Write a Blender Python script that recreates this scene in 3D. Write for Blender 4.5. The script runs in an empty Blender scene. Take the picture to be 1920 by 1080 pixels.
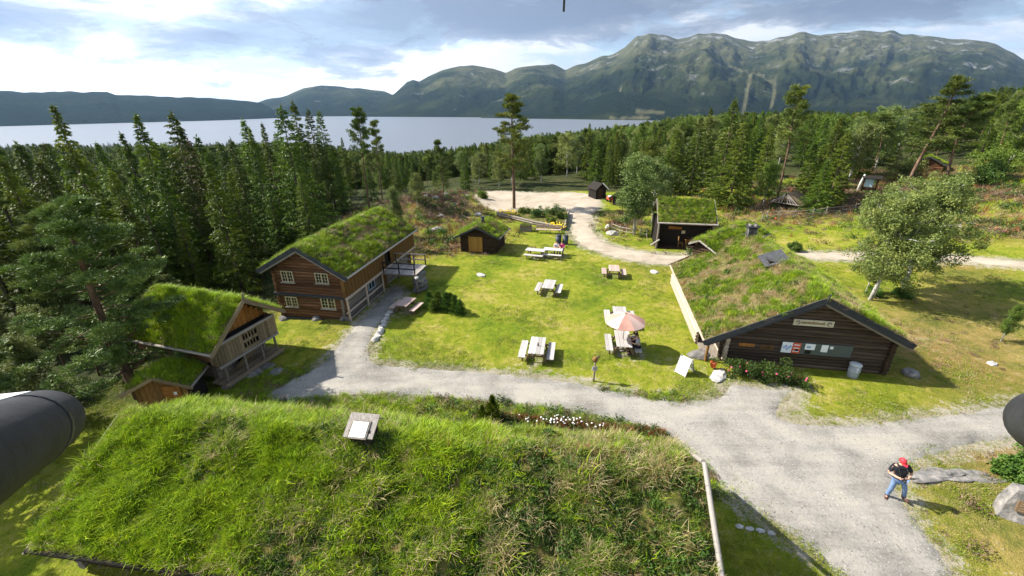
import bpy, bmesh, math, random
import numpy as np
from mathutils import Matrix, Vector, noise as mnoise
from mathutils.geometry import delaunay_2d_cdt
random.seed(7)
rng = np.random.default_rng(7)
sc = bpy.context.scene
COL = sc.collection
R = math.radians

# ------------------------------------------------------------------ camera
CAM_H = 14.0
PITCH, ROLL, FPX = R(23.4), R(-0.6), 800.0
cam_d = bpy.data.cameras.new('camera')
cam_d.sensor_width = 36.0
cam_d.lens = 15.0
cam_d.clip_start = 0.05
cam_d.clip_end = 60000.0
cam = bpy.data.objects.new('camera', cam_d)
COL.objects.link(cam)
cam.matrix_world = Matrix.Translation((0, 0, CAM_H)) @ Matrix.Rotation(math.pi / 2 - PITCH, 4, 'X') @ Matrix.Rotation(ROLL, 4, 'Z')
sc.camera = cam

# ------------------------------------------------------------------ sun and sky
SUN_EL, SUN_AZ = R(41.0), R(-14.0)
sun_dir = Vector((math.cos(SUN_EL) * math.cos(SUN_AZ), math.cos(SUN_EL) * math.sin(SUN_AZ), -math.sin(SUN_EL)))
sun_d = bpy.data.lights.new('sun', 'SUN')
sun_d.energy = 5.0
sun_d.angle = R(0.53)
sun_d.color = (1.0, 0.95, 0.86)
sun = bpy.data.objects.new('sun', sun_d)
COL.objects.link(sun)
sun.rotation_euler = sun_dir.to_track_quat('-Z', 'Y').to_euler()
sun.location = (-60, 20, 80)


def nd(nt, t, **kw):
    n = nt.nodes.new(t)
    for k, v in kw.items():
        if k == 'ins':
            for i, val in v.items():
                if isinstance(val, bpy.types.NodeSocket):
                    nt.links.new(val, n.inputs[i])
                else:
                    n.inputs[i].default_value = val
        else:
            setattr(n, k, v)
    return n


def ramp(nt, fac, stops, interp='LINEAR'):
    n = nt.nodes.new('ShaderNodeValToRGB')
    cr = n.color_ramp
    cr.interpolation = interp
    while len(cr.elements) < len(stops):
        cr.elements.new(0.5)
    for e, (p, c) in zip(cr.elements, stops):
        e.position = p
        e.color = (c[0], c[1], c[2], 1) if hasattr(c, '__len__') else (c, c, c, 1)
    if fac is not None:
        nt.links.new(fac, n.inputs[0])
    return n.outputs[0]


def math_n(nt, op, a, b=None, c=None, clamp=False):
    n = nt.nodes.new('ShaderNodeMath')
    n.operation = op
    n.use_clamp = clamp
    for i, v in enumerate((a, b, c)):
        if v is None:
            continue
        if isinstance(v, bpy.types.NodeSocket):
            nt.links.new(v, n.inputs[i])
        else:
            n.inputs[i].default_value = v
    return n.outputs[0]


def mixc(nt, fac, a, b, blend='MIX'):
    n = nt.nodes.new('ShaderNodeMix')
    n.data_type = 'RGBA'
    n.blend_type = blend
    for i, v in ((0, fac), (6, a), (7, b)):
        if isinstance(v, bpy.types.NodeSocket):
            nt.links.new(v, n.inputs[i])
        elif i == 0:
            n.inputs[0].default_value = v
        else:
            n.inputs[i].default_value = (v[0], v[1], v[2], 1)
    return n.outputs[2]


world = bpy.data.worlds.new('World')
sc.world = world
world.use_nodes = True
wn = world.node_tree
wn.nodes.clear()
sky = nd(wn, 'ShaderNodeTexSky', sky_type='NISHITA', sun_disc=False, sun_elevation=SUN_EL,
         sun_rotation=math.atan2(-sun_dir.x, -sun_dir.y), altitude=400, air_density=1.0, dust_density=1.0)
tc = nd(wn, 'ShaderNodeTexCoord')
sep = nd(wn, 'ShaderNodeSeparateXYZ', ins={0: tc.outputs['Generated']})
# cloud cover: soft noise on the sky directions, flattened towards the horizon
flat = nd(wn, 'ShaderNodeMapping', ins={0: tc.outputs['Generated'], 1: (3.1, 1.7, 0.4), 3: (1.0, 1.0, 3.6)})
nA = nd(wn, 'ShaderNodeTexNoise', ins={'Vector': flat.outputs[0], 'Scale': 4.6, 'Detail': 11.0, 'Roughness': 0.64, 'Distortion': 0.35})
flat2 = nd(wn, 'ShaderNodeMapping', ins={0: tc.outputs['Generated'], 1: (7.3, 4.2, 1.9), 3: (1.0, 1.0, 4.2)})
nB = nd(wn, 'ShaderNodeTexNoise', ins={'Vector': flat2.outputs[0], 'Scale': 4.2, 'Detail': 10.0, 'Roughness': 0.63, 'Distortion': 0.25})


def cloud_bank(az, el, waz, wel, amp):
    """A broad bank of cloud round one compass bearing (degrees from +Y, clockwise)."""
    a, e = R(az), R(el)
    c = (math.sin(a) * math.cos(e), math.cos(a) * math.cos(e), math.sin(e))
    d = nd(wn, 'ShaderNodeVectorMath', operation='SUBTRACT', ins={0: tc.outputs['Generated'], 1: c})
    d = nd(wn, 'ShaderNodeMapping', ins={0: d.outputs[0], 2: (0, 0, a), 3: (1 / waz, 1 / waz, 1 / wel)}, vector_type='POINT')
    l = nd(wn, 'ShaderNodeVectorMath', operation='LENGTH', ins={0: d.outputs[0]})
    g = math_n(wn, 'POWER', 2.718, math_n(wn, 'MULTIPLY', math_n(wn, 'MULTIPLY', l.outputs['Value'], l.outputs['Value']), -1.0))
    return math_n(wn, 'MULTIPLY', g, amp)


banks = None
for b in [(-3, 9.6, 0.32, 0.05, 0.55), (22, 10.8, 0.28, 0.042, 0.36), (40, 8.2, 0.24, 0.035, 0.48), (-30, 6.2, 0.13, 0.026, 0.52),
          (-49, 7.0, 0.10, 0.026, 0.52), (-39, 11.0, 0.16, 0.02, 0.26), (2, 2.2, 0.7, 0.035, -0.16), (30, 3.5, 0.6, 0.04, -0.10)]:
    o_ = cloud_bank(*b)
    banks = o_ if banks is None else math_n(wn, 'ADD', banks, o_)
dens = math_n(wn, 'ADD', math_n(wn, 'ADD', math_n(wn, 'MULTIPLY', nB.outputs[0], 1.5), -0.27), banks)
dark = ramp(wn, dens, [(0.50, 0.0), (0.58, 0.55), (0.70, 0.85), (0.95, 1.0)])
cover_h = ramp(wn, sep.outputs[2], [(0.0, 0.30), (0.25, 0.16), (0.7, -0.02)])
cover = ramp(wn, math_n(wn, 'ADD', nA.outputs[0], cover_h), [(0.54, 0.0), (0.70, 1.0)])
cloud_white = ramp(wn, nA.outputs[0], [(0.36, (0.46, 0.56, 0.74)), (0.48, (0.86, 0.90, 0.97)), (0.60, (1.0, 1.0, 1.0))])
cloud_col = mixc(wn, dark, cloud_white, (0.22, 0.265, 0.36))
sund = nd(wn, 'ShaderNodeVectorMath', operation='DOT_PRODUCT', ins={0: tc.outputs['Generated'], 1: tuple(-sun_dir)})
glow = math_n(wn, 'ADD', 0.50, math_n(wn, 'MULTIPLY', math_n(wn, 'POWER', math_n(wn, 'MAXIMUM', sund.outputs['Value'], 0.0), 1.5), 0.8))
cloud_bg = nd(wn, 'ShaderNodeBackground', ins={0: cloud_col, 1: glow})
sky_bg = nd(wn, 'ShaderNodeBackground', ins={0: sky.outputs[0], 1: 0.10})
mx = nd(wn, 'ShaderNodeMixShader', ins={0: math_n(wn, 'MAXIMUM', cover, math_n(wn, 'MULTIPLY', dark, 0.9)), 1: sky_bg.outputs[0], 2: cloud_bg.outputs[0]})
wo = nd(wn, 'ShaderNodeOutputWorld', ins={0: mx.outputs[0]})

vs = sc.view_settings
vs.view_transform = 'Standard'
vs.look = 'None'
vs.exposure = 1.08
vs.gamma = 1.0
vs.use_curve_mapping = False
sc.cycles.use_denoising = True
sc.cycles.max_bounces = 6
sc.cycles.diffuse_bounces = 3
sc.cycles.glossy_bounces = 2
sc.cycles.transmission_bounces = 4
sc.cycles.transparent_max_bounces = 8
sc.cycles.volume_bounces = 0
sc.cycles.caustics_reflective = False
sc.cycles.caustics_refractive = False
sc.cycles.sample_clamp_indirect = 4.0

# ------------------------------------------------------------------ ground shape and measuring helpers
_cp, _sp, _cr, _sr = math.cos(PITCH), math.sin(PITCH), math.cos(ROLL), math.sin(ROLL)
LAKE_Z = -72.0


def softplus(v, k=1.0):
    v = np.asarray(v, dtype=float) / k
    return k * np.where(v > 30, v, np.log1p(np.exp(np.minimum(v, 30))))


def terr(x, y):
    x = np.asarray(x, dtype=float)
    y = np.asarray(y, dtype=float)
    z = -7.0 * (1 - np.exp(-0.11 * softplus(-12.5 - x, 1.5) / 7.0))
    z = z - 0.066 * softplus(y - 78 - 0.5 * np.clip(x, 0, 120), 5.0)
    z = z + 24.0 * (1 - np.exp(-0.085 * softplus(x - 34, 4.0) / 24.0)) * np.clip(1.2 - np.abs(y - 60) / 900.0, 0, 1)
    z = z - 0.036 * softplus(y - 100, 12.0) * np.exp(-((x / np.maximum(y, 1.0) + 0.14) / 0.20) ** 2)
    # heath knoll left of the parking ground
    z = z + 1.9 * np.exp(-(((x + 15) / 7.5) ** 2 + ((y - 60) / 9.0) ** 2))
    z = z + 0.8 * np.exp(-(((x + 9) / 5.0) ** 2 + ((y - 66) / 6.0) ** 2))
    # small undulations away from the yard
    w = np.clip((np.hypot(x - 4, y - 26) - 30) / 30, 0, 1)
    z = z + w * (0.35 * np.sin(x * 0.21 + 1.3) * np.sin(y * 0.17) + 0.2 * np.sin(x * 0.5 + y * 0.37))
    z = np.maximum(z, -86.0)
    return z


def tz(x, y):
    return float(terr(x, y))


def pray(px, py):
    a, b = px - 960, py - 540
    u, v = a * _cr + b * _sr, -a * _sr + b * _cr
    return (u / FPX, _cp - v / FPX * _sp, -(v / FPX * _cp + _sp))


def G(px, py, z=None):
    """Where the sight line through a measured point of the photograph meets the ground (or the level z)."""
    r = pray(px, py)
    if z is not None:
        t = (CAM_H - z) / -r[2]
        return Vector((r[0] * t, r[1] * t, z))
    zz = 0.0
    for _ in range(25):
        t = (CAM_H - zz) / -min(r[2], -1e-4)
        zz = 0.5 * zz + 0.5 * tz(r[0] * t, r[1] * t)
    return Vector((r[0] * t, r[1] * t, tz(r[0] * t, r[1] * t)))


def projpx(x, y, z):
    dz = z - CAM_H
    d = y * _cp - dz * _sp
    up = y * _sp + dz * _cp
    a, b = FPX * x / d, -FPX * up / d
    return (960 + a * _cr - b * _sr, 540 + a * _sr + b * _cr)


def top_height(x, y, z, py):
    """Height above z at which a thing standing at x, y reaches picture row py."""
    lo, hi = 0.2, 60.0
    for _ in range(30):
        m = (lo + hi) / 2
        if projpx(x, y, z + m)[1] > py:
            lo = m
        else:
            hi = m
    return lo


# ------------------------------------------------------------------ object helpers
def prop(o, label=None, cat=None, group=None, kind=None):
    if label:
        o['label'] = label
    if cat:
        o['category'] = cat
    if group:
        o['group'] = group
    if kind:
        o['kind'] = kind
    return o


def thing(name, label, cat, loc=(0, 0, 0), rz=0.0, group=None):
    o = bpy.data.objects.new(name, None)
    o.empty_display_size = 0.3
    COL.objects.link(o)
    o.location = loc
    o.rotation_euler = (0, 0, rz)
    return prop(o, label, cat, group)


def link(name, me, parent=None, mats=None, loc=None, rot=None, scale=None):
    o = bpy.data.objects.new(name, me)
    if mats is not None:
        me.materials.clear()
        for m in (mats if isinstance(mats, (list, tuple)) else [mats]):
            me.materials.append(m)
    COL.objects.link(o)
    if parent is not None:
        o.parent = parent
    if loc is not None:
        o.location = loc
    if rot is not None:
        o.rotation_euler = rot
    if scale is not None:
        o.scale = scale
    return o


def copy_tree(o, parent=None, label=None, group=None):
    c = o.copy()
    COL.objects.link(c)
    c.parent = parent
    if label:
        c['label'] = label
    if group:
        c['group'] = group
    for ch in o.children:
        copy_tree(ch, c)
    return c


class MB:
    """Collects boxes, bars and tubes and builds them as one mesh."""

    def __init__(s):
        s.v, s.f, s.m, s.sm = [], [], [], []

    def add(s, vs, fs, mi=0, smooth=False):
        n = len(s.v)
        s.v += [tuple(p) for p in vs]
        s.f += [tuple(i + n for i in f) for f in fs]
        s.m += [mi] * len(fs)
        s.sm += [smooth] * len(fs)
        return s

    def box(s, c, d, rot=None, mi=0, bev=0.0):
        x, y, z = d[0] / 2, d[1] / 2, d[2] / 2
        if bev:
            b = bev
            pts = []
            for sx in (-1, 1):
                for sy in (-1, 1):
                    for sz in (-1, 1):
                        pts += [(sx * (x - b), sy * (y - b), sz * z), (sx * (x - b), sy * y, sz * (z - b)), (sx * x, sy * (y - b), sz * (z - b))]
            bm = bmesh.new()
            for p in pts:
                bm.verts.new(p)
            bmesh.ops.convex_hull(bm, input=bm.verts)
            bm.verts.index_update()
            vs = [Vector(v.co) for v in bm.verts]
            fs = [[v.index for v in f.verts] for f in bm.faces]
            bm.free()
        else:
            vs = [Vector((i * x, j * y, k * z)) for i in (-1, 1) for j in (-1, 1) for k in (-1, 1)]
            fs = [(0, 1, 3, 2), (4, 6, 7, 5), (0, 4, 5, 1), (2, 3, 7, 6), (0, 2, 6, 4), (1, 5, 7, 3)]
        if rot is not None:
            vs = [rot @ v for v in vs]
        c = Vector(c)
        return s.add([v + c for v in vs], fs, mi)

    def bar(s, a, b, w, h, mi=0, up=(0, 0, 1), bev=0.0):
        a, b = Vector(a), Vector(b)
        d = b - a
        X = d.normalized()
        Z = Vector(up)
        Y = Z.cross(X)
        if Y.length < 1e-4:
            Y = Vector((0, 1, 0)).cross(X)
        Y.normalize()
        Z = X.cross(Y)
        m = Matrix((X, Y, Z)).transposed()
        return s.box((a + b) / 2, (d.length, w, h), m, mi, bev)

    def tube(s, pts, rad, n=8, mi=0, cap=True, smooth=True, jit=0.0):
        pts = [Vector(p) for p in pts]
        if not hasattr(rad, '__len__'):
            rad = [rad] * len(pts)
        vs, fs = [], []
        ref = None
        for i, p in enumerate(pts):
            d = (pts[min(i + 1, len(pts) - 1)] - pts[max(i - 1, 0)]).normalized()
            if ref is None:
                ref = d.orthogonal().normalized()
            ref = (ref - d * ref.dot(d))
            if ref.length < 1e-5:
                ref = d.orthogonal()
            ref.normalize()
            b = d.cross(ref)
            for k in range(n):
                a = 2 * math.pi * k / n
                r = rad[i] * (1 + jit * (random.random() - 0.5))
                vs.append(p + ref * math.cos(a) * r + b * math.sin(a) * r)
        for i in range(len(pts) - 1):
            for k in range(n):
                k2 = (k + 1) % n
                fs.append((i * n + k, i * n + k2, (i + 1) * n + k2, (i + 1) * n + k))
        s.add(vs, fs, mi, smooth)
        if cap:
            m = len(s.v) - len(vs)
            s.f.append(tuple(m + k for k in range(n - 1, -1, -1)))
            s.f.append(tuple(m + (len(pts) - 1) * n + k for k in range(n)))
            s.m += [mi, mi]
            s.sm += [False, False]
        return s

    def lathe(s, prof, n=16, c=(0, 0, 0), mi=0, smooth=True):
        vs, fs = [], []
        for r, z in prof:
            for k in range(n):
                a = 2 * math.pi * k / n
                vs.append((c[0] + r * math.cos(a), c[1] + r * math.sin(a), c[2] + z))
        for i in range(len(prof) - 1):
            for k in range(n):
                k2 = (k + 1) % n
                fs.append((i * n + k, i * n + k2, (i + 1) * n + k2, (i + 1) * n + k))
        fs.append(tuple(range(n - 1, -1, -1)))
        fs.append(tuple((len(prof) - 1) * n + k for k in range(n)))
        return s.add(vs, fs, mi, smooth)

    def mesh(s, name):
        me = bpy.data.meshes.new(name)
        me.from_pydata(s.v, [], s.f)
        me.polygons.foreach_set('material_index', s.m)
        me.polygons.foreach_set('use_smooth', s.sm)
        me.update()
        return me

    def build(s, name, mats, parent=None, **kw):
        return link(name, s.mesh(name), parent, mats, **kw)


def np_mesh(name, v, f, smooth=False):
    """A mesh from arrays; every face has the same number of corners."""
    v = np.asarray(v, dtype=np.float32)
    f = np.asarray(f, dtype=np.int32)
    k = f.shape[1]
    me = bpy.data.meshes.new(name)
    me.vertices.add(len(v))
    me.vertices.foreach_set('co', v.ravel())
    me.loops.add(f.size)
    me.loops.foreach_set('vertex_index', f.ravel())
    me.polygons.add(len(f))
    me.polygons.foreach_set('loop_start', np.arange(len(f), dtype=np.int32) * k)
    me.polygons.foreach_set('loop_total', np.full(len(f), k, dtype=np.int32))
    if smooth:
        me.polygons.foreach_set('use_smooth', np.ones(len(f), dtype=bool))
    me.update(calc_edges=True)
    return me


# ------------------------------------------------------------------ materials
def new_mat(name):
    m = bpy.data.materials.new(name)
    m.use_nodes = True
    nt = m.node_tree
    nt.nodes.clear()
    out = nt.nodes.new('ShaderNodeOutputMaterial')
    b = nt.nodes.new('ShaderNodeBsdfPrincipled')
    nt.links.new(b.outputs[0], out.inputs[0])
    return m, nt, b, out


def coords(nt, kind='Object', rand=True, scale=(1, 1, 1)):
    t = nd(nt, 'ShaderNodeTexCoord')
    v = t.outputs[kind]
    if rand:
        oi = nd(nt, 'ShaderNodeObjectInfo')
        r = math_n(nt, 'MULTIPLY', oi.outputs['Random'], 50.0)
        a = nd(nt, 'ShaderNodeVectorMath', operation='ADD', ins={0: v, 1: r})
        v = a.outputs[0]
    m = nd(nt, 'ShaderNodeMapping', ins={0: v, 3: scale})
    return m.outputs[0]


def mat_noise(name, stops, scale=4.0, rough=0.8, bump=0.0, bscale=30.0, stretch=(1, 1, 1), kind='Object', rand=True, detail=6.0,
              tone=0.0, spec=0.3, bdist=0.05, nrough=0.6):
    m, nt, b, out = new_mat(name)
    v = coords(nt, kind, rand, stretch)
    n = nd(nt, 'ShaderNodeTexNoise', ins={'Vector': v, 'Scale': scale, 'Detail': detail, 'Roughness': nrough})
    col = ramp(nt, n.outputs[0], stops)
    if tone:
        oi = nd(nt, 'ShaderNodeObjectInfo')
        k = nd(nt, 'ShaderNodeMapRange', ins={0: oi.outputs['Random'], 1: 0.0, 2: 1.0, 3: 1 - tone, 4: 1 + tone})
        hsv = nd(nt, 'ShaderNodeHueSaturation', ins={'Color': col, 'Value': k.outputs[0]})
        col = hsv.outputs[0]
    nt.links.new(col, b.inputs['Base Color'])
    b.inputs['Roughness'].default_value = rough
    b.inputs['Specular IOR Level'].default_value = spec
    if bump:
        n2 = nd(nt, 'ShaderNodeTexNoise', ins={'Vector': v, 'Scale': bscale, 'Detail': 5.0, 'Roughness': 0.6})
        bp = nd(nt, 'ShaderNodeBump', ins={'Strength': bump, 'Distance': bdist, 'Height': n2.outputs[0]})
        nt.links.new(bp.outputs[0], b.inputs['Normal'])
    return m


def mat_leaf(name, c0, c1, c2, trans=0.35, rough=0.55, var=0.25, scale=0.6, hue=0.02):
    """Foliage: colour varies from tree to tree and clump to clump; thin leaves let some light through."""
    m, nt, b, out = new_mat(name)
    t = nd(nt, 'ShaderNodeTexCoord')
    oi = nd(nt, 'ShaderNodeObjectInfo')
    a = nd(nt, 'ShaderNodeVectorMath', operation='ADD', ins={0: t.outputs['Object'], 1: math_n(nt, 'MULTIPLY', oi.outputs['Random'], 37.0)})
    n = nd(nt, 'ShaderNodeTexNoise', ins={'Vector': a.outputs[0], 'Scale': scale, 'Detail': 4.0, 'Roughness': 0.65})
    col = ramp(nt, n.outputs[0], [(0.3, c0), (0.5, c1), (0.72, c2)])
    k = nd(nt, 'ShaderNodeMapRange', ins={0: oi.outputs['Random'], 3: 1 - var, 4: 1 + var})
    h = nd(nt, 'ShaderNodeMapRange', ins={0: math_n(nt, 'FRACT', math_n(nt, 'MULTIPLY', oi.outputs['Random'], 7.31)), 3: 0.5 - hue, 4: 0.5 + hue})
    hsv = nd(nt, 'ShaderNodeHueSaturation', ins={'Hue': h.outputs[0], 'Color': col, 'Value': k.outputs[0]})
    nt.links.new(hsv.outputs[0], b.inputs['Base Color'])
    b.inputs['Roughness'].default_value = rough
    b.inputs['Specular IOR Level'].default_value = 0.25
    tr = nd(nt, 'ShaderNodeBsdfTranslucent', ins={0: hsv.outputs[0]})
    mxs = nd(nt, 'ShaderNodeMixShader', ins={0: trans, 1: b.outputs[0], 2: tr.outputs[0]})
    nt.links.new(mxs.outputs[0], out.inputs[0])
    return m


def mat_plain(name, c, rough=0.6, metal=0.0, spec=0.4):
    return mat_noise(name, [(0.3, [v * 0.88 for v in c]), (0.7, [min(1, v * 1.08) for v in c])], scale=3.0, rough=rough, spec=spec)

# ================================================================== the setting: ground, lake, mountains, paths
def catmull(pts, closed=True, step=0.3):
    out = []
    n = len(pts)
    for i in range(n if closed else n - 1):
        p0, p1, p2, p3 = (pts[(i + k) % n] if closed else pts[min(max(i + k, 0), n - 1)] for k in (-1, 0, 1, 2))
        L = (p2 - p1).length
        m = max(1, int(L / step))
        for j in range(m):
            t = j / m
            out.append(0.5 * ((2 * p1) + (p2 - p0) * t + (2 * p0 - 5 * p1 + 4 * p2 - p3) * t * t + (3 * p1 - p0 - 3 * p2 + p3) * t ** 3))
    return out


def poly_px(pts):
    return [Vector(G(*p)[:2]) for p in pts]


ROAD_PX = [(738, 538), (702, 575), (672, 605), (640, 642), (605, 680), (560, 706), (505, 735), (520, 752), (640, 742), (760, 742), (860, 749), (960, 757), (1040, 768),
           (1120, 781), (1190, 797), (1240, 816), (1285, 842), (1322, 868), (1345, 905), (1400, 950), (1480, 1002), (1530, 1042), (1590, 1100), (1660, 1200),
           (1900, 1220), (1800, 1090), (1756, 1030), (1718, 980), (1692, 935), (1680, 902), (1700, 876), (1740, 857), (1800, 838), (1860, 827), (1920, 820), (2060, 806),
           (2060, 734), (1920, 755), (1850, 766), (1790, 776), (1720, 784), (1640, 792), (1560, 797), (1500, 795), (1455, 778), (1470, 745), (1500, 722), (1470, 728), (1420, 726),
           (1375, 722), (1350, 744), (1280, 752), (1210, 744), (1140, 731), (1080, 717), (1000, 707), (900, 698), (800, 690), (740, 686), (702, 680), (692, 660),
           (700, 622), (722, 590), (744, 562), (757, 545)]
LANE_PX = [(884, 366), (910, 360), (960, 359), (1060, 361), (1118, 366), (1122, 385), (1111, 405), (1107, 425), (1122, 447), (1152, 462), (1200, 472), (1260, 478), (1330, 476),
           (1420, 474), (1500, 473), (1620, 473), (1700, 478), (1800, 479), (1920, 490), (2100, 505), (2100, 522), (1920, 503), (1800, 491), (1700, 488), (1600, 487), (1510, 486),
           (1400, 490), (1280, 495), (1220, 493), (1150, 481), (1097, 463), (1072, 440), (1070, 412), (1050, 397), (1000, 390), (940, 397), (912, 386)]
ROAD = poly_px(ROAD_PX)
LANE = poly_px(LANE_PX)


def in_poly(pts, x, y):
    """Vectorised point-in-polygon."""
    x = np.asarray(x)
    y = np.asarray(y)
    ins = np.zeros(x.shape, dtype=bool)
    n = len(pts)
    for i in range(n):
        a, b = pts[i], pts[(i + 1) % n]
        if a[1] == b[1]:
            continue
        c = ((a[1] > y) != (b[1] > y)) & (x < (b[0] - a[0]) * (y - a[1]) / (b[1] - a[1]) + a[0])
        ins ^= c
    return ins


def edge_dist(ring, x, y):
    d = np.full(x.shape, 1e9)
    for i in range(len(ring)):
        a, b2 = ring[i], ring[(i + 1) % len(ring)]
        vx, vy = b2.x - a.x, b2.y - a.y
        t = np.clip(((x - a.x) * vx + (y - a.y) * vy) / (vx * vx + vy * vy + 1e-9), 0, 1)
        d = np.minimum(d, np.hypot(x - a.x - t * vx, y - a.y - t * vy))
    return d


def vnoise(x, y, s, seed=0):
    return np.array([mnoise.noise(Vector((a * s + seed * 17.3, b * s - seed * 5.1, seed * 3.7))) for a, b in zip(np.ravel(x), np.ravel(y))]).reshape(np.shape(x))


def sheet(name, pts, mat, lift=0.03, step=0.16, jit=0.12, grid=0.7, parent=None):
    """A thin, uneven layer lying on the ground inside an outline; its ragged rim dips into the soil."""
    ring = catmull(pts, True, step)
    out = []
    n = len(ring)
    for i, p in enumerate(ring):
        t = (ring[(i + 1) % n] - ring[i - 1])
        nrm = Vector((t.y, -t.x)).normalized()
        k = jit * (mnoise.noise(Vector((p.x * 1.1, p.y * 1.1, 3))) + 0.7 * mnoise.noise(Vector((p.x * 3.7, p.y * 3.7, 9))))
        out.append(p + nrm * k)
    xs = [p.x for p in out]
    ys = [p.y for p in out]
    gx, gy = np.meshgrid(np.arange(min(xs), max(xs), grid), np.arange(min(ys), max(ys), grid))
    gx = gx + rng.uniform(-0.2, 0.2, gx.shape) * grid
    gy = gy + rng.uniform(-0.2, 0.2, gy.shape) * grid
    m = in_poly(out, gx, gy)
    pts2 = [Vector((a, b)) for a, b in zip(gx[m], gy[m])]
    allp = out + pts2
    res = delaunay_2d_cdt(allp, [], [list(range(n))], 1, 1e-4)
    vs, fs = res[0], res[2]
    orig = res[3]
    co = []
    for p, og in zip(vs, orig):
        rim = any(o < n for o in og)
        z = tz(p.x, p.y)
        wob = 0.012 * mnoise.noise(Vector((p.x * 0.8, p.y * 0.8, 1)))
        co.append((p.x, p.y, z + (-0.035 if rim else lift + wob)))
    me = bpy.data.meshes.new(name)
    me.from_pydata(co, [], [list(f) for f in fs])
    me.polygons.foreach_set('use_smooth', [True] * len(me.polygons))
    me.update()
    bm = bmesh.new()
    bm.from_mesh(me)
    bmesh.ops.recalc_face_normals(bm, faces=bm.faces)
    if sum(f.normal.z for f in bm.faces) < 0:
        bmesh.ops.reverse_faces(bm, faces=bm.faces)
    bm.to_mesh(me)
    bm.free()
    vx = np.array([v.co.x for v in me.vertices])
    vy = np.array([v.co.y for v in me.vertices])
    dd_ = edge_dist(pts, vx, vy)
    ra = me.attributes.new('rut', 'FLOAT', 'POINT')
    ra.data.foreach_set('value', (np.exp(-((dd_ - 0.95) / 0.28) ** 2) + 0.8 * np.exp(-((dd_ - 2.3) / 0.3) ** 2)).astype(np.float32))
    o = link(name, me, parent, mat)
    return o


# ---- ground material: lawn turf, dry moor, heather and bare forest floor, chosen by what grows there
def ground_material():
    m, nt, b, out = new_mat('ground_turf')
    t = nd(nt, 'ShaderNodeTexCoord')
    P = t.outputs['Object']
    at = nd(nt, 'ShaderNodeAttribute', attribute_name='cover')
    sp = nd(nt, 'ShaderNodeSeparateColor', ins={0: at.outputs['Color']})
    big = nd(nt, 'ShaderNodeTexNoise', ins={'Vector': P, 'Scale': 0.22, 'Detail': 5.0, 'Roughness': 0.62})
    mid = nd(nt, 'ShaderNodeTexNoise', ins={'Vector': P, 'Scale': 1.6, 'Detail': 6.0, 'Roughness': 0.68})
    fin = nd(nt, 'ShaderNodeTexNoise', ins={'Vector': P, 'Scale': 11.0, 'Detail': 4.0, 'Roughness': 0.7})
    f1 = math_n(nt, 'ADD', math_n(nt, 'MULTIPLY', big.outputs[0], 0.5), math_n(nt, 'ADD', math_n(nt, 'MULTIPLY', mid.outputs[0], 0.32), math_n(nt, 'MULTIPLY', fin.outputs[0], 0.22)))
    lawn = ramp(nt, f1, [(0.38, (0.07, 0.12, 0.008)), (0.47, (0.15, 0.20, 0.012)), (0.54, (0.24, 0.255, 0.022)), (0.62, (0.36, 0.30, 0.075))])
    dry = ramp(nt, f1, [(0.38, (0.085, 0.105, 0.02)), (0.48, (0.20, 0.165, 0.045)), (0.56, (0.30, 0.20, 0.075)), (0.66, (0.36, 0.27, 0.13))])
    heath = ramp(nt, f1, [(0.38, (0.05, 0.06, 0.015)), (0.47, (0.16, 0.15, 0.03)), (0.55, (0.22, 0.12, 0.045)), (0.64, (0.28, 0.22, 0.12))])
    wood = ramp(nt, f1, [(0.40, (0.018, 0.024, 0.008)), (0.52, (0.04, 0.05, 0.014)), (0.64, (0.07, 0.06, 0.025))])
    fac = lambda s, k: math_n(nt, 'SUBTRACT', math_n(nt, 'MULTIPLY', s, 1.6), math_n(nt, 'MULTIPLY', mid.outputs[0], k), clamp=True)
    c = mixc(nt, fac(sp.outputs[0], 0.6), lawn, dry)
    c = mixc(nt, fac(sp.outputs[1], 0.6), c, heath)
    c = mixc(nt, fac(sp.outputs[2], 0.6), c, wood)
    ba = nd(nt, 'ShaderNodeAttribute', attribute_name='worn')
    bare = ramp(nt, f1, [(0.38, (0.20, 0.17, 0.12)), (0.52, (0.34, 0.30, 0.22)), (0.64, (0.42, 0.38, 0.30))])
    wf_ = math_n(nt, 'ADD', math_n(nt, 'MULTIPLY', ba.outputs['Fac'], 1.5), math_n(nt, 'MULTIPLY', math_n(nt, 'SUBTRACT', math_n(nt, 'ADD', mid.outputs[0], fin.outputs[0]), 1.0), 3.2))
    c = mixc(nt, ramp(nt, wf_, [(0.55, 0.0), (0.95, 1.0)]), c, bare)
    nt.links.new(c, b.inputs['Base Color'])
    b.inputs['Roughness'].default_value = 0.95
    b.inputs['Specular IOR Level'].default_value = 0.1
    h = math_n(nt, 'ADD', fin.outputs[0], mid.outputs[0])
    bp = nd(nt, 'ShaderNodeBump', ins={'Strength': 0.9, 'Distance': 0.12, 'Height': h})
    nt.links.new(bp.outputs[0], b.inputs['Normal'])
    return m


def axis(lo, hi, step, far_lo, far_hi, k=1.22):
    core = list(np.arange(lo, hi + step / 2, step))
    a, s = [], step
    p = lo
    while p > far_lo:
        s *= k
        p -= s
        a.append(max(p, far_lo))
    b, s = [], step
    p = hi
    while p < far_hi:
        s *= k
        p += s
        b.append(min(p, far_hi))
    return np.array(a[::-1] + core + b)


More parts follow.
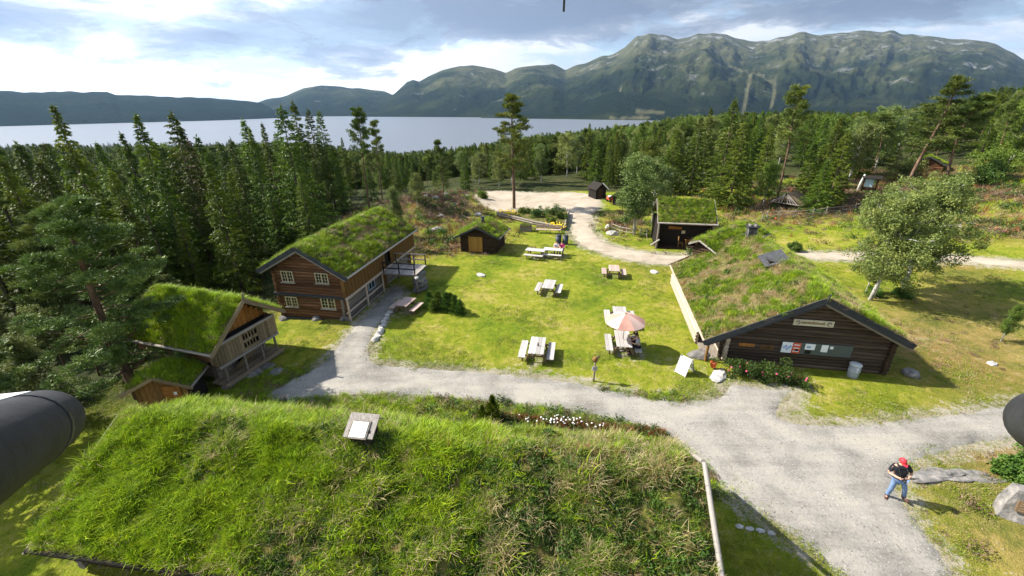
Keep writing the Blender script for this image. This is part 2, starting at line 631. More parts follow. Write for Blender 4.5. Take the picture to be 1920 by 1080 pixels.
gxs = axis(-45, 80, 0.6, -11000, 11000)
gys = axis(-8, 92, 0.6, -2500, 11000)
GX, GY = np.meshgrid(gxs, gys)
GZ = terr(GX, GY)
near = (np.abs(GX - 17) < 63) & (np.abs(GY - 42) < 51)
GZ[near] += 0.035 * vnoise(GX[near], GY[near], 0.9, 2)
for ring_ in (ROAD, LANE):
    GZ[near] -= 0.05 * in_poly(catmull(ring_, True, 0.8), GX[near], GY[near])
ny, nx = GX.shape
idx = np.arange(nx * ny).reshape(ny, nx)
quads = np.stack([idx[:-1, :-1], idx[:-1, 1:], idx[1:, 1:], idx[1:, :-1]], -1).reshape(-1, 4)
g_me = np_mesh('ground', np.stack([GX, GY, GZ], -1).reshape(-1, 3), quads, True)


def sstep(a, b, v):
    t = np.clip((v - a) / (b - a), 0, 1)
    return t * t * (3 - 2 * t)


def bumpf(x, y, cx, cy, rx, ry):
    return np.exp(-(((x - cx) / rx) ** 2 + ((y - cy) / ry) ** 2))


NS = np.zeros_like(GX)
NS[near] = vnoise(GX[near], GY[near], 0.12, 5)
dry = np.clip(0.75 * bumpf(GX, GY, 31, 25, 9.5, 6.5) + 0.9 * bumpf(GX, GY, 23, 14.5, 7, 2.2) + 0.75 * bumpf(GX, GY, 19.5, 9.0, 6, 3.5) + 0.5 * bumpf(GX, GY, 11.5, 18.5, 3, 1.6)
              + 0.5 * bumpf(GX, GY, 12.5, 15.5, 5, 1.5) + 0.45 * bumpf(GX, GY, 2, 29, 5, 5) + 0.4 * NS, 0, 1)
heathm = np.clip(1.3 * bumpf(GX, GY, -13, 60, 9, 13) + 0.9 * bumpf(GX, GY, -9, 47, 5, 6) + 0.6 * bumpf(GX, GY, 60, 60, 22, 16) + 0.6 * bumpf(GX, GY, 40, 62, 12, 8)
                 + 0.8 * bumpf(GX, GY, 15, 52, 4, 6) + 0.6 * bumpf(GX, GY, 52, 43, 8, 4) + 0.6 * NS, 0, 1)
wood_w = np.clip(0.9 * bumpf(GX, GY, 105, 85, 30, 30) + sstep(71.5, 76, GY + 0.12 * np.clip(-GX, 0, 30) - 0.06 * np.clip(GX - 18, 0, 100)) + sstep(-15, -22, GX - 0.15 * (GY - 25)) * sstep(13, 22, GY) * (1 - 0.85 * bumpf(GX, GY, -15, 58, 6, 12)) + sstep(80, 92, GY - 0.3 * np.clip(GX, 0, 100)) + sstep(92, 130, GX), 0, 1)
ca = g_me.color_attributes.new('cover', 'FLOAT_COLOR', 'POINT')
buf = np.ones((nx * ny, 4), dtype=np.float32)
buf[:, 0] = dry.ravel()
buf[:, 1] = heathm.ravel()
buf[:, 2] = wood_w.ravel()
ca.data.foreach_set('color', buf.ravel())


worn = np.zeros_like(GX)
for ring, rad in ((ROAD, 1.1), (LANE, 1.6)):
    worn[near] = np.maximum(worn[near], np.clip(1 - edge_dist(ring, GX[near], GY[near]) / rad, 0, 1) * 0.85 + in_poly(ring, GX[near], GY[near]) * 1.0)
worn = np.clip(worn + 0.7 * bumpf(GX, GY, 12.8, 17.6, 2.2, 1.3) + 0.55 * bumpf(GX, GY, 9.5, 13.0, 1.6, 1.6), 0, 1)
for (px_, py_) in ((1007, 668), (1166, 655), (1161, 605), (1029, 549), (1150, 518), (763, 583), (1004, 482), (1037, 481)):
    q_ = G(px_, py_)
    worn = np.clip(worn + 0.5 * bumpf(GX, GY, q_.x, q_.y, 1.2, 1.0), 0, 1)
for a_, b_ in (((1166, 690), (1161, 560)), ((1007, 700), (1029, 560)), ((1060, 470), (1030, 540)), ((1180, 660), (1340, 700))):
    p_, r_ = G(*a_), G(*b_)
    for t_ in np.linspace(0, 1, 14):
        worn = np.clip(worn + 0.10 * bumpf(GX, GY, p_.x + (r_.x - p_.x) * t_, p_.y + (r_.y - p_.y) * t_, 0.7, 0.7), 0, 1)
wa = g_me.attributes.new('worn', 'FLOAT', 'POINT')
wa.data.foreach_set('value', worn.ravel().astype(np.float32))
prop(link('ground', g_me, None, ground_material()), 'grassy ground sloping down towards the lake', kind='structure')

# ---- gravel
def gravel_material(name, c0, c1, c2, c3):
    m, nt, b, out = new_mat(name)
    P = nd(nt, 'ShaderNodeTexCoord').outputs['Object']
    n1 = nd(nt, 'ShaderNodeTexNoise', ins={'Vector': P, 'Scale': 0.45, 'Detail': 5.0, 'Roughness': 0.6, 'Distortion': 0.6})
    n2 = nd(nt, 'ShaderNodeTexNoise', ins={'Vector': P, 'Scale': 9.0, 'Detail': 8.0, 'Roughness': 0.8})
    rut = nd(nt, 'ShaderNodeTexNoise', ins={'Vector': nd(nt, 'ShaderNodeMapping', ins={0: P, 2: (0, 0, R(32)), 3: (0.25, 2.2, 1)}).outputs[0], 'Scale': 1.0, 'Detail': 4.0, 'Roughness': 0.6})
    f = math_n(nt, 'ADD', math_n(nt, 'MULTIPLY', n1.outputs[0], 0.42), math_n(nt, 'ADD', math_n(nt, 'MULTIPLY', n2.outputs[0], 0.40), math_n(nt, 'MULTIPLY', rut.outputs[0], 0.22)))
    col = ramp(nt, f, [(0.38, c0), (0.49, c1), (0.56, c2), (0.66, c3)])
    ru = nd(nt, 'ShaderNodeAttribute', attribute_name='rut')
    col = mixc(nt, math_n(nt, 'MULTIPLY', ru.outputs['Fac'], math_n(nt, 'MULTIPLY', n1.outputs[0], 0.9)), col, c3)
    sp = nd(nt, 'ShaderNodeTexVoronoi', ins={'Vector': P, 'Scale': 7.0, 'Randomness': 1.0})
    st = math_n(nt, 'LESS_THAN', sp.outputs['Distance'], 0.16)
    col = mixc(nt, math_n(nt, 'MULTIPLY', st, 0.75), col, mixc(nt, sp.outputs['Color'], (0.16, 0.15, 0.14), (0.62, 0.60, 0.56)))
    nt.links.new(col, b.inputs['Base Color'])
    b.inputs['Roughness'].default_value = 0.95
    b.inputs['Specular IOR Level'].default_value = 0.1
    bp = nd(nt, 'ShaderNodeBump', ins={'Strength': 1.0, 'Distance': 0.05, 'Height': math_n(nt, 'ADD', n2.outputs[0], rut.outputs[0])})
    nt.links.new(bp.outputs[0], b.inputs['Normal'])
    return m


m_gravel = gravel_material('gravel', (0.15, 0.138, 0.12), (0.26, 0.243, 0.213), (0.335, 0.31, 0.27), (0.40, 0.36, 0.295))
m_lane = gravel_material('pale_gravel', (0.24, 0.19, 0.135), (0.36, 0.30, 0.225), (0.43, 0.365, 0.28), (0.49, 0.42, 0.33))
prop(sheet('gravel_road', ROAD, m_gravel, grid=0.42), 'grey gravel road forking past the log houses', kind='structure')
prop(sheet('gravel_lane', LANE, m_lane, step=0.5, jit=0.4, grid=1.2), 'pale gravel lane and parking ground at the edge of the forest', kind='structure')

# ---- lake
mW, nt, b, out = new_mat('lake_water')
b.inputs['Base Color'].default_value = (0.13, 0.14, 0.155, 1)  # base lightened to stand in for reflected sky
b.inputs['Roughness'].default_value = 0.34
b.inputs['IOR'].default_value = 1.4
tcn = nd(nt, 'ShaderNodeTexCoord')
w1 = nd(nt, 'ShaderNodeTexNoise', ins={'Vector': nd(nt, 'ShaderNodeMapping', ins={0: tcn.outputs['Object'], 3: (0.02, 0.05, 1)}).outputs[0], 'Scale': 1.0, 'Detail': 6.0, 'Roughness': 0.7})
w2 = nd(nt, 'ShaderNodeTexNoise', ins={'Vector': nd(nt, 'ShaderNodeMapping', ins={0: tcn.outputs['Object'], 3: (0.0006, 0.0016, 1)}).outputs[0], 'Scale': 1.0, 'Detail': 3.0})
bp = nd(nt, 'ShaderNodeBump', ins={'Strength': ramp(nt, w2.outputs[0], [(0.35, 0.03), (0.65, 0.12)]), 'Distance': 2.0, 'Height': w1.outputs[0]})
nt.links.new(bp.outputs[0], b.inputs['Normal'])
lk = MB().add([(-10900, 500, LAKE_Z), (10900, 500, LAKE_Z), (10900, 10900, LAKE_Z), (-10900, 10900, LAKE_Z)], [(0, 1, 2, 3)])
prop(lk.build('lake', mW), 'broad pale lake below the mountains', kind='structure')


# ---- mountains
def mountain_material(name, low, mid, high, rock, z0, z1):
    m, nt, b, out = new_mat(name)
    t = nd(nt, 'ShaderNodeTexCoord')
    P = t.outputs['Object']
    s = nd(nt, 'ShaderNodeSeparateXYZ', ins={0: P})
    n1 = nd(nt, 'ShaderNodeTexNoise', ins={'Vector': P, 'Scale': 0.0022, 'Detail': 9.0, 'Roughness': 0.62})
    n2 = nd(nt, 'ShaderNodeTexNoise', ins={'Vector': P, 'Scale': 0.012, 'Detail': 8.0, 'Roughness': 0.7})
    hgt = nd(nt, 'ShaderNodeMapRange', ins={0: s.outputs[2], 1: z0, 2: z1, 3: 0.0, 4: 1.0})
    v = math_n(nt, 'ADD', hgt.outputs[0], math_n(nt, 'MULTIPLY', math_n(nt, 'SUBTRACT', n1.outputs[0], 0.5), 2.2))  # broad patches: open and wooded ground, plus cloud shadow painted into the tone
    col = ramp(nt, v, [(0.05, low), (0.4, mid), (0.75, high)])
    col = mixc(nt, math_n(nt, 'MULTIPLY', ramp(nt, n2.outputs[0], [(0.35, 0.0), (0.7, 1.0)]), 0.75), col, [c * 0.40 for c in mid])
    gl = nd(nt, 'ShaderNodeTexNoise', ins={'Vector': nd(nt, 'ShaderNodeMapping', ins={0: P, 3: (1, 1, 0.35)}).outputs[0], 'Scale': 0.0045, 'Detail': 10.0, 'Roughness': 0.72})
    rk = ramp(nt, math_n(nt, 'ADD', gl.outputs[0], math_n(nt, 'MULTIPLY', hgt.outputs[0], 0.12)), [(0.64, 0.0), (0.74, 1.0)])
    col = mixc(nt, rk, col, rock)
    at = nd(nt, 'ShaderNodeAttribute', attribute_name='clearing')
    cl = math_n(nt, 'MULTIPLY', at.outputs['Fac'], ramp(nt, n2.outputs[0], [(0.2, 0.6), (0.5, 1.0)]))
    col = mixc(nt, math_n(nt, 'MULTIPLY', cl, 0.62), col, (0.15, 0.14, 0.075))
    nt.links.new(col, b.inputs['Base Color'])
    b.inputs['Roughness'].default_value = 1.0
    b.inputs['Specular IOR Level'].default_value = 0.0
    bp = nd(nt, 'ShaderNodeBump', ins={'Strength': 1.0, 'Distance': 45.0, 'Height': n2.outputs[0]})
    nt.links.new(bp.outputs[0], b.inputs['Normal'])
    return m


def mountain(name, label, sky_px, shore, depth, mat, amp=0.2, seed=1, cols=520, rows=64, pw=0.9, cut=()):
    pxs = np.linspace(sky_px[0][0], sky_px[-1][0], cols)
    sky_y = np.interp(pxs, [p[0] for p in sky_px], [p[1] for p in sky_px])
    sh_y = np.interp(pxs, [p[0] for p in shore], [p[1] for p in shore])
    dep = np.interp(pxs, [p[0] for p in depth], [p[1] for p in depth])
    V = []
    C = []
    tt = np.concatenate([np.linspace(-0.04, 1.0, rows), [1.08, 1.2, 1.4]])
    for px, py, sy, dd in zip(pxs, sky_y, sh_y, dep):
        r = pray(px, py)
        hl = math.hypot(r[0], r[1])
        ux, uy, sl = r[0] / hl, r[1] / hl, r[2] / hl
        r2 = pray(px, sy)
        ds = (CAM_H - LAKE_Z) / -(r2[2] / math.hypot(r2[0], r2[1]))
        dr = ds + dd
        zr = CAM_H + sl * dr + 0.008 * dd * mnoise.noise(Vector((px * 0.035, seed, 0)))
        rise = zr - LAKE_Z
        az = math.atan2(ux, uy) * dr
        for t in tt:
            d = ds + dd * t
            x, y = ux * d, uy * d
            if t <= 1:
                h = rise * (max(t, 0) ** pw) if t > 0 else rise * t
                w = max(0.0, min(1.0, t * 4)) * max(0.0, min(1.0, (1 - t) * 2.2))
                rg = mnoise.ridged_multi_fractal(Vector((az / 1100 + seed, d / 1500, seed * 0.7)), 0.9, 2.1, 6, 1.0, 2.0) - 1.1
                gu = mnoise.fractal(Vector((az / 330 + 0.3 * t, t * 1.3 + seed, 1.7)), 1.0, 2.0, 4)
                sm_ = mnoise.fractal(Vector((az / 140, d / 170, seed)), 0.8, 2.1, 4)
                h += rise * amp * (w * (0.34 * rg + 0.16 * gu) + 0.12 * min(1, t * 5) * min(1.0, (1 - t) * 5 + 0.12) * sm_)
            else:
                h = rise * (1 - 0.9 * (t - 1))
            V.append((x, y, LAKE_Z + h))
            k = 0.0
            for (x0, t0, x1, t1, wd) in cut:
                ax, at_, bx, bt = x0, t0 * 100, x1, t1 * 100
                q = ((px - ax) * (bx - ax) + (t * 100 - at_) * (bt - at_)) / ((bx - ax) ** 2 + (bt - at_) ** 2 + 1e-6)
                q = min(1, max(0, q))
                dist = math.hypot(px - ax - q * (bx - ax), (t * 100 - at_ - q * (bt - at_)) * 0.9) + 2.5 * mnoise.noise(Vector((px * 0.1, t * 9, 2)))
                k = max(k, 1 - min(1, max(0, (dist - wd * 0.5) / (wd * 0.6))))
            C.append(k)
    nr = len(tt)
    ii = np.arange(cols * nr).reshape(cols, nr)
    q = np.stack([ii[:-1, :-1], ii[1:, :-1], ii[1:, 1:], ii[:-1, 1:]], -1).reshape(-1, 4)
    me = np_mesh(name, V, q, True)
    a = me.attributes.new('clearing', 'FLOAT', 'POINT')
    a.data.foreach_set('value', np.array(C, dtype=np.float32))
    return prop(link(name, me, None, mat), label, kind='structure')


m_mt1 = mountain_material('forested_hill', (0.010, 0.018, 0.010), (0.016, 0.026, 0.013), (0.026, 0.036, 0.018), (0.03, 0.036, 0.026), -72, 260)
m_mt2 = mountain_material('bare_mountain', (0.008, 0.015, 0.008), (0.036, 0.046, 0.017), (0.115, 0.112, 0.055), (0.24, 0.24, 0.235), -40, 620)
mountain('hill', 'long dark forested hill across the lake',
         [(-420, 172), (-200, 168), (0, 170), (60, 173), (120, 172), (200, 172), (216, 178), (300, 180), (330, 182), (400, 184), (460, 189), (490, 193), (508, 202), (520, 213), (530, 222)],
         [(-420, 248), (0, 237), (250, 230), (400, 226), (530, 221)], [(-420, 1500), (400, 1300), (530, 500)], m_mt1, amp=0.12, seed=3, cols=360, rows=40, pw=0.75)
mountain('mountain', 'hazy blue mountain far down the lake',
         [(470, 196), (500, 187), (540, 178), (570, 165), (600, 160), (640, 162), (660, 166), (690, 167), (720, 171), (735, 178), (780, 170), (840, 168)],
         [(470, 219), (840, 217)], [(470, 2200), (840, 2200)], m_mt2, amp=0.24, seed=9, cols=160, rows=44)
mountain('mountain', 'great bare-topped mountain ridge above the far shore',
         [(668, 219), (700, 208), (720, 191), (745, 171), (763, 153), (774, 150), (786, 154), (800, 145), (830, 131), (860, 124), (885, 122), (920, 128), (948, 136), (965, 128), (990, 124), (1010, 122),
          (1035, 121), (1060, 131), (1075, 125), (1100, 115), (1140, 105), (1170, 90), (1195, 68), (1215, 63), (1245, 65), (1270, 73), (1295, 69), (1310, 63), (1335, 61), (1370, 68), (1400, 76),
          (1420, 78), (1450, 72), (1510, 61), (1540, 65), (1590, 60), (1620, 57), (1660, 60), (1720, 65), (1780, 72), (1850, 77), (1870, 85), (1900, 100), (1920, 112), (1980, 136), (2120, 170), (2350, 176)],
         [(668, 219), (900, 220), (1100, 223), (1300, 225), (1700, 222), (2350, 215)], [(668, 900), (800, 2000), (1000, 2400), (1250, 3300), (1700, 3800), (2350, 3000)],
         m_mt2, amp=0.28, seed=5, cols=760, rows=100, pw=0.95,
         cut=[(1418, 0.02, 1420, 0.36, 4.5), (1420, 0.36, 1345, 0.64, 3), (1475, 0.10, 1470, 0.28, 4), (1470, 0.28, 1392, 0.50, 3), (1150, 0.012, 1225, 0.018, 1.6), (1200, 0.05, 1250, 0.06, 2.2), (1270, 0.02, 1330, 0.025, 1.5), (1150, 0.14, 1170, 0.2, 2.5)])

mountain('mountain', 'lower wooded spur in front of the great mountain ridge',
         [(880, 221), (930, 214), (980, 203), (1040, 190), (1090, 176), (1130, 158), (1170, 146), (1200, 142), (1240, 149), (1290, 162), (1350, 178), (1410, 190), (1480, 186), (1560, 176), (1640, 170),
          (1720, 176), (1800, 172), (1880, 180), (1980, 188), (2150, 196), (2350, 200)],
         [(880, 221), (1100, 224), (1300, 227), (1700, 224), (2350, 217)], [(880, 300), (1000, 900), (1200, 1500), (1400, 1100), (1700, 1300), (2350, 1200)],
         m_mt2, amp=0.22, seed=14, cols=460, rows=56, pw=0.85,
         cut=[(1418, 0.02, 1420, 0.9, 4), (1475, 0.10, 1472, 0.9, 4), (1150, 0.02, 1225, 0.03, 2), (1200, 0.10, 1250, 0.12, 3), (1270, 0.04, 1330, 0.05, 2)])

# ---- haze over the lake and mountains
m_hz = bpy.data.materials.new('haze_air')
m_hz.use_nodes = True
hn = m_hz.node_tree
hn.nodes.clear()
pv = nd(hn, 'ShaderNodeVolumePrincipled')
pv.inputs['Color'].default_value = (0.42, 0.66, 1.0, 1)
pv.inputs['Density'].default_value = 3.3e-5
pv.inputs['Anisotropy'].default_value = 0.15
nd(hn, 'ShaderNodeOutputMaterial', ins={1: pv.outputs[0]})
prop(MB().box((0, 4400, 560), (23000, 14400, 1310)).build('haze', m_hz), 'thin blue haze over the lake and mountains', kind='stuff')

# ================================================================== materials for buildings
def wood(name, c0, c1, c2, stretch=(3, 9, 9), rough=0.85, tone=0.22, bump=0.5, scale=1.6):
    return mat_noise(name, [(0.28, c0), (0.5, c1), (0.72, c2)], scale=scale, rough=rough, bump=bump, bscale=5.0, stretch=stretch, tone=tone, spec=0.15, bdist=0.02, nrough=0.7)


m_log_red = wood('red_brown_logs', (0.045, 0.022, 0.013), (0.155, 0.068, 0.032), (0.36, 0.22, 0.125), tone=0.38)
m_log_dark = wood('dark_brown_logs', (0.014, 0.009, 0.006), (0.040, 0.024, 0.014), (0.11, 0.072, 0.045))
m_log_brown = wood('brown_logs', (0.022, 0.015, 0.010), (0.066, 0.045, 0.030), (0.20, 0.15, 0.11), tone=0.35)
m_log_grey = wood('weathered_grey_logs', (0.09, 0.075, 0.06), (0.21, 0.18, 0.145), (0.36, 0.32, 0.27))
m_log_pale = wood('pale_logs', (0.22, 0.16, 0.11), (0.42, 0.33, 0.25), (0.58, 0.50, 0.41))  # pale beige log tone
m_plank_ochre = wood('ochre_planks', (0.07, 0.035, 0.012), (0.19, 0.10, 0.032), (0.33, 0.19, 0.07))
m_plank_orange = wood('orange_boards', (0.14, 0.05, 0.012), (0.34, 0.14, 0.03), (0.46, 0.25, 0.08))
m_plank_grey = wood('silvery_planks', (0.07, 0.045, 0.022), (0.225, 0.165, 0.095), (0.38, 0.31, 0.215), tone=0.3)
m_plank_dark = wood('black_boards', (0.008, 0.007, 0.006), (0.022, 0.018, 0.015), (0.05, 0.042, 0.035))
m_barge_dark = wood('slate_grey_bargeboard', (0.018, 0.019, 0.022), (0.048, 0.05, 0.056), (0.12, 0.118, 0.115))
m_barge_lite = wood('pale_bargeboard', (0.20, 0.17, 0.14), (0.36, 0.32, 0.28), (0.52, 0.48, 0.43))
m_door_yel = wood('yellow_pine_door', (0.22, 0.10, 0.02), (0.40, 0.21, 0.05), (0.52, 0.32, 0.10))
m_win_cream = mat_plain('cream_paint', (0.60, 0.50, 0.30))
m_stone = mat_noise('grey_stone', [(0.3, (0.075, 0.07, 0.062)), (0.47, (0.17, 0.16, 0.148)), (0.58, (0.22, 0.20, 0.18)), (0.72, (0.34, 0.32, 0.30))], scale=3.4, rough=0.9, bump=0.6, bscale=9, tone=0.2, detail=9)
m_stone_lite = mat_noise('pale_stone', [(0.3, (0.24, 0.22, 0.20)), (0.5, (0.42, 0.40, 0.37)), (0.7, (0.58, 0.56, 0.53))], scale=4.0, rough=0.9, bump=0.5, bscale=9, tone=0.12, detail=9)
m_soil = mat_noise('turf_soil', [(0.32, (0.045, 0.055, 0.014)), (0.5, (0.11, 0.11, 0.028)), (0.62, (0.17, 0.12, 0.05)), (0.75, (0.23, 0.18, 0.09))], scale=2.2, rough=1.0, bump=0.8, bscale=12, rand=False, spec=0.05)
m_metal_dark = mat_plain('dark_metal', (0.03, 0.03, 0.033), rough=0.45)
m_white = mat_plain('white_paint', (0.78, 0.78, 0.76), rough=0.55)
mG, nt, b, out = new_mat('window_glass')
b.inputs['Base Color'].default_value = (0.012, 0.018, 0.02, 1)
b.inputs['Roughness'].default_value = 0.06
m_glass = mG


def log_mesh(i):
    r_ = random.Random(50 + i)
    mb = MB()
    n = 10
    pts = [-0.5, -0.17, 0.17, 0.5]
    vs, fs = [], []
    for x in pts:
        oy, oz = r_.uniform(-0.04, 0.04), r_.uniform(-0.04, 0.04)
        k = r_.uniform(0.94, 1.05)
        for j in range(n):
            a = 2 * math.pi * j / n
            vs.append((x, oy + 0.5 * k * math.cos(a), oz + 0.5 * k * math.sin(a)))
    for q in range(len(pts) - 1):
        for j in range(n):
            j2 = (j + 1) % n
            fs.append((q * n + j, (q + 1) * n + j, (q + 1) * n + j2, q * n + j2))
    mb.add(vs, fs, 0, True)
    mb.add(vs[:n], [tuple(range(n))])
    mb.add(vs[-n:], [tuple(range(n - 1, -1, -1))])
    return mb.mesh('log')


LOGS = {}


def log_piece(parent, a, b, d, mat, name='log'):
    """One round log from a to b (local to its wall), sharing mesh data with its fellows."""
    k = (mat.name, random.randrange(4))
    if k not in LOGS:
        me = log_mesh(k[1])
        me.materials.append(mat)
        LOGS[k] = me
    a, b = Vector(a), Vector(b)
    v = b - a
    o = link(name, LOGS[k], parent)
    o.location = (a + b) / 2
    o.rotation_euler = Vector((1, 0, 0)).rotation_difference(v.normalized()).to_euler()
    o.scale = (v.length, d, d)
    return o


PLANKS = {}


def plank_piece(parent, a, b, w, t, mat, name='plank', up=(0, 0, 1)):
    """One sawn board from a to b, width w across and thickness t along `up`."""
    k = mat.name
    if k not in PLANKS:
        me = MB().box((0, 0, 0), (1, 1, 1), bev=0.06).mesh('plank')
        me.materials.append(mat)
        PLANKS[k] = me
    a, b = Vector(a), Vector(b)
    X = (b - a).normalized()
    Z = Vector(up)
    Y = Z.cross(X)
    if Y.length < 1e-4:
        Y = Vector((0, 1, 0)).cross(X)
    Y.normalize()
    Z = X.cross(Y)
    o = link(name, PLANKS[k], parent)
    M_ = Matrix((X, Y, Z)).transposed().to_4x4()
    o.rotation_euler = M_.to_euler()
    o.location = (a + b) / 2
    o.scale = ((b - a).length, w, t)
    return o


def gable_shell(xl, xr, y0, y1, z0, zl, zr_, zt, xt=0.0):
    """The plain inner body of a house: a prism with a gabled top."""
    mb = MB()
    prof = [(xl, z0), (xr, z0), (xr, zr_), (xt, zt), (xl, zl)]
    vs = [(x, y0, z) for x, z in prof] + [(x, y1, z) for x, z in prof]
    fs = [(0, 1, 2, 3, 4), (9, 8, 7, 6, 5)] + [(i, 5 + i, 5 + (i + 1) % 5, (i + 1) % 5) for i in range(5)]
    return mb.add(vs, fs)


def gable_logs(wall, xl, xr, y, z0, zl, zr_, zt, d, mat, xt=0.0, ext=0.28):
    z = z0 + d / 2
    while z < zt - d * 0.6:
        a, b = xl - ext, xr + ext
        if z > zl - d * 0.3:
            a = xl + (xt - xl) * (z + d * 0.4 - zl) / (zt - zl)
            a = max(a, xl - ext)
        if z > zr_ - d * 0.3:
            b = xr + (xt - xr) * (z + d * 0.4 - zr_) / (zt - zr_)
            b = min(b, xr + ext)
        if b - a > 0.35:
            log_piece(wall, (a, y + random.uniform(-0.012, 0.012), z), (b, y, z), d * 1.08, mat)
        z += d * 0.97


def side_logs(wall, x, y0, y1, z0, z1, d, mat, ext=0.28):
    z = z0 + d
    while z < z1 - d * 0.1:
        log_piece(wall, (x, y0 - ext, z), (x, y1 + ext, z), d * 1.08, mat)
        z += d * 0.97


ROOFS = []


def turf_roof(parent, xl, xr, y0, y1, zl, zr_, zt, thick=0.22, xt=0.0, grass=None, seed=1, step=0.25, barge=None, barge_h=0.2, eave=None, lumps=0.10, barge_back=True):
    """Sod laid on boards: an uneven slab over two slopes, with boards along the gables and a log along each eave."""
    nu = max(10, int((xr - xl) / step))
    nv = max(8, int((y1 - y0) / step))

    def base(u):
        return np.where(u < xt, zl + (zt - zl) * (u - xl) / (xt - xl), zr_ + (zt - zr_) * (xr - u) / (xr - xt))
    us = np.linspace(xl, xr, nu + 1)
    us[np.argmin(np.abs(us - xt))] = xt
    vs = np.linspace(y0, y1, nv + 1)
    U, V = np.meshgrid(us, vs, indexing='ij')
    B = base(U)
    N = vnoise(U, V, 0.8, seed) * lumps * 1.2 + vnoise(U, V, 2.3, seed + 3) * lumps * 0.7
    edge = np.minimum(np.minimum(U - xl, xr - U), np.minimum(V - y0, y1 - V))
    T = B + thick * (0.55 + 0.45 * sstep(0, 0.35, edge)) + N * sstep(0.0, 0.4, edge) - 0.05 * np.exp(-((U - xt) / 0.3) ** 2)
    n1, n2 = U.shape
    top = np.stack([U, V, T], -1).reshape(-1, 3)
    bot = np.stack([U, V, B], -1).reshape(-1, 3)
    ii = np.arange(n1 * n2).reshape(n1, n2)
    q = [np.stack([ii[:-1, :-1], ii[1:, :-1], ii[1:, 1:], ii[:-1, 1:]], -1).reshape(-1, 4)]
    off = n1 * n2
    q.append(q[0][:, ::-1] + off)
    for ring in (ii[0, :], ii[-1, ::-1], ii[::-1, 0], ii[:, -1]):
        q.append(np.stack([ring[:-1], ring[1:], ring[1:] + off, ring[:-1] + off], -1))
    me = np_mesh('roof', np.concatenate([top, bot]), np.concatenate(q), True)
    roof = link('roof', me, parent, m_soil)
    bm_mat = barge or m_barge_dark
    for yy, on in ((y0 - 0.03, True), (y1 + 0.03, barge_back)):
        if not on:
            continue
        for (xa, za) in ((xl, zl), (xr, zr_)):
            ex = Vector((xa - xt, 0, za - zt)).normalized() * 0.12
            plank_piece(parent, (xt, yy, zt + thick * 0.25), Vector((xa, yy, za + thick * 0.25)) + ex, barge_h + thick * 0.6, 0.05, bm_mat, 'bargeboard', up=(0, -1, 0))
    em = eave or m_barge_lite
    for (xa, za, sx) in ((xl, zl, -1), (xr, zr_, 1)):
        log_piece(parent, (xa + sx * 0.03, y0, za + thick * 0.35), (xa + sx * 0.03, y1, za + thick * 0.35), thick * 0.75, em, 'eave_log')
    if grass:
        ROOFS.append((roof, U, V, T, edge, grass, seed))
    return roof


def onface(house, ylocal, px, py):
    """Local x, z where a sight line meets the plane y = ylocal of a house."""
    mw = Matrix.Translation(house.location) @ Matrix.Rotation(house.rotation_euler[2], 4, 'Z')
    iv = mw.inverted()
    o = iv @ Vector((0, 0, CAM_H))
    d = iv.to_3x3() @ Vector(pray(px, py))
    t = (ylocal - o.y) / d.y
    p = o + d * t
    return p.x, p.z


def face_box(house, ylocal, x0, y0, x1, y1):
    a = onface(house, ylocal, x0, y0)
    b = onface(house, ylocal, x1, y1)
    return (a[0] + b[0]) / 2, (a[1] + b[1]) / 2, abs(b[0] - a[0]), abs(b[1] - a[1])


def casement(parent, x, y, z, w, h, mat=None, cols=2, rows=3, sashes=2):
    """A window of small panes facing -y: recessed glass, frame, glazing bars and a sill."""
    mat = mat or m_win_cream
    win = MB().box((x, y + 0.03, z), (w, 0.05, h)).build('window', m_plank_dark, parent)
    f = MB()
    t = 0.06
    for sx in (-1, 1):
        f.box((x + sx * (w / 2 - t / 2), y - 0.02, z), (t, 0.09, h))
    for sz in (-1, 1):
        f.box((x, y - 0.02, z + sz * (h / 2 - t / 2)), (w - 2 * t, 0.09, t))
    f.box((x, y - 0.022, z), (t * 1.2, 0.09, h - 2 * t))
    f.build('frame', mat, win)
    sw = (w - t * 3.2) / 2
    for s in (-1, 1):
        cx = x + s * (sw / 2 + t * 0.6)
        MB().box((cx, y - 0.002, z), (sw, 0.012, h - 2 * t)).build('pane', m_glass, win)
        g = MB()
        for k in range(1, cols):
            g.box((cx - sw / 2 + sw * k / cols, y - 0.02, z), (0.028, 0.03, h - 2 * t))
        for k in range(1, rows):
            g.box((cx, y - 0.021, z - h / 2 + t + (h - 2 * t) * k / rows), (sw, 0.028, 0.026))
        g.build('glazing_bar', mat, win)
    MB().box((x, y - 0.07, z - h / 2 - 0.03), (w + 0.16, 0.16, 0.05)).build('sill', m_barge_lite, win)
    return win


def rock_mesh(seed, sx, sy, sz, sub=2, rough=0.35):
    bm = bmesh.new()
    bmesh.ops.create_icosphere(bm, subdivisions=sub, radius=1.0)
    for v in bm.verts:
        n = mnoise.noise(v.co * 1.3 + Vector((seed * 3.1, seed, 0))) + 0.5 * mnoise.noise(v.co * 3.1 + Vector((0, seed * 2.7, 1)))
        v.co *= 1 + rough * n
        v.co = Vector((v.co.x * sx, v.co.y * sy, v.co.z * sz))
    me = bpy.data.meshes.new('rock')
    bm.to_mesh(me)
    bm.free()
    return me


# ================================================================== the long turf-roofed house in front
FG0 = Vector((-14.55, 12.62))
FG1 = Vector((5.76, 9.80))
fg_dir = (FG1 - FG0).normalized()
fg_len = (FG1 - FG0).length
fg_yaw = math.atan2(fg_dir.y, fg_dir.x) - math.pi / 2
fg = thing('turf_house', 'long low log house right below the camera with a wild overgrown turf roof', 'house', (FG0.x, FG0.y, 0), fg_yaw)
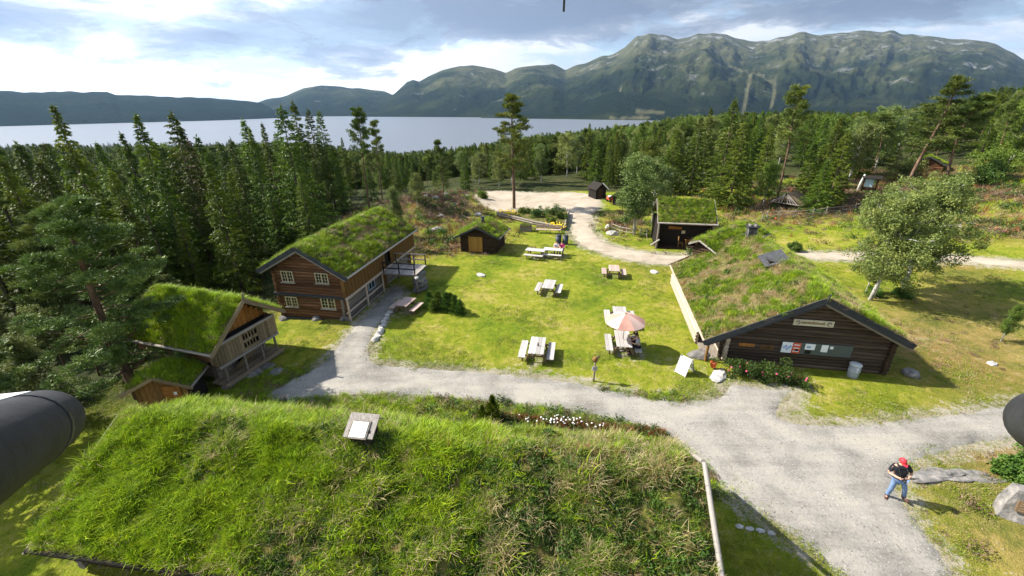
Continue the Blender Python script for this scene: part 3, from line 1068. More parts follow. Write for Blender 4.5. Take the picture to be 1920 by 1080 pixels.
# local x: across (positive towards the camera), local y: along the ridge to the right-hand gable
w_fg = gable_shell(-2.3, 2.9, 0.6, fg_len - 0.5, -0.3, 1.85, 1.65, 3.2).build('wall', m_log_dark, fg)
for i in range(7):
    log_piece(w_fg, (2.95, 0.3, 0.1 + i * 0.27), (2.95, fg_len - 0.2, 0.1 + i * 0.27), 0.29, m_log_dark)
gable_logs(w_fg, -2.3, 2.9, fg_len - 0.5, -0.1, 1.85, 1.7, 3.2, 0.27, m_log_dark)
gable_logs(w_fg, -2.3, 2.9, 0.6, -0.1, 1.85, 1.7, 3.2, 0.27, m_log_grey)
turf_roof(fg, -2.75, 3.7, 0, fg_len, 1.8, 1.4, 3.48, thick=0.22, grass='wild', seed=4, step=0.16, barge=m_log_grey, eave=m_plank_dark, lumps=0.26, barge_h=0.0, barge_back=False)
log_piece(fg, (0.0, fg_len + 0.05, 3.9), (3.85, fg_len + 0.05, 1.68), 0.16, m_barge_lite, 'verge_log')
log_piece(fg, (-0.1, fg_len + 0.05, 3.82), (-2.85, fg_len + 0.05, 2.05), 0.16, m_barge_lite, 'verge_log')
# smoke hatch near the ridge: a dark shaft under a slanting lid with a white pane
hp = Vector(G(683, 812, 3.85))
hl = Matrix.Rotation(-fg_yaw, 4, 'Z') @ (hp - Vector((FG0.x, FG0.y, 0)))
hatch = MB().box((hl.x, hl.y, 3.70), (0.58, 0.72, 0.95), mi=0).build('roof_hatch', m_plank_dark, fg)
tilt = Matrix.Rotation(R(28), 3, 'Y')
MB().box((hl.x + 0.06, hl.y, 4.22), (0.84, 1.02, 0.05), tilt).build('lid', m_barge_lite, hatch)
MB().box((hl.x + 0.20 + 0.03, hl.y - 0.02, 4.14 + 0.065), (0.52, 0.54, 0.03), tilt).build('pane', m_white, hatch)
MB().box((hl.x + 0.20 + 0.02, hl.y - 0.02, 4.14 + 0.05), (0.62, 0.64, 0.03), tilt).build('frame', m_log_grey, hatch)
MB().box((hl.x - 0.33, hl.y, 4.24), (0.34, 1.02, 0.05), Matrix.Rotation(R(-40), 3, 'Y')).build('back_lid', m_log_grey, hatch)

# ================================================================== two-storey log loft house
H1 = thing('loft_house', 'two-storey reddish log house with four small-paned windows and a shaggy turf roof', 'house', (-14.45, 27.15, 0), -0.192)
d1 = 0.235
w1_ = gable_shell(-2.45, 2.5, 0.62, 11.4, -0.75, 3.45, 3.35, 5.0).build('wall', m_plank_dark, H1)
gable_logs(w1_, -2.5, 2.5, 0.6, -0.45, 3.6, 3.5, 5.15, d1, m_log_red, ext=0.22)
gable_logs(w1_, -2.5, 2.5, 11.4, -0.45, 3.6, 3.5, 5.15, d1, m_log_red, ext=0.22)
side_logs(w1_, 2.5, 0.6, 11.4, -0.5, 1.75, d1, m_log_grey, ext=0.2)
side_logs(w1_, -2.5, 0.6, 11.4, -0.8, 3.5, d1, m_log_red, ext=0.2)
# a darker squared sill beam between the floors and at the foot
for zz in (1.62, -0.28):
    plank_piece(H1, (-2.8, 0.44, zz), (2.8, 0.44, zz), 0.2, 0.12, m_barge_dark, 'sill_beam', up=(0, -1, 0))
for (a, b, c, d) in ((526, 507, 553, 529), (590, 511, 618, 532), (535, 555, 561, 575), (601, 557, 631, 579)):
    x, z, w, h = face_box(H1, 0.5, a, b, c, d)
    casement(H1, x, 0.47, z, w, h)
turf_roof(H1, -3.3, 3.4, 0.0, 12.2, 3.42, 3.25, 5.22, thick=0.2, grass='meadow', seed=11, barge=m_barge_dark, lumps=0.12, barge_h=0.16)
for (xa, za) in ((-3.2, 3.3), (3.3, 3.13)):
    plank_piece(H1, (0, 0.04, 5.03), (xa, 0.04, za), 0.12, 0.05, m_barge_lite, 'rake_board', up=(0, -1, 0))
# boarded gallery along the yard side, on posts
gb = MB()
yy = 0.35
k = 0
while yy < 12.0:
    if not (6.0 < yy < 7.0):
        gb.box((3.02 + (k % 2) * 0.02, yy + 0.12, 2.48), (0.045, 0.22, 1.45))
    yy += 0.235
    k += 1
prop(gb.build('gallery_boarding', m_plank_ochre, H1), kind='stuff')
for i in range(3):
    plank_piece(H1, (2.74, 0.30 - 0.01 * i, 1.95 + i * 0.45), (3.0, 0.30, 1.95 + i * 0.45), 0.42, 0.05, m_plank_ochre, 'corner_board', up=(0, -1, 0))
log_piece(H1, (3.05, 0.15, 1.70), (3.05, 12.1, 1.70), 0.2, m_log_pale, 'gallery_beam')
log_piece(H1, (2.95, 0.15, 0.62), (2.95, 5.6, 0.62), 0.14, m_log_pale, 'lower_rail')
log_piece(H1, (2.95, 0.15, 0.06), (2.95, 5.6, 0.06), 0.18, m_log_grey, 'foot_beam')
for py_ in (0.3, 2.9, 5.5, 8.4, 11.8):
    log_piece(H1, (3.0, py_, -0.3), (3.0, py_, 1.65), 0.16, m_log_pale if py_ < 6 else m_log_grey, 'gallery_post')
door1 = MB().box((2.64, 6.4, 0.75), (0.06, 0.9, 1.7)).build('door', m_plank_ochre, H1)
MB().box((2.69, 6.1, 0.75), (0.03, 0.05, 0.12)).build('handle', m_metal_dark, door1)
win_s = MB().box((2.62, 4.3, 1.1), (0.06, 0.9, 0.7)).build('side_window', m_glass, H1)
wf = MB()
for s in (-1, 1):
    wf.box((2.66, 4.3 + s * 0.45, 1.1), (0.08, 0.07, 0.77))
    wf.box((2.665, 4.3, 1.1 + s * 0.35), (0.08, 0.83, 0.07))
wf.box((2.66, 4.3, 1.1), (0.06, 0.05, 0.63))
wf.build('frame', mat_plain('pale_blue_paint', (0.36, 0.46, 0.55)), win_s)
dk = MB().box((2.75, 6.5, 2.45), (0.3, 1.0, 1.4)).build('gallery_doorway', m_plank_dark, H1)
# corner stones under the house
for i, (x, y) in enumerate(((-2.5, 0.4), (0.2, 0.42), (2.4, 0.5), (2.6, 5.5), (2.6, 11.0))):
    o = link('foundation_stone', rock_mesh(i + 3, 0.38, 0.3, 0.26), H1, m_stone)
    wv = Matrix.Rotation(-0.192, 3, 'Z') @ Vector((x, y, 0))
    o.location = (x, y, tz(H1.location.x + wv.x, H1.location.y + wv.y) + 0.04)

# timber bridge to the gallery door
br = thing('footbridge', 'grey plank footbridge with slim railings leading to the gallery of the log house', 'bridge', (-14.45, 27.15, 0), -0.192)
bx0, bx1, by0, by1, bz = 3.18, 6.0, 5.3, 7.7, 1.66
nb = 14
for i in range(nb):
    xx = bx0 + (bx1 - bx0) * (i + 0.5) / nb
    plank_piece(br, (xx, by0, bz), (xx, by1, bz), (bx1 - bx0) / nb * 0.94, 0.05, m_barge_lite, 'deck_plank')
for yb in (by0 + 0.2, by1 - 0.2):
    log_piece(br, (bx0 - 0.1, yb, bz - 0.13), (bx1 + 0.05, yb, bz - 0.13), 0.18, m_log_grey, 'bearer')
for yb in (by0 + 0.05, by1 - 0.05):
    for i in range(3):
        xx = bx0 + 0.1 + (bx1 - bx0 - 0.2) * i / 2
        plank_piece(br, (xx, yb, bz), (xx, yb, bz + 0.92), 0.08, 0.08, m_plank_dark, 'railing_post', up=(0, 1, 0))
    for zz in (0.45, 0.9):
        plank_piece(br, (bx0, yb, bz + zz), (bx1, yb, bz + zz), 0.09, 0.045, m_plank_dark if yb < 6 else m_barge_lite, 'rail', up=(0, 1, 0))
for i in range(4):
    o = link('pier_stone', rock_mesh(20 + i, 0.62 - i * 0.05, 0.9 - 0.06 * i, 0.27), br, m_stone)
    o.location = (bx1 - 0.2 + 0.05 * (i % 2), (by0 + by1) / 2 - 0.2 + 0.1 * (i % 2), 0.12 + i * 0.40)
link('pier_cap', rock_mesh(31, 0.2, 0.2, 0.14), br, m_stone_lite, loc=(bx1 + 0.1, by0 - 0.05, bz - 0.2))
o = link('pier_post', MB().tube([(bx1, by0 + 0.05, -0.1), (bx1, by0 + 0.05, bz - 0.2)], [0.09, 0.08], 8).mesh('pier_post'), br, m_log_grey)

# ================================================================== storehouse with an overhanging upper floor
ST = thing('storehouse', 'small timber storehouse with a plank gallery overhanging its porch and a bright green turf roof', 'storehouse', (-15.0, 21.35, tz(-15.5, 21.3)), 1.276)
st_w = gable_shell(-1.55, 1.5, 1.25, 5.9, 0.25, 1.5, 1.5, 1.6).build('wall', m_plank_dark, ST)
gable_logs(st_w, -1.55, 1.5, 1.2, 0.28, 1.52, 1.52, 1.62, 0.2, m_log_grey, ext=0.2)
side_logs(st_w, -1.6, 1.2, 5.9, 0.2, 1.5, 0.2, m_log_grey, ext=0.2)
side_logs(st_w, 1.55, 1.2, 5.9, 0.2, 1.5, 0.2, m_log_grey, ext=0.2)
up_w = gable_shell(-1.85, 1.85, 0.75, 6.1, 1.5, 2.95, 2.95, 4.45).build('upper_wall', m_plank_dark, ST)
side_logs(up_w, -1.88, 0.8, 6.0, 1.45, 2.9, 0.21, m_log_red, ext=0.2)
side_logs(up_w, 1.88, 0.8, 6.0, 1.45, 2.9, 0.21, m_log_red, ext=0.2)
# gable field of broad orange boards
xx = -1.8
while xx < 1.8:
    zt_ = 4.42 - abs(xx + 0.15) * 0.80
    if zt_ > 2.95:
        plank_piece(up_w, (xx + 0.15, 0.70, 2.75), (xx + 0.15, 0.70, zt_), 0.28, 0.05, m_plank_orange, 'gable_board', up=(0, -1, 0))
    xx += 0.3
# gallery front of upright planks with small arched openings in the middle
xx = -1.95
while xx < 1.9:
    mid = -0.35 < xx + 0.1 < 0.6
    plank_piece(ST, (xx + 0.1, 0.22, 1.42), (xx + 0.1, 0.22 + random.uniform(-0.01, 0.01), 1.62 if mid else 2.62), 0.185, 0.04, m_plank_grey, 'gallery_plank', up=(0, -1, 0))
    if mid:
        plank_piece(ST, (xx + 0.1, 0.222, 1.95), (xx + 0.1, 0.222, 2.12), 0.185, 0.04, m_plank_grey, 'gallery_plank', up=(0, -1, 0))
        plank_piece(ST, (xx + 0.1, 0.22, 2.45), (xx + 0.1, 0.22, 2.62), 0.185, 0.04, m_plank_grey, 'gallery_plank', up=(0, -1, 0))
        for zz in (1.62, 2.12):
            plank_piece(ST, (xx + 0.005, 0.22, zz), (xx + 0.005, 0.22, zz + 0.33), 0.07, 0.04, m_plank_grey, 'baluster', up=(0, -1, 0))
    xx += 0.2
for zz, hh, mm in ((1.38, 0.12, m_barge_lite), (2.66, 0.12, m_barge_lite)):
    plank_piece(ST, (-2.05, 0.17, zz), (2.0, 0.17, zz), 0.13, hh, mm, 'gallery_rail')
for s, x in ((-1, -2.0), (1, 1.98)):
    for j in range(3):
        plank_piece(ST, (x, 0.30 + j * 0.2, 1.42), (x, 0.30 + j * 0.2, 2.7), 0.19, 0.04, m_plank_grey, 'gallery_plank', up=(1, 0, 0))
MB().box((0, 0.75, 1.36), (3.9, 1.1, 0.08)).build('gallery_floor', m_log_dark, ST)
deckp = MB().box((-0.1, 0.55, 0.22), (3.9, 1.25, 0.09)).build('porch_deck', m_log_grey, ST)
for j in range(5):
    plank_piece(deckp, (-2.1, 0.02 + j * 0.25, 0.30), (1.95, 0.02 + j * 0.25, 0.30), 0.235, 0.05, m_plank_grey, 'deck_plank')
for x in (-1.75, -0.5, 0.7, 1.7):
    log_piece(ST, (x, 0.25, 0.32), (x, 0.25, 1.36), 0.13, m_log_grey, 'porch_post')
dr = MB().box((0.1, 1.06, 0.83), (0.75, 0.06, 1.0)).build('door', m_plank_dark, ST)
plank_piece(ST, (-0.55, 0.9, 0.34), (0.35, 0.35, 1.25), 0.4, 0.04, m_plank_grey, 'leaning_board', up=(0, -1, 0))
turf_roof(ST, -2.55, 2.4, -0.25, 6.5, 2.5, 2.7, 4.5, thick=0.2, grass='bright', seed=21, barge=m_plank_grey, lumps=0.1, barge_h=0.12)
log_piece(ST, (0, -0.3, 4.55), (-0.02, -0.34, 5.0), 0.09, m_log_grey, 'finial')
for i, (x, y) in enumerate(((-1.9, 0.3), (1.8, 0.3), (-1.6, 5.8), (1.6, 5.8), (0, 1.0))):
    link('foundation_stone', rock_mesh(40 + i, 0.28, 0.28, 0.25), ST, m_stone, loc=(x, y, 0.02))
for i, p in enumerate(((497, 690), (478, 702), (517, 700))):
    q = G(*p)
    o = link('step_stone', rock_mesh(60 + i, 0.62 - 0.1 * i, 0.42, 0.16), None, m_stone, loc=(q.x, q.y, q.z + 0.05), rot=(0, 0, i * 1.1))
    prop(o, ['large flat grey stepping stone nearest the storehouse porch', 'flat stone tucked under the corner of the storehouse porch', 'outermost small flat stone beside the path to the storehouse'][i], 'stone', 'stepping stones at the storehouse')

# low shed squeezed between the storehouse and the long house
SH = thing('plank_shed', 'low brown plank shed half hidden by the big pine beside the storehouse', 'shed', (-17.75, 17.55, tz(-18.15, 17.9)), 0.20)
shw = gable_shell(-1.25, 1.25, 0.35, 1.75, -0.2, 1.65, 1.65, 2.2).build('wall', m_plank_dark, SH)
xx = -1.2
while xx < 1.15:
    plank_piece(shw, (xx + 0.12, 0.32, 0.0), (xx + 0.12, 0.32, 2.2 - abs(xx + 0.12) * 0.42), 0.22, 0.045, m_plank_ochre, 'wall_plank', up=(0, -1, 0))
    xx += 0.235
sdoor = MB().box((0.45, 0.27, 0.9), (0.8, 0.05, 1.5)).build('door', m_plank_orange, SH)
MB().box((0.6, 0.235, 1.2), (0.14, 0.012, 0.18)).build('notice', m_white, sdoor)
turf_roof(SH, -1.5, 1.5, 0.0, 1.9, 1.55, 1.55, 2.3, thick=0.16, grass='bright', seed=25, barge=m_plank_grey, lumps=0.08, barge_h=0.08)

# ================================================================== small dark hut on the lawn
HU = thing('small_hut', 'tiny dark log hut with a yellow pine door on the lawn', 'hut', (-3.5, 41.1, 0), -0.25)
hw = gable_shell(-1.75, 1.75, 0.55, 3.7, -0.2, 1.75, 1.75, 2.6).build('wall', m_plank_dark, HU)
gable_logs(hw, -1.75, 1.75, 0.5, -0.05, 1.75, 1.75, 2.6, 0.22, m_log_dark, ext=0.12)
side_logs(hw, -1.78, 0.5, 3.7, -0.1, 1.7, 0.22, m_log_dark, ext=0.12)
side_logs(hw, 1.78, 0.5, 3.7, -0.1, 1.7, 0.22, m_log_dark, ext=0.12)
x, z, w, h = face_box(HU, 0.36, 879, 444, 904, 472)
hd = MB().box((x, 0.36, z), (w + 0.12, 0.05, h + 0.08)).build('door', m_plank_orange, HU)
for j in range(5):
    plank_piece(hd, (x - w / 2 + w * (j + 0.5) / 5, 0.325, z - h / 2), (x - w / 2 + w * (j + 0.5) / 5, 0.325, z + h / 2), w / 5 * 0.95, 0.03, m_door_yel, 'door_plank', up=(0, -1, 0))
turf_roof(HU, -2.4, 2.35, 0.0, 4.1, 1.5, 1.65, 2.7, thick=0.18, grass='meadow', seed=31, barge=m_barge_dark, lumps=0.1, barge_h=0.08)
MB().tube([(0.1, 1.9, 2.6), (0.1, 1.9, 3.35)], 0.16, 10).build('stovepipe', m_metal_dark, HU)
MB().box((0.1, 1.9, 3.40), (0.42, 0.42, 0.05)).build('chimney_cap', m_metal_dark, HU)

# ================================================================== long cafe house on the right
RB = thing('log_cafe', 'long dark log house with notice board on its gable and patchy turf roof', 'house', (16.34, 19.95, 0), -0.185)
rw = gable_shell(-4.15, 3.95, 0.66, 12.0, -0.2, 2.05, 2.3, 4.2).build('wall', m_plank_dark, RB)
gable_logs(rw, -4.2, 4.0, 0.6, 0.02, 2.0, 2.25, 4.3, 0.225, m_log_brown, ext=0.3)
gable_logs(rw, -4.2, 4.0, 12.0, 0.02, 2.0, 2.25, 4.3, 0.225, m_log_dark, ext=0.3)
side_logs(rw, -4.2, 0.6, 12.0, 0.0, 2.0, 0.225, m_log_pale, ext=0.3)
side_logs(rw, 4.0, 0.6, 12.0, 0.0, 2.2, 0.225, m_log_dark, ext=0.3)
turf_roof(RB, -5.5, 4.57, 0.0, 12.6, 1.40, 2.15, 4.42, thick=0.2, grass='patchy', seed=41, barge=m_barge_dark, lumps=0.14, barge_h=0.22, eave=m_log_pale)
plank_piece(RB, (0, 0.05, 4.22), (4.5, 0.05, 1.98), 0.12, 0.05, m_log_grey, 'rake_board', up=(0, -1, 0))
plank_piece(RB, (0, 0.05, 4.22), (-5.4, 0.05, 1.24), 0.12, 0.05, m_barge_dark, 'rake_board', up=(0, -1, 0))
log_piece(RB, (0, -0.05, 4.55), (0, -0.12, 4.85), 0.08, m_barge_dark, 'finial')
for j in range(6):
    yy = 0.35 + j * 2.35
    log_piece(RB, (-5.2, yy, -0.1), (-5.2, yy, 1.45), 0.15, m_plank_ochre, 'porch_post')
for j in range(4):
    log_piece(RB, (-5.32, 2.3, 0.12 + j * 0.22), (-5.32, 12.2, 0.12 + j * 0.22), 0.225, m_log_pale, 'porch_log')
MB().box((-4.75, 6.3, 0.06), (1.0, 11.6, 0.14)).build('porch_floor', m_log_grey, RB)
# gable fittings
x, z, w, h = face_box(RB, 0.44, 1489, 599, 1562, 613)
sg = MB().box((x, 0.44, z), (w, 0.05, 0.36)).build('sign_board', mat_plain('cream_sign', (0.52, 0.47, 0.34)), RB)
for s in (-1, 1):
    mb = MB()
    mb.tube([(x + s * (w / 2 - 0.22 + 0.09 * math.cos(a)), 0.405, z + 0.10 * math.sin(a)) for a in [i * 0.7 for i in range(8)]], 0.018, 5)
    mb.build('scroll', m_log_dark, sg)
mb = MB()
for j in range(15):
    xx = x - w / 2 + 0.42 + j * (w - 0.84) / 15
    hh = random.choice((0.09, 0.12, 0.16))
    mb.box((xx, 0.409, z - 0.05 + hh / 2), (0.04, 0.012, hh))
    if j % 2:
        mb.box((xx + 0.05, 0.4085, z - 0.05 + hh * 0.7), (0.07, 0.011, 0.03))
    else:
        mb.box((xx + 0.05, 0.4085, z - 0.035), (0.08, 0.011, 0.03))
mb.build('lettering', m_plank_ochre, sg)
x, z, w, h = face_box(RB, 0.42, 1466, 642, 1594, 668)
nb_ = MB().box((x, 0.42, z), (w, 0.06, 0.72)).build('notice_board', mat_plain('grey_green_board', (0.075, 0.09, 0.085)), RB)
m_red = mat_plain('red_print', (0.62, 0.10, 0.04))
m_blue = mat_plain('blue_print', (0.25, 0.40, 0.62))
m_paper = mat_plain('paper', (0.80, 0.81, 0.82))


def paper(name, cx, cz, w_, h_, mat, parent, y=0.382):
    return MB().box((cx, y, cz), (w_, 0.012, h_)).build(name, mat, parent)


L_ = x - w / 2
p1_ = paper('map_poster', L_ + 0.30, z, 0.52, 0.66, m_paper, nb_)
for j in range(5):
    paper('map_patch', L_ + 0.16 + 0.08 * j, z + 0.1 * math.sin(j * 2.1), 0.10, 0.13, m_blue, p1_, 0.374)
p2_ = paper('red_poster', L_ + 0.78, z, 0.40, 0.66, m_red, nb_)
for j in range(3):
    paper('poster_text', L_ + 0.78, z + 0.2 - 0.2 * j, 0.30, 0.05, m_paper, p2_, 0.374)
paper('poster_picture', L_ + 0.82, z - 0.12, 0.16, 0.12, m_plank_dark, p2_, 0.370)
p3_ = paper('photo_poster', L_ + 1.45, z + 0.14, 0.50, 0.36, m_paper, nb_)
paper('poster_picture', L_ + 1.38, z + 0.12, 0.2, 0.12, m_blue, p3_, 0.374)
paper('dark_leaflet', L_ + 1.40, z - 0.2, 0.30, 0.24, m_plank_dark, nb_)
paper('leaflet', L_ + 2.18, z + 0.1, 0.33, 0.44, m_paper, nb_)
paper('small_note', L_ + 2.52, z + 0.18, 0.16, 0.16, m_paper, nb_)
x, z, w, h = face_box(RB, 0.44, 1386, 643, 1414, 650)
paper('name_plaque', x, z, w, 0.2, m_plank_orange, RB, 0.44)
x, z, w, h = face_box(RB, 0.44, 1427, 646, 1449, 656)
pq = paper('wooden_plaque', x, z, w, 0.26, m_plank_ochre, RB, 0.44)
for j in range(3):
    paper('plaque_text', x, z + 0.07 - 0.07 * j, w * 0.7, 0.025, m_log_dark, pq, 0.431)


def rb_local(px, py, z):
    q = G(px, py, z)
    return Matrix.Rotation(0.185, 3, 'Z') @ (Vector((q.x, q.y, z)) - Vector((16.34, 19.95, 0)))


q = rb_local(1450, 492, 4.3)
ht = MB().box((q.x, q.y, 4.05), (0.85, 1.0, 0.9)).build('roof_hatch', m_plank_dark, RB)
MB().box((q.x - 0.05, q.y, 4.58), (1.45, 1.45, 0.07), Matrix.Rotation(R(-22), 3, 'Y') @ Matrix.Rotation(R(12), 3, 'X')).build('lid', m_barge_dark, ht)
q = rb_local(1408, 440, 4.6)
ch = MB()
for j in range(5):
    ch.box((q.x, q.y, 4.2 + j * 0.2), (0.62 - 0.02 * (j % 2), 0.62 - 0.02 * (j % 2), 0.2))
cho = ch.build('chimney', mat_noise('sooty_stone', [(0.3, (0.03, 0.03, 0.03)), (0.5, (0.08, 0.075, 0.07)), (0.7, (0.2, 0.19, 0.18))], scale=4, rough=0.9, bump=0.6, bscale=9), RB)
MB().box((q.x, q.y, 5.24), (0.8, 0.8, 0.08)).build('chimney_cap', m_barge_dark, cho)
MB().box((q.x - 0.1, q.y - 0.33, 4.38), (0.7, 0.06, 0.3)).build('flashing', m_barge_lite, cho)
for s in (-1, 1):
    MB().box((q.x + s * 0.2, q.y, 5.34), (0.1, 0.5, 0.14)).build('chimney_stone', m_stone, cho)

# ================================================================== turf-roofed outhouse behind the cafe
r0, r1 = G(1312, 449, 4.0), G(1404, 414, 4.0)
dd = Vector((r1.x - r0.x, r1.y - r0.y)).normalized()
OB = thing('outhouse', 'small house behind the log cafe with a tidy turf roof and white bargeboard', 'house', (r0.x, r0.y, 0), math.atan2(dd.y, dd.x) - math.pi / 2)
oL = (r1 - r0).length + 0.6
ow = gable_shell(-0.4, 1.35, 0.4, oL - 0.3, -0.2, 3.4, 3.0, 3.7).build('wall', m_log_dark, OB)
side_logs(ow, 1.42, 0.4, oL - 0.3, 0, 3.0, 0.24, m_log_dark, ext=0.15)
gable_logs(ow, -0.4, 1.35, 0.38, 0, 3.4, 3.0, 3.7, 0.24, m_log_dark, ext=0.1)
turf_roof(OB, -0.75, 1.8, 0, oL, 3.45, 3.0, 3.85, thick=0.2, grass='meadow', seed=45, barge=m_barge_lite, lumps=0.1, barge_h=0.0)

# ================================================================== open-fronted dark shed
S1 = thing('open_shed', 'black open-fronted shed with a deep turf roof standing by the bend of the lane', 'shed', (14.96, 42.4, 0), -0.20 - math.pi / 2)
# local y runs along the front to the right, local x runs towards the camera
sw_ = MB()
sw_.box((-4.4, 2.7, 1.3), (0.1, 5.3, 2.8))
sw_.box((-2.2, 0.05, 1.3), (4.4, 0.1, 2.8))
sw_.box((-2.2, 5.35, 1.3), (4.4, 0.1, 2.8))
sw = sw_.build('wall', m_plank_dark, S1)
back = MB().box((-1.2, 2.7, 1.25), (0.08, 5.0, 2.7)).build('inner_wall', m_plank_dark, S1)
MB().box((-2.2, 2.7, 0.06), (4.4, 5.2, 0.12)).build('floor', m_log_dark, S1)
for y in (0.1, 5.3):
    log_piece(S1, (0.0, y, 0), (0.0, y, 2.75), 0.2, m_log_grey, 'front_post')
plank_piece(S1, (0.0, 0, 2.72), (0.0, 5.4, 2.72), 0.16, 0.2, m_log_grey, 'front_beam')
MB().box((-1.1, 1.9, 1.95), (0.05, 1.3, 0.26)).build('sign', m_plank_orange, S1)
MB().box((-1.1, 2.75, 1.55), (0.06, 0.35, 0.3)).build('lantern', m_win_cream, S1)
turf_roof(S1, -5.1, 0.55, -0.1, 5.5, 2.75, 2.78, 4.62, xt=-2.3, thick=0.2, grass='lush', seed=51, barge=m_barge_lite, lumps=0.1, barge_h=0.05)
log_piece(S1, (0.15, -0.5, 0.35), (0.15, 0.3, 1.0), 0.16, m_barge_lite, 'prop')


def s1w(x, y, z):
    return Matrix.Translation(S1.location) @ Matrix.Rotation(S1.rotation_euler[2], 4, 'Z') @ Vector((x, y, z))


# bench table and two stools inside the shed
tb = thing('rustic_table', 'small rustic table in the mouth of the dark open shed', 'table', s1w(-0.5, 3.55, 0.12), -0.2)
for j in range(3):
    plank_piece(tb, (-0.6, -0.2 + 0.2 * j, 0.72), (0.6, -0.2 + 0.2 * j, 0.72), 0.19, 0.05, m_plank_orange, 'top_plank')
for sx in (-0.5, 0.5):
    for sy in (-0.2, 0.2):
        plank_piece(tb, (sx, sy, 0), (sx, sy, 0.7), 0.08, 0.08, m_plank_ochre, 'leg', up=(0, 1, 0))
for i, yy in enumerate((2.5, 4.55)):
    cb = thing('wooden_chair', ['brown wooden chair at the left end of the shed table', 'brown wooden chair at the right end of the shed table'][i], 'chair', s1w(-0.5, yy, 0.12), -0.2 + (0 if i == 0 else math.pi), 'chairs in the open shed')
    MB().box((0, 0, 0.45), (0.5, 0.5, 0.05)).build('seat', m_plank_ochre, cb)
    MB().box((-0.23, 0, 0.78), (0.05, 0.5, 0.6)).build('backrest', m_plank_ochre, cb)
    for sx in (-0.21, 0.21):
        for sy in (-0.21, 0.21):
            MB().box((sx, sy, 0.21), (0.06, 0.06, 0.42)).build('leg', m_plank_ochre, cb)

# ================================================================== cabins farther off
q = G(1733, 326)
CB = thing('hillside_cabin', 'little red-brown log cabin with a turf roof on the hillside among the trees', 'cabin', (q.x, q.y, q.z), -0.62)
cw = gable_shell(-1.9, 1.9, 0.5, 4.6, -0.8, 1.5, 1.5, 2.5).build('wall', m_plank_dark, CB)
gable_logs(cw, -1.9, 1.9, 0.45, -0.3, 1.5, 1.5, 2.5, 0.25, m_log_red, ext=0.15)
side_logs(cw, -1.92, 0.45, 4.6, -0.3, 1.5, 0.25, m_log_red, ext=0.15)
turf_roof(CB, -2.7, 2.7, 0, 5.0, 1.25, 1.25, 2.65, thick=0.2, grass='meadow', seed=61, step=0.4, barge=m_barge_dark, barge_h=0.08)

q = G(1128, 373)
B1 = thing('tool_shed', 'narrow black shed with a white bargeboard at the far end of the lane', 'shed', (q.x, q.y, q.z), 0.35)
gable_shell(-0.9, 0.9, 0.3, 2.6, -0.1, 1.4, 1.4, 2.2).build('wall', m_plank_dark, B1)
MB().box((-0.55, 1.4, 1.85), (1.5, 2.8, 0.1), Matrix.Rotation(R(-42), 3, 'Y')).build('roof', m_plank_dark, B1)
MB().box((0.55, 1.4, 1.85), (1.5, 2.8, 0.1), Matrix.Rotation(R(42), 3, 'Y')).build('roof', m_plank_dark, B1)
plank_piece(B1, (0, -0.06, 2.42), (1.15, -0.06, 1.4), 0.16, 0.04, m_white, 'bargeboard', up=(0, -1, 0))
MB().box((-0.1, 0.27, 0.8), (0.8, 0.05, 1.5)).build('door', m_log_dark, B1)

q = G(1166, 388)
B2 = thing('earth_shed', 'dark lean shed under a long straw-coloured turf roof beside the birches', 'shed', (q.x, q.y, q.z), -0.75)
gable_shell(-1.7, 1.5, 0.3, 4.5, -0.2, 1.2, 1.2, 2.4).build('wall', m_plank_dark, B2)
turf_roof(B2, -2.2, 2.0, 0, 5.0, 0.95, 1.0, 2.55, thick=0.18, grass='straw', seed=65, step=0.4, barge=m_plank_dark, barge_h=0.12)

# open grey shingled shelter on posts
q = G(1468, 392)
GR = thing('shingled_shelter', 'low open shelter with a grey board roof and bare rafters above the fenced field', 'shelter', (q.x, q.y, q.z), -0.95)
for x in (-1.5, 1.5):
    for y in (0.3, 3.0):
        log_piece(GR, (x, y, -0.3), (x, y, 0.9), 0.16, m_log_dark, 'post')
for s in (-1, 1):
    for j in range(11):
        yy = 0.05 + j * 0.3
        plank_piece(GR, (0, yy + 0.13, 2.15 + 0.015 * (j % 2)), (s * 2.1, yy + 0.13, 0.75 + 0.015 * (j % 2)), 0.32, 0.03, m_plank_grey if s > 0 else m_barge_dark, 'roof_board', up=(s * 0.55, 0, 0.83))
for s in (-1, 1):
    for j in range(4):
        plank_piece(GR, (s * 0.1, -0.04, 2.05), (s * (0.4 + 0.42 * j), -0.04, 0.78), 0.07, 0.06, m_barge_lite, 'rafter', up=(0, -1, 0))
plank_piece(GR, (-1.9, -0.03, 0.8), (1.9, -0.03, 0.8), 0.12, 0.1, m_log_grey, 'tie_beam')

# information booth and a leaning pale pole
q = G(1626, 362)
IB = thing('information_booth', 'small roofed board with a pale blue panel standing at the wood edge', 'booth', (q.x, q.y, q.z), -0.5)
for x in (-0.8, 0.8):
    log_piece(IB, (x, 0, -0.2), (x, 0, 2.2), 0.14, m_log_dark, 'post')
MB().box((-0.15, -0.02, 1.45), (1.0, 0.06, 1.1)).build('panel', mat_plain('pale_blue_sheet', (0.50, 0.68, 0.74)), IB)
MB().box((0, 0, 0.55), (1.7, 0.5, 0.5)).build('counter', m_log_dark, IB)
for s in (-1, 1):
    MB().box((0, s * 0.38, 2.32), (2.3, 0.9, 0.07), Matrix.Rotation(R(-24 * s), 3, 'X')).build('roof', m_plank_dark, IB)
q = G(1606, 362)
prop(MB().tube([(0, 0, -0.2), (0.12, 0, 1.4), (0.42, 0, 2.7)], [0.17, 0.15, 0.12], 8).build('carved_pole', m_stone_lite, None, loc=q),
     'stout pale leaning pole beside the roofed blue board', 'pole')

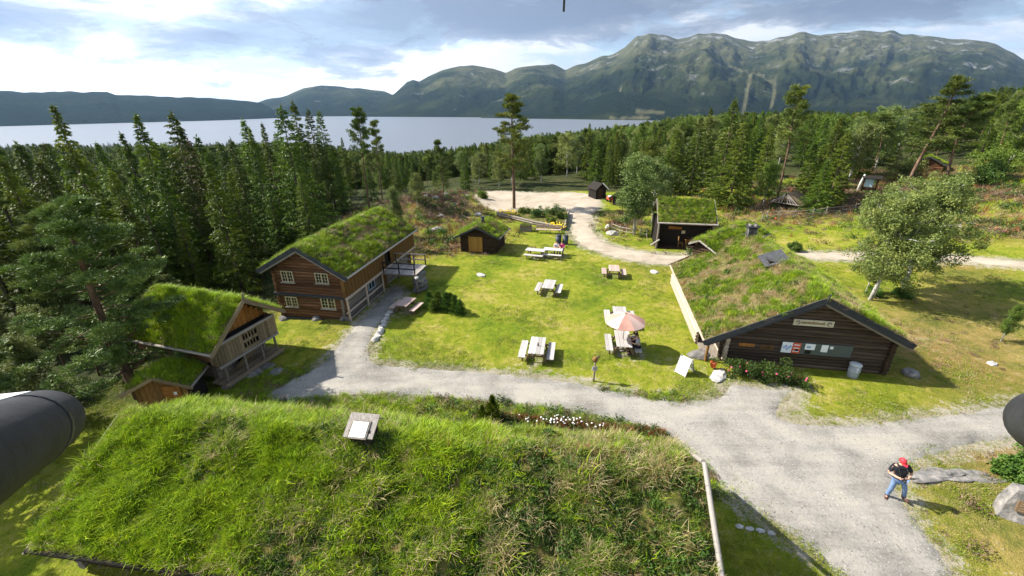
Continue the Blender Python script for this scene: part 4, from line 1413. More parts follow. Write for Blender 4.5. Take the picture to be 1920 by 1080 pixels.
# ================================================================== vegetation
m_spruce = mat_leaf('spruce_needles', (0.04132, 0.07111, 0.006698), (0.08857, 0.1368, 0.009568), (0.1771, 0.2326, 0.01435), trans=0.25, var=0.32, scale=0.5, hue=0.02)
m_spruce_b = mat_leaf('bright_spruce_needles', (0.04696, 0.07966, 0.008568), (0.1006, 0.1577, 0.01285), (0.1845, 0.2324, 0.02142), trans=0.28, var=0.2, scale=0.5)
m_pine = mat_leaf('pine_needles', (0.04937, 0.07812, 0.01426), (0.1077, 0.1445, 0.02376), (0.2132, 0.2344, 0.03802), trans=0.15, var=0.2, scale=0.8)
m_birch = mat_leaf('birch_leaves', (0.09485, 0.1353, 0.03295), (0.1707, 0.2164, 0.05322), (0.2846, 0.3066, 0.07857), trans=0.3, var=0.22, scale=0.8)
m_birch_y = mat_leaf('yellow_green_leaves', (0.0756, 0.1242, 0.01638), (0.1386, 0.1987, 0.02574), (0.2268, 0.2608, 0.04095), trans=0.3, var=0.22, scale=0.8)
m_bush = mat_leaf('bush_leaves', (0.0375, 0.0725, 0.013), (0.0825, 0.145, 0.0208), (0.165, 0.232, 0.0364), trans=0.25, var=0.2, scale=1.5)
m_bark = mat_noise('spruce_bark', [(0.3, (0.05, 0.035, 0.025)), (0.7, (0.16, 0.12, 0.09))], scale=6, rough=0.95, bump=0.6, bscale=20, stretch=(1, 1, 0.25))
m_bark_pine = mat_noise('pine_bark', [(0.3, (0.06, 0.035, 0.025)), (0.55, (0.16, 0.095, 0.06)), (0.75, (0.25, 0.17, 0.12))], scale=5, rough=0.95, bump=0.6, bscale=20, stretch=(1, 1, 0.3))
m_bark_birch = mat_noise('birch_bark', [(0.30, (0.05, 0.045, 0.04)), (0.42, (0.40, 0.38, 0.35)), (0.7, (0.62, 0.60, 0.56))], scale=4, rough=0.8, bump=0.3, bscale=15, stretch=(1, 1, 0.6))


def tri_fan(P, D, S, W, rg):
    """One narrow pointed triangle at each P, pointing along D, length S, width W (arrays)."""
    n = len(P)
    r = rg.normal(size=(n, 3))
    side = np.cross(D, r)
    side /= np.linalg.norm(side, axis=1, keepdims=True) + 1e-9
    v = np.empty((n, 3, 3))
    v[:, 0] = P - side * W[:, None] * 0.5
    v[:, 1] = P + side * W[:, None] * 0.5
    v[:, 2] = P + D * S[:, None]
    return v.reshape(-1, 3)


def unit(a):
    return a / (np.linalg.norm(a, axis=-1, keepdims=True) + 1e-9)


def tri_mesh(name, chunks, mat):
    v = np.concatenate(chunks)
    me = np_mesh(name, v, np.arange(len(v)).reshape(-1, 3))
    me.materials.append(mat)
    return me


def spruce_meshes(seed, H=14.0, Rm=2.1, dens=1.0, mat=None, gap=0.05, lean=0.0, pw=0.75, thin=0.0):
    rg = np.random.default_rng(seed)
    chunks = []
    z = H * gap
    while z < H * 0.985:
        t = z / H
        Rz = Rm * (1 - t) ** pw * (0.74 + 0.5 * rg.random()) * min(1.0, 0.55 + t * 3) + 0.07 + 0.5 * (1 - t) * min(1.0, 1.0)
        nb = int(rg.integers(6, 9)) if t < 0.8 else 7
        a0 = rg.random() * 6.28
        for b in range(nb):
            a = a0 + 6.283 * b / nb + rg.normal() * 0.25
            if rg.random() < thin:
                continue
            L = Rz * rg.uniform(0.74, 1.12)
            droop = rg.uniform(0.18, 0.42) * (1 - 0.7 * t)
            m = max(11, int((9 + L * 15) * dens))
            s = np.sqrt(rg.random(m)) * 0.92 + 0.08
            rad = L * s
            zj = z + rg.uniform(-0.5, 0.5) * H * (0.034 if t < 0.85 else 0.02)
            zz = zj - droop * L * s + 0.30 * droop * L * s ** 3 + (0.25 * L * s if t > 0.85 else 0)
            out = np.array([math.cos(a), math.sin(a), 0])
            P = out[None] * rad[:, None]
            P[:, 2] = zz
            P += rg.normal(size=(m, 3)) * np.array([0.05, 0.05, 0.035]) * (1 + L * 0.35)
            sw = rg.choice([-1, 1], m) * rg.uniform(0.2, 1.1, m)
            ca, sa = np.cos(a + sw), np.sin(a + sw)
            D = np.stack([ca, sa, rg.uniform(-0.8, 0.1, m)], 1)
            D = unit(D)
            S = (0.20 + 0.25 * rg.random(m)) * (0.66 + 0.42 * (1 - t))
            chunks.append(tri_fan(P, D, S, S * rg.uniform(0.30, 0.5, m), rg))
            D2 = unit(np.stack([np.cos(a + sw * 0.4), np.sin(a + sw * 0.4), rg.uniform(-1.2, -0.4, m)], 1))
            k = m // 2
            chunks.append(tri_fan(P[:k], D2[:k], S[:k] * 0.8, S[:k] * 0.35, rg))
        z += H * (0.021 + 0.010 * rg.random()) * (1.15 - 0.45 * t)
    # leader
    n = 14
    P = np.stack([np.zeros(n), np.zeros(n), H * (0.955 + 0.05 * rg.random(n))], 1)
    D = unit(np.stack([rg.normal(size=n) * 0.5, rg.normal(size=n) * 0.5, np.ones(n)], 1))
    chunks.append(tri_fan(P, D, np.full(n, 0.35), np.full(n, 0.10), rg))
    crown = tri_mesh('crown', chunks, mat or m_spruce)
    tr = MB().tube([(0, 0, -0.6), (0, 0, H * 0.3), (0, 0, H * 0.97)], [H * 0.013, H * 0.010, 0.02], 6).mesh('trunk')
    tr.materials.append(m_bark)
    return crown, tr


def limb(mb, p0, d, L, r0, rg, n=4, up=0.25, mi=0):
    pts = [np.array(p0, float)]
    d = unit(np.array(d, float))
    for i in range(n):
        d = unit(d + rg.normal(size=3) * 0.16 + np.array([0, 0, up * 0.3]))
        pts.append(pts[-1] + d * L / n)
    mb.tube([tuple(p) for p in pts], [r0 * (1 - 0.8 * i / n) + 0.008 for i in range(n + 1)], 5, mi, cap=False)
    return pts


def pine_meshes(seed, H=14.0, Rm=2.4, start=0.45, n_br=34, clump=0.42, per=46, mat=None, bend=0.8, trunk_r=0.13, flat=0.5):
    rg = np.random.default_rng(seed)
    mb = MB()
    tp = []
    ph = rg.random() * 6
    for i in range(9):
        t = i / 8
        tp.append(np.array([bend * math.sin(ph + t * 3.2) * t, bend * math.cos(ph * 1.3 + t * 2.6) * t * 0.8, H * t - 0.5 * (i == 0)]))
    mb.tube([tuple(p) for p in tp], [trunk_r * (1.15 - 0.95 * i / 8) + 0.015 for i in range(9)], 8)

    def tp_at(t):
        f = t * 8
        i = min(7, int(f))
        return tp[i] + (tp[i + 1] - tp[i]) * (f - i)
    cents = []
    for b in range(n_br):
        t = start + (1 - start) * (b + rg.random()) / n_br
        t = min(t, 0.985)
        a = b * 2.4 + rg.normal() * 0.5
        u = (t - start) / (1 - start)
        L = Rm * (0.55 + 0.6 * math.sin(math.pi * min(1, 0.25 + u * 0.75))) * rg.uniform(0.55, 1.15) * (1 - 0.45 * u)
        pts = limb(mb, tp_at(t), (math.cos(a), math.sin(a), rg.uniform(-0.15, 0.35)), L, trunk_r * 0.26 * (1.2 - u), rg)
        for k, p in enumerate(pts[1:]):
            nn = 1 if k < 2 else 3
            for _ in range(nn):
                cents.append((p + rg.normal(size=3) * np.array([0.35, 0.35, 0.13]) * L * 0.22, rg.uniform(0.7, 1.2)))
    for _ in range(6):
        cents.append((tp_at(0.97) + rg.normal(size=3) * np.array([0.3, 0.3, 0.25]), 0.9))
    chunks = []
    for c, k in cents:
        m = per
        q = unit(rg.normal(size=(m, 3)))
        P = c + q * np.array([1, 1, flat]) * clump * k * np.cbrt(rg.random((m, 1)))
        D = unit(q * np.array([1, 1, 0.6]) + np.array([0, 0, 0.45]) + rg.normal(size=(m, 3)) * 0.35)
        S = clump * rg.uniform(0.35, 0.75, m)
        chunks.append(tri_fan(P, D, S, S * 0.34, rg))
    crown = tri_mesh('crown', chunks, mat or m_pine)
    tr = mb.mesh('trunk')
    tr.materials.append(m_bark_pine)
    return crown, tr


def leafy_meshes(seed, H=9.0, Rm=2.4, start=0.22, n_br=30, leaf=0.16, per=70, mat=None, bend=0.3, trunk_r=0.12, droop=0.5, bark=None, stems=1, cl=0.55):
    rg = np.random.default_rng(seed)
    mb = MB()
    cents = []
    for s in range(stems):
        ph = rg.random() * 6
        off = rg.normal(size=2) * 0.25 * (stems > 1)
        tp = []
        for i in range(7):
            t = i / 6
            tp.append(np.array([off[0] * (1 + 3 * t) + bend * math.sin(ph + t * 2.4) * t, off[1] * (1 + 3 * t) + bend * math.cos(ph + t * 2.0) * t, H * 0.93 * t - 0.4 * (i == 0)]))
        mb.tube([tuple(p) for p in tp], [trunk_r * (1.1 - 0.95 * i / 6) + 0.01 for i in range(7)], 7)
        for b in range(n_br // stems):
            t = start + (0.97 - start) * (b + rg.random()) * stems / n_br
            f = min(t, 0.98) * 6
            i = min(5, int(f))
            p0 = tp[i] + (tp[i + 1] - tp[i]) * (f - i)
            u = (t - start) / (1 - start)
            a = b * 2.4 + rg.normal() * 0.6
            L = Rm * (math.sin(math.pi * min(1.0, 0.18 + 0.80 * u)) ** 0.7) * rg.uniform(0.6, 1.1) + 0.2
            pts = limb(mb, p0, (math.cos(a), math.sin(a), rg.uniform(0.25, 0.9)), L, trunk_r * 0.3 * (1.1 - 0.7 * u), rg, up=0.1)
            for k, p in enumerate(pts[1:]):
                for _ in range(1 if k < 1 else 2):
                    cents.append(p + rg.normal(size=3) * 0.22 * L * np.array([1, 1, 0.8]))
    chunks = []
    for c in cents:
        m = int(per * rg.uniform(0.5, 1.3))
        k = cl * rg.uniform(0.6, 1.25)
        q = unit(rg.normal(size=(m, 3))) * np.cbrt(rg.random((m, 1)))
        P = c + q * np.array([k, k, k * 0.8])
        P[:, 2] -= droop * k * rg.random(m) ** 2
        D = unit(rg.normal(size=(m, 3)) + np.array([0, 0, -0.5 * droop]))
        S = leaf * rg.uniform(0.6, 1.3, m)
        chunks.append(tri_fan(P, D, S, S * 0.75, rg))
    crown = tri_mesh('crown', chunks, mat or m_birch)
    tr = mb.mesh('trunk')
    tr.materials.append(bark or m_bark_birch)
    return crown, tr


SPR = [spruce_meshes(100 + i, 14.0, Rm * 0.9, pw=p_, gap=g_, thin=t_) for i, (Rm, p_, g_, t_) in enumerate(((2.3, 0.75, 0.05, 0.05), (2.8, 0.65, 0.05, 0.06), (2.0, 0.9, 0.1, 0.1), (3.1, 0.8, 0.04, 0.08), (1.8, 0.65, 0.12, 0.10), (2.5, 0.95, 0.05, 0.08), (2.1, 0.58, 0.16, 0.1)))]
DEAD = [spruce_meshes(118, 14.0, 1.9, pw=0.7, thin=0.35, dens=0.6, mat=mat_leaf('dead_spruce_twigs', (0.10, 0.06, 0.04), (0.17, 0.10, 0.07), (0.24, 0.16, 0.11), trans=0.1, var=0.1, scale=0.5))]
SPR_B = [spruce_meshes(120 + i, 14.0, Rm, mat=m_spruce_b) for i, Rm in enumerate((2.3, 2.8, 1.9))]
PIN = [pine_meshes(140 + i, 14.0, 2.3, start=s_) for i, s_ in enumerate((0.42, 0.55, 0.35))]
BIR = [leafy_meshes(160 + i, 9.0, r_) for i, r_ in enumerate((2.0, 2.5, 1.6))]
BIR_Y = [leafy_meshes(170 + i, 9.0, r_, mat=m_birch_y) for i, r_ in enumerate((2.1, 1.7))]
KIND = {'spruce': (SPR, 14.0, 'spruce_tree'), 'bspruce': (SPR_B, 14.0, 'spruce_tree'), 'pine': (PIN, 14.0, 'pine_tree'), 'birch': (BIR, 9.0, 'birch_tree'), 'ybirch': (BIR_Y, 9.0, 'birch_tree')}
TREE_AT = []


def tree(kind, x, y, h, label, group=None, wide=1.0, v=None, lean=0.0, meshes=None, H0=None, sink=0.0):
    ms, hh, nm = KIND[kind]
    crown, trunk = meshes or ms[random.randrange(len(ms)) if v is None else v]
    k = h / (H0 or hh)
    t = thing(nm, label, 'tree', (x, y, tz(x, y) - sink), random.random() * 6.28, group)
    t.scale = (k * wide, k * wide, k)
    if lean:
        t.rotation_euler = (0, lean, 0)
    for n_, me in (('crown', crown), ('trunk', trunk)):
        o = bpy.data.objects.new(n_, me)
        COL.objects.link(o)
        o.parent = t
    TREE_AT.append((x, y))
    return t


def tree_top(kind, px, py, dist, label, group=None, **kw):
    """A tree whose tip is seen at picture point px, py when it stands dist metres ahead."""
    r = pray(px, py)
    t = dist / r[1]
    x, zt = r[0] * t, CAM_H + r[2] * t
    h = max(2.0, zt - tz(x, dist))
    return tree(kind, x, dist, h, label, group, **kw)


U = random.uniform


def zone(px, bands, h, tall):
    w = [n for lim, n in bands if px < lim][0]
    return ('tall' if h > tall else 'small'), w


LB = [(120, 'at the left edge of the wood'), (300, 'above the roof of the storehouse'), (430, 'between the storehouse and the loft house'), (600, 'close behind the loft house'), (9999, 'past the far gable of the loft house')]
MBd = [(780, 'behind the heath knoll'), (920, 'left of the lone pine past the parking ground'), (1040, 'right behind the lone pine past the parking ground'), (1180, 'behind the right end of the parking ground'), (9999, 'behind the black tool shed')]
RBd = [(1300, 'behind the open shed'), (1430, 'left of the shingled shelter'), (1560, 'behind the shingled shelter'), (1700, 'behind the blue information board'), (1820, 'around the hillside cabin'), (9999, 'on the hillside at the right edge')]


LW = 'dark spruces of the wood beside the storehouse'
LWL = 'dark slender spruce in the dense wood behind the storehouse and loft house'
for (px, py, d, wd) in [(253, 214, 38, 1.0), (320, 212, 40, 1.0), (334, 236, 43, 0.9), (226, 250, 41, 0.9), (368, 255, 47, 0.9), (432, 258, 50, 0.9), (455, 224, 54, 0.9), (467, 240, 50, 0.8),
                        (491, 232, 58, 0.9), (548, 190, 62, 0.9), (577, 206, 66, 0.9), (597, 208, 68, 0.85), (150, 322, 33, 1.1), (205, 318, 35, 1.0), (392, 318, 41, 1.0), (428, 322, 43, 1.0), (478, 300, 46, 1.0),
                        (300, 330, 35, 1.1), (352, 350, 37, 1.1), (402, 392, 35.5, 1.0), (30, 268, 38, 1.0), (0, 300, 31, 1.1), (-60, 250, 33, 1.1), (-20, 262, 45, 1.0), (70, 300, 35, 1.1), (455, 372, 38.5, 1.0),
                        (115, 290, 42, 1.0), (180, 268, 47, 1.0), (285, 262, 48, 1.0), (410, 268, 58, 0.9), (516, 250, 62, 0.9), (560, 250, 70, 0.9), (620, 270, 72, 0.9), (640, 258, 76, 0.8),
                        (-140, 260, 30, 1.1), (250, 330, 33, 1.1), (500, 340, 44, 1.0), (330, 400, 33, 1.0), (230, 380, 30, 1.1), (585, 300, 60, 0.9), (610, 345, 52, 0.9)]:
    tree_top('spruce', px, py, d, '%s dark spruce %s' % ('tall pointed' if py < 280 else 'lower front', zone(px, LB, 1, 0)[1]), LW, wide=wd * 1.0)
tree_top('spruce', 352, 262, 41.5, 'dying spruce with bare reddish-brown twigs in the dark wood', meshes=DEAD[0], H0=14.0, wide=0.9)
tree_top('spruce', 98, 198, 37, 'thin-topped tall spruce standing alone above the left edge of the wood', wide=0.9, v=2)
tree_top('bspruce', 526, 200, 45, 'big bright green spruce rising behind the loft house roof', wide=1.0, v=1)
tree_top('bspruce', 562, 330, 42.5, 'smaller yellow-green spruce close behind the loft house', wide=1.1, v=0)
tree_top('pine', 666, 205, 60, 'taller of the two slim pines behind the far end of the loft house', wide=0.75, v=1)
tree_top('pine', 698, 226, 63, 'shorter of the two slim pines behind the far end of the loft house', wide=0.7, v=0)
tree_top('pine', 822, 262, 58, 'slender dark pine on the heath left of the parking ground', wide=0.9, v=0)
tree_top('birch', 733, 345, 47, 'small grey-green birch at the end of the loft house roof', wide=0.75, v=2)
tree_top('birch', 777, 322, 56, 'pale birch on the heath knoll behind the small hut', wide=0.85, v=0)
# the tall pine on the near edge of the parking ground
bp_ = G(964, 391)
bigpine = pine_meshes(201, 15.8, 2.9, start=0.36, n_br=46, clump=0.42, per=60, bend=0.25, trunk_r=0.2, mat=mat_leaf('lone_pine_needles', (0.056, 0.08775, 0.0132), (0.119, 0.1553, 0.0198), (0.196, 0.216, 0.033), trans=0.2, var=0.05, scale=0.7))  # needle tone of the lone pine, slightly yellower than the other pines
tree('pine', bp_.x, bp_.y, top_height(bp_.x, bp_.y, bp_.z, 175), 'tall straight pine standing alone at the edge of the parking ground', meshes=bigpine, H0=15.8)

# right-hand wood
for (kd, px, py, d, wd, lb) in [
    ('spruce', 1106, 232, 88, 1.1, 'broad dark spruce on the skyline right of the tall lone pine'),
    ('bspruce', 1380, 184, 64, 1.15, 'tall pointed spruce behind the open shed, tallest of its clump'),
    ('bspruce', 1397, 228, 60, 1.2, 'yellow-green spruce in front of the tall pointed one behind the open shed'),
    ('spruce', 1334, 202, 76, 1.0, 'narrow dark spruce on the skyline above the turf-roofed open shed'),
    ('pine', 1506, 164, 61, 0.9, 'pine with a bare reddish trunk and bushy top above the shingled shelter'),
    ('bspruce', 1592, 246, 57, 1.45, 'broad full spruce behind the information booth'),
    ('bspruce', 1553, 300, 55, 1.3, 'small bushy spruce beside the shingled shelter'),
    ('bspruce', 1530, 268, 60, 1.2, 'mid-sized spruce between the bare-trunked pine and the booth'),
    ('birch', 1680, 195, 78, 1.1, 'tall rounded birch on the skyline left of the bent pines'),
    ('birch', 1625, 225, 72, 1.1, 'wide grey birch behind the broad full spruce'),
    ('birch', 1206, 282, 47.5, 1.25, 'large grey-green birch in front of the straw-roofed earth shed'),
    ('birch', 1238, 292, 52, 1.1, 'grey birch just behind the open shed, second of the pair'),
    ('ybirch', 1450, 300, 60, 1.1, 'light green birch left of the bare-trunked pine')]:
    tree_top(kd, px, py, d, lb, wide=wd)
tree_top('pine', 1772, 146, 66, 'leaning old pine with a spreading crown above the hillside cabin', wide=1.4, lean=0.09, v=2)
tree_top('pine', 1838, 176, 64, 'gnarled broad pine to the right of the leaning one', wide=1.5, v=0)
tree_top('pine', 1668, 215, 76, 'shorter pine just left of the leaning old pine', wide=1.2, v=1)

# two birches beside the cafe
nb1 = leafy_meshes(301, 8.6, 2.6, start=0.26, n_br=46, leaf=0.12, per=120, bend=0.7, trunk_r=0.13, droop=0.8, cl=0.5)
nb2 = leafy_meshes(302, 8.6, 2.7, start=0.25, n_br=46, leaf=0.12, per=120, bend=0.5, trunk_r=0.15, droop=0.8, cl=0.5)
q = G(1648, 562) - Vector((0.7, 0, 0))
tree('birch', q.x, q.y, 8.4, 'nearer of the two birches behind the cafe, its thin white trunk leaning', meshes=nb1, H0=8.6, lean=0.05, wide=1.05)
q = G(1713, 545) - Vector((0.9, 0, 0))
tree('birch', q.x, q.y, 8.9, 'farther birch behind the cafe with the thick leaning white trunk', meshes=nb2, H0=8.6, lean=0.05, wide=1.05)
q = G(1623, 548)
tree('birch', q.x, q.y, 4.6, 'low young birch stem at the corner of the cafe roof', v=2, wide=0.7)
q = G(1876, 640)
tree('ybirch', q.x, q.y, 2.6, 'thin young sapling on the dry grass right of the cafe', v=1, wide=0.8)

# the big dark pine in front of the storehouse

nearpine = pine_meshes(401, 12.5, 4.0, start=0.14, n_br=62, clump=0.36, per=100, bend=0.9, trunk_r=0.22, flat=0.42,
                       mat=mat_leaf('blue_green_pine_needles', (0.05424, 0.09474, 0.02295), (0.122, 0.1835, 0.03825), (0.2541, 0.3108, 0.06503), trans=0.12, var=0.02, scale=0.9))
q = G(268, 752, -0.9)
tree('pine', q.x - 0.3, q.y + 0.2, 10.6, 'huge spreading pine with long bare twigs in front of the storehouse', meshes=nearpine, H0=12.5, wide=1.12, lean=-0.05)
bp3 = pine_meshes(402, 10.0, 3.0, start=0.10, n_br=50, clump=0.40, per=90, bend=0.5, trunk_r=0.16, flat=0.42, mat=nearpine[0].materials[0])
q = Vector((-24.5, 17.5))
tree('pine', q.x, q.y - 1.5, 7.0, 'second bushy pine at the left edge beside the huge spreading one', meshes=bp3, H0=10.0, wide=1.25)
tree('pine', -31.5, 28.5, 9.5, 'dark pine filling the left edge behind the bushy one', meshes=bp3, H0=10.0, wide=1.2)

# ---- filling the woods
SKYX = [-400, 0, 420, 520, 640, 700, 820, 900, 1000, 1100, 1200, 1300, 1400, 1500, 1600, 1700, 1800, 1900, 2100, 2500]
SKYY = [262, 262, 268, 262, 275, 286, 280, 268, 252, 242, 230, 214, 208, 208, 210, 202, 186, 158, 140, 130]


def far_enough(x, y, dmin):
    for a, b in TREE_AT:
        if (a - x) ** 2 + (b - y) ** 2 < dmin * dmin:
            return False
    return True


CLEAR = [(G(1606, 362), 3.0), (G(1626, 362), 4.0), (G(1468, 392), 5.0), (G(1733, 326), 5.0), (G(1128, 373), 4), (G(1166, 388), 4.5)]


def fill(n, gen, kinds, hrange, label_of, group, dmin, tries=40):
    c = 0
    for _ in range(n * tries):
        if c >= n:
            break
        x, y = gen()
        if not far_enough(x, y, dmin) or any((x - p.x) ** 2 + (y - p.y) ** 2 < r_ * r_ for p, r_ in CLEAR):
            continue
        if group == LW and 16 < y < 27.5 and x > -37:
            continue
        ppx, ppy = projpx(x, y, tz(x, y))
        if 1685 < ppx < 1785 and ppy > 300 or 1425 < ppx < 1512 and ppy > 352 or 1590 < ppx < 1645 and ppy > 345:
            continue
        if in_poly(LANE, np.array([x]), np.array([y]))[0]:
            continue
        z = tz(x, y)
        h = random.uniform(*hrange)
        px, _ = projpx(x, y, z)
        if px < -350 or px > 2300:
            continue
        lim = np.interp(px, SKYX, SKYY) + random.uniform(-3, 34)
        h = min(h, top_height(x, y, z, lim))
        if h < 2.5:
            continue
        kd = random.choice(kinds)
        tree(kd, x, y, h, label_of(kd, px, h), group, wide=random.uniform(0.85, 1.15) * (1.15 if h < 7 else 1.0))
        c += 1


def gen_left():
    y = U(24, 105)
    return U(-22 - (y - 24) * 0.9 - 26, -21.5 + (y - 24) * 0.12), y


NAME_OF = {'spruce': 'dark spruce', 'bspruce': 'bright green spruce', 'pine': 'pine', 'birch': 'grey-green birch', 'ybirch': 'yellow-green birch'}


def labeller(bands, tall):
    def f(k, px, h):
        a, w = zone(px, bands, h, tall)
        return '%s %s %s' % (a, NAME_OF[k], w)
    return f


fill(80, gen_left, ['spruce'] * 5 + ['pine'], (9, 15), labeller(LB, 10.5), LW, 3.1)


def gen_mid():
    y = U(75, 150)
    return U(-30, 34), y


MIDG = 'mixed trees beyond the parking ground'
fill(150, gen_mid, ['spruce'] * 6 + ['bspruce'] * 4 + ['birch'] * 4 + ['ybirch'] + ['pine'], (7.5, 13.5), labeller(MBd, 7.0), MIDG, 2.5)


def gen_right():
    y = U(50, 135)
    x = U(20, 120)
    px, py = projpx(x, y, tz(x, y))
    if py > 372 or (px > 1640 and py > 330):
        return -999, -999
    return x, y


RG = 'mixed trees on the rise behind the fenced field'
fill(165, gen_right, ['spruce'] * 5 + ['bspruce'] * 4 + ['birch'] * 4 + ['ybirch', 'pine'], (7, 15), labeller(RBd, 8.0), RG, 2.9)


def gen_hill():
    y = U(58, 120)
    x = U(66, 150)
    px, py = projpx(x, y, tz(x, y))
    if px < 1680 or py > 318 or (1690 < px < 1790 and py > 300):
        return -999, -999
    return x, y


fill(95, gen_hill, ['spruce', 'birch', 'birch', 'ybirch', 'pine', 'pine'], (8, 15), labeller(RBd, 8.0), RG, 3.0)


def gen_low():
    return U(-36, -23), U(17, 28)


_lw, LW = LW, LW + ' '
fill(26, gen_low, ['spruce', 'birch', 'pine'], (3.0, 4.6), lambda k, px, h: 'low young %s in the clearing left of the storehouse' % NAME_OF[k], 'young trees left of the storehouse', 2.0)
LW = _lw


def gen_shade():
    return U(-34, -24), U(5, 14)


fill(7, gen_shade, ['spruce', 'pine'], (9, 12), lambda k, px, h: 'tall %s just off the left end of the long turf roof' % NAME_OF[k], LW, 2.5)

# ---- the far forest down to the lake, one mass
def far_forest():
    n = 8500
    rg = np.random.default_rng(77)
    th = rg.uniform(-1.02, 1.02, n * 3)
    d = 105 + 1060 * rg.random(n * 3) ** 1.6
    x, y = d * np.sin(th) * 1.05, d * np.cos(th)
    z = terr(x, y)
    ok = (z > LAKE_Z + 0.5) & (y > 98 + np.clip(x, 0, 90) * 0.2)
    x, y, z = x[ok][:n], y[ok][:n], z[ok][:n]
    h = rg.uniform(6.5, 12.5, len(x))
    # no tip rises above the tree line of the photograph
    dep = lambda hh: y * _cp - (z + hh - CAM_H) * _sp
    px = 960 + FPX * x / dep(h)
    lim = np.interp(px, SKYX, SKYY) + rg.uniform(-4, 8, len(x))
    for _ in range(12):
        up = y * _sp + (z + h - CAM_H) * _cp
        a_, b_ = FPX * x / dep(h), -FPX * up / dep(h)
        py = 540 + a_ * _sr + b_ * _cr
        h = np.where(py < lim, h * 0.88, h)
    ok = h > 3.2
    x, y, z, h = x[ok], y[ok], z[ok], h[ok]
    m = len(x)
    leafy_zone = smooth_noise(x, y, 0.012, 8)
    W = np.zeros((m, 7))
    W[:, 0:3] = 1.0
    W[:, 3] = 0.5
    W[:, 4] = 0.35
    W[:, 5:7] = (0.7 * (leafy_zone > 0.65) * (x > -40) + 0.08)[:, None]
    pick = choose(W, rg)
    hh = np.where(pick < 5, 14.0, 9.0)
    sz = np.stack([h / hh * rg.uniform(0.95, 1.35, m), h / hh * rg.uniform(0.95, 1.35, m), h / hh], 1)
    turn = np.stack([np.zeros(m), np.zeros(m), rg.uniform(0, 6.28, m)], 1)
    far = proto([SPR[0][0], SPR[1][0], SPR[2][0], SPR_B[0][0], PIN[0][0], BIR[0][0], BIR_Y[0][0]], 'far_trees')
    scatter('forest', np.stack([x, y, z - 0.2], 1), pick, sz, turn, far, None, 'dark conifer forest falling away to the lake shore', 'forest')




# ---- grasses: small clumps set out by geometry nodes
def blade_clump(seed, n, h, spread, w, lean, mat, flat=0.0, droop=0.35):
    rg = np.random.default_rng(seed)
    V, Fq = [], []
    for i in range(n):
        a = rg.random() * 6.28
        r = spread * math.sqrt(rg.random())
        bx, by = r * math.cos(a), r * math.sin(a)
        d = rg.random() * 6.28
        L = h * rg.uniform(0.55, 1.15)
        ln = lean * rg.uniform(0.3, 1.3)
        dx, dy = math.cos(d), math.sin(d)
        sx, sy = -dy * w * 0.5, dx * w * 0.5
        k = len(V)
        for t, ww in ((0, 1.0), (0.55, 0.85), (1.0, 0.12)):
            o = ln * L * t * t
            zz = L * t * (1 - droop * ln * t * 0.8)
            V += [(bx + dx * o - sx * ww, by + dy * o - sy * ww, zz), (bx + dx * o + sx * ww, by + dy * o + sy * ww, zz)]
        Fq += [(k, k + 1, k + 3, k + 2), (k + 2, k + 3, k + 5, k + 4)]
    me = np_mesh('grass_clump', V, Fq)
    me.materials.append(mat)
    return me


def leaf_clump(seed, n, rad, size, mat, zs=0.6):
    rg = np.random.default_rng(seed)
    q = unit(rg.normal(size=(n, 3))) * np.cbrt(rg.random((n, 1)))
    P = q * np.array([rad, rad, rad * zs]) + np.array([0, 0, rad * zs * 0.7])
    D = unit(rg.normal(size=(n, 3)) + np.array([0, 0, 0.5]))
    S = size * rg.uniform(0.6, 1.3, n)
    return tri_mesh('leaf_clump', [tri_fan(P, D, S, S * 0.6, rg)], mat)


g_lush = mat_leaf('lush_grass', (0.167, 0.2839, 0.007776), (0.2669, 0.3853, 0.009333), (0.4228, 0.4869, 0.014), trans=0.3, var=0.3, scale=3, hue=0.015)
g_green = mat_leaf('green_grass', (0.09088, 0.1616, 0.0147), (0.1515, 0.2281, 0.0189), (0.2424, 0.3042, 0.02729), trans=0.3, var=0.35, scale=3, hue=0.02)
g_straw = mat_leaf('straw_grass', (0.26, 0.195, 0.0875), (0.416, 0.325, 0.1625), (0.585, 0.481, 0.275), trans=0.2, var=0.3, scale=3, hue=0.012)
g_rust = mat_leaf('rusty_stems', (0.143, 0.0585, 0.0216), (0.26, 0.1105, 0.042), (0.364, 0.182, 0.072), trans=0.15, var=0.3, scale=3, hue=0.012)
g_herb = mat_leaf('dark_herbs', (0.03052, 0.0661, 0.01178), (0.06242, 0.1175, 0.01885), (0.1179, 0.1836, 0.02945), trans=0.25, var=0.3, scale=3, hue=0.02)
g_lawn = mat_leaf('lawn_grass', (0.1436, 0.2003, 0.0117), (0.2233, 0.2719, 0.018), (0.335, 0.3362, 0.0315), trans=0.25, var=0.3, scale=2, hue=0.018)
g_heather = mat_leaf('heather', (0.075, 0.063, 0.035), (0.165, 0.105, 0.063), (0.3, 0.182, 0.154), trans=0.1, var=0.35, scale=3, hue=0.03)


def proto(meshes, name):
    c = bpy.data.collections.new(name)
    for i, m in enumerate(meshes):
        c.objects.link(bpy.data.objects.new('%s_%02d' % (name, i), m))
    return c


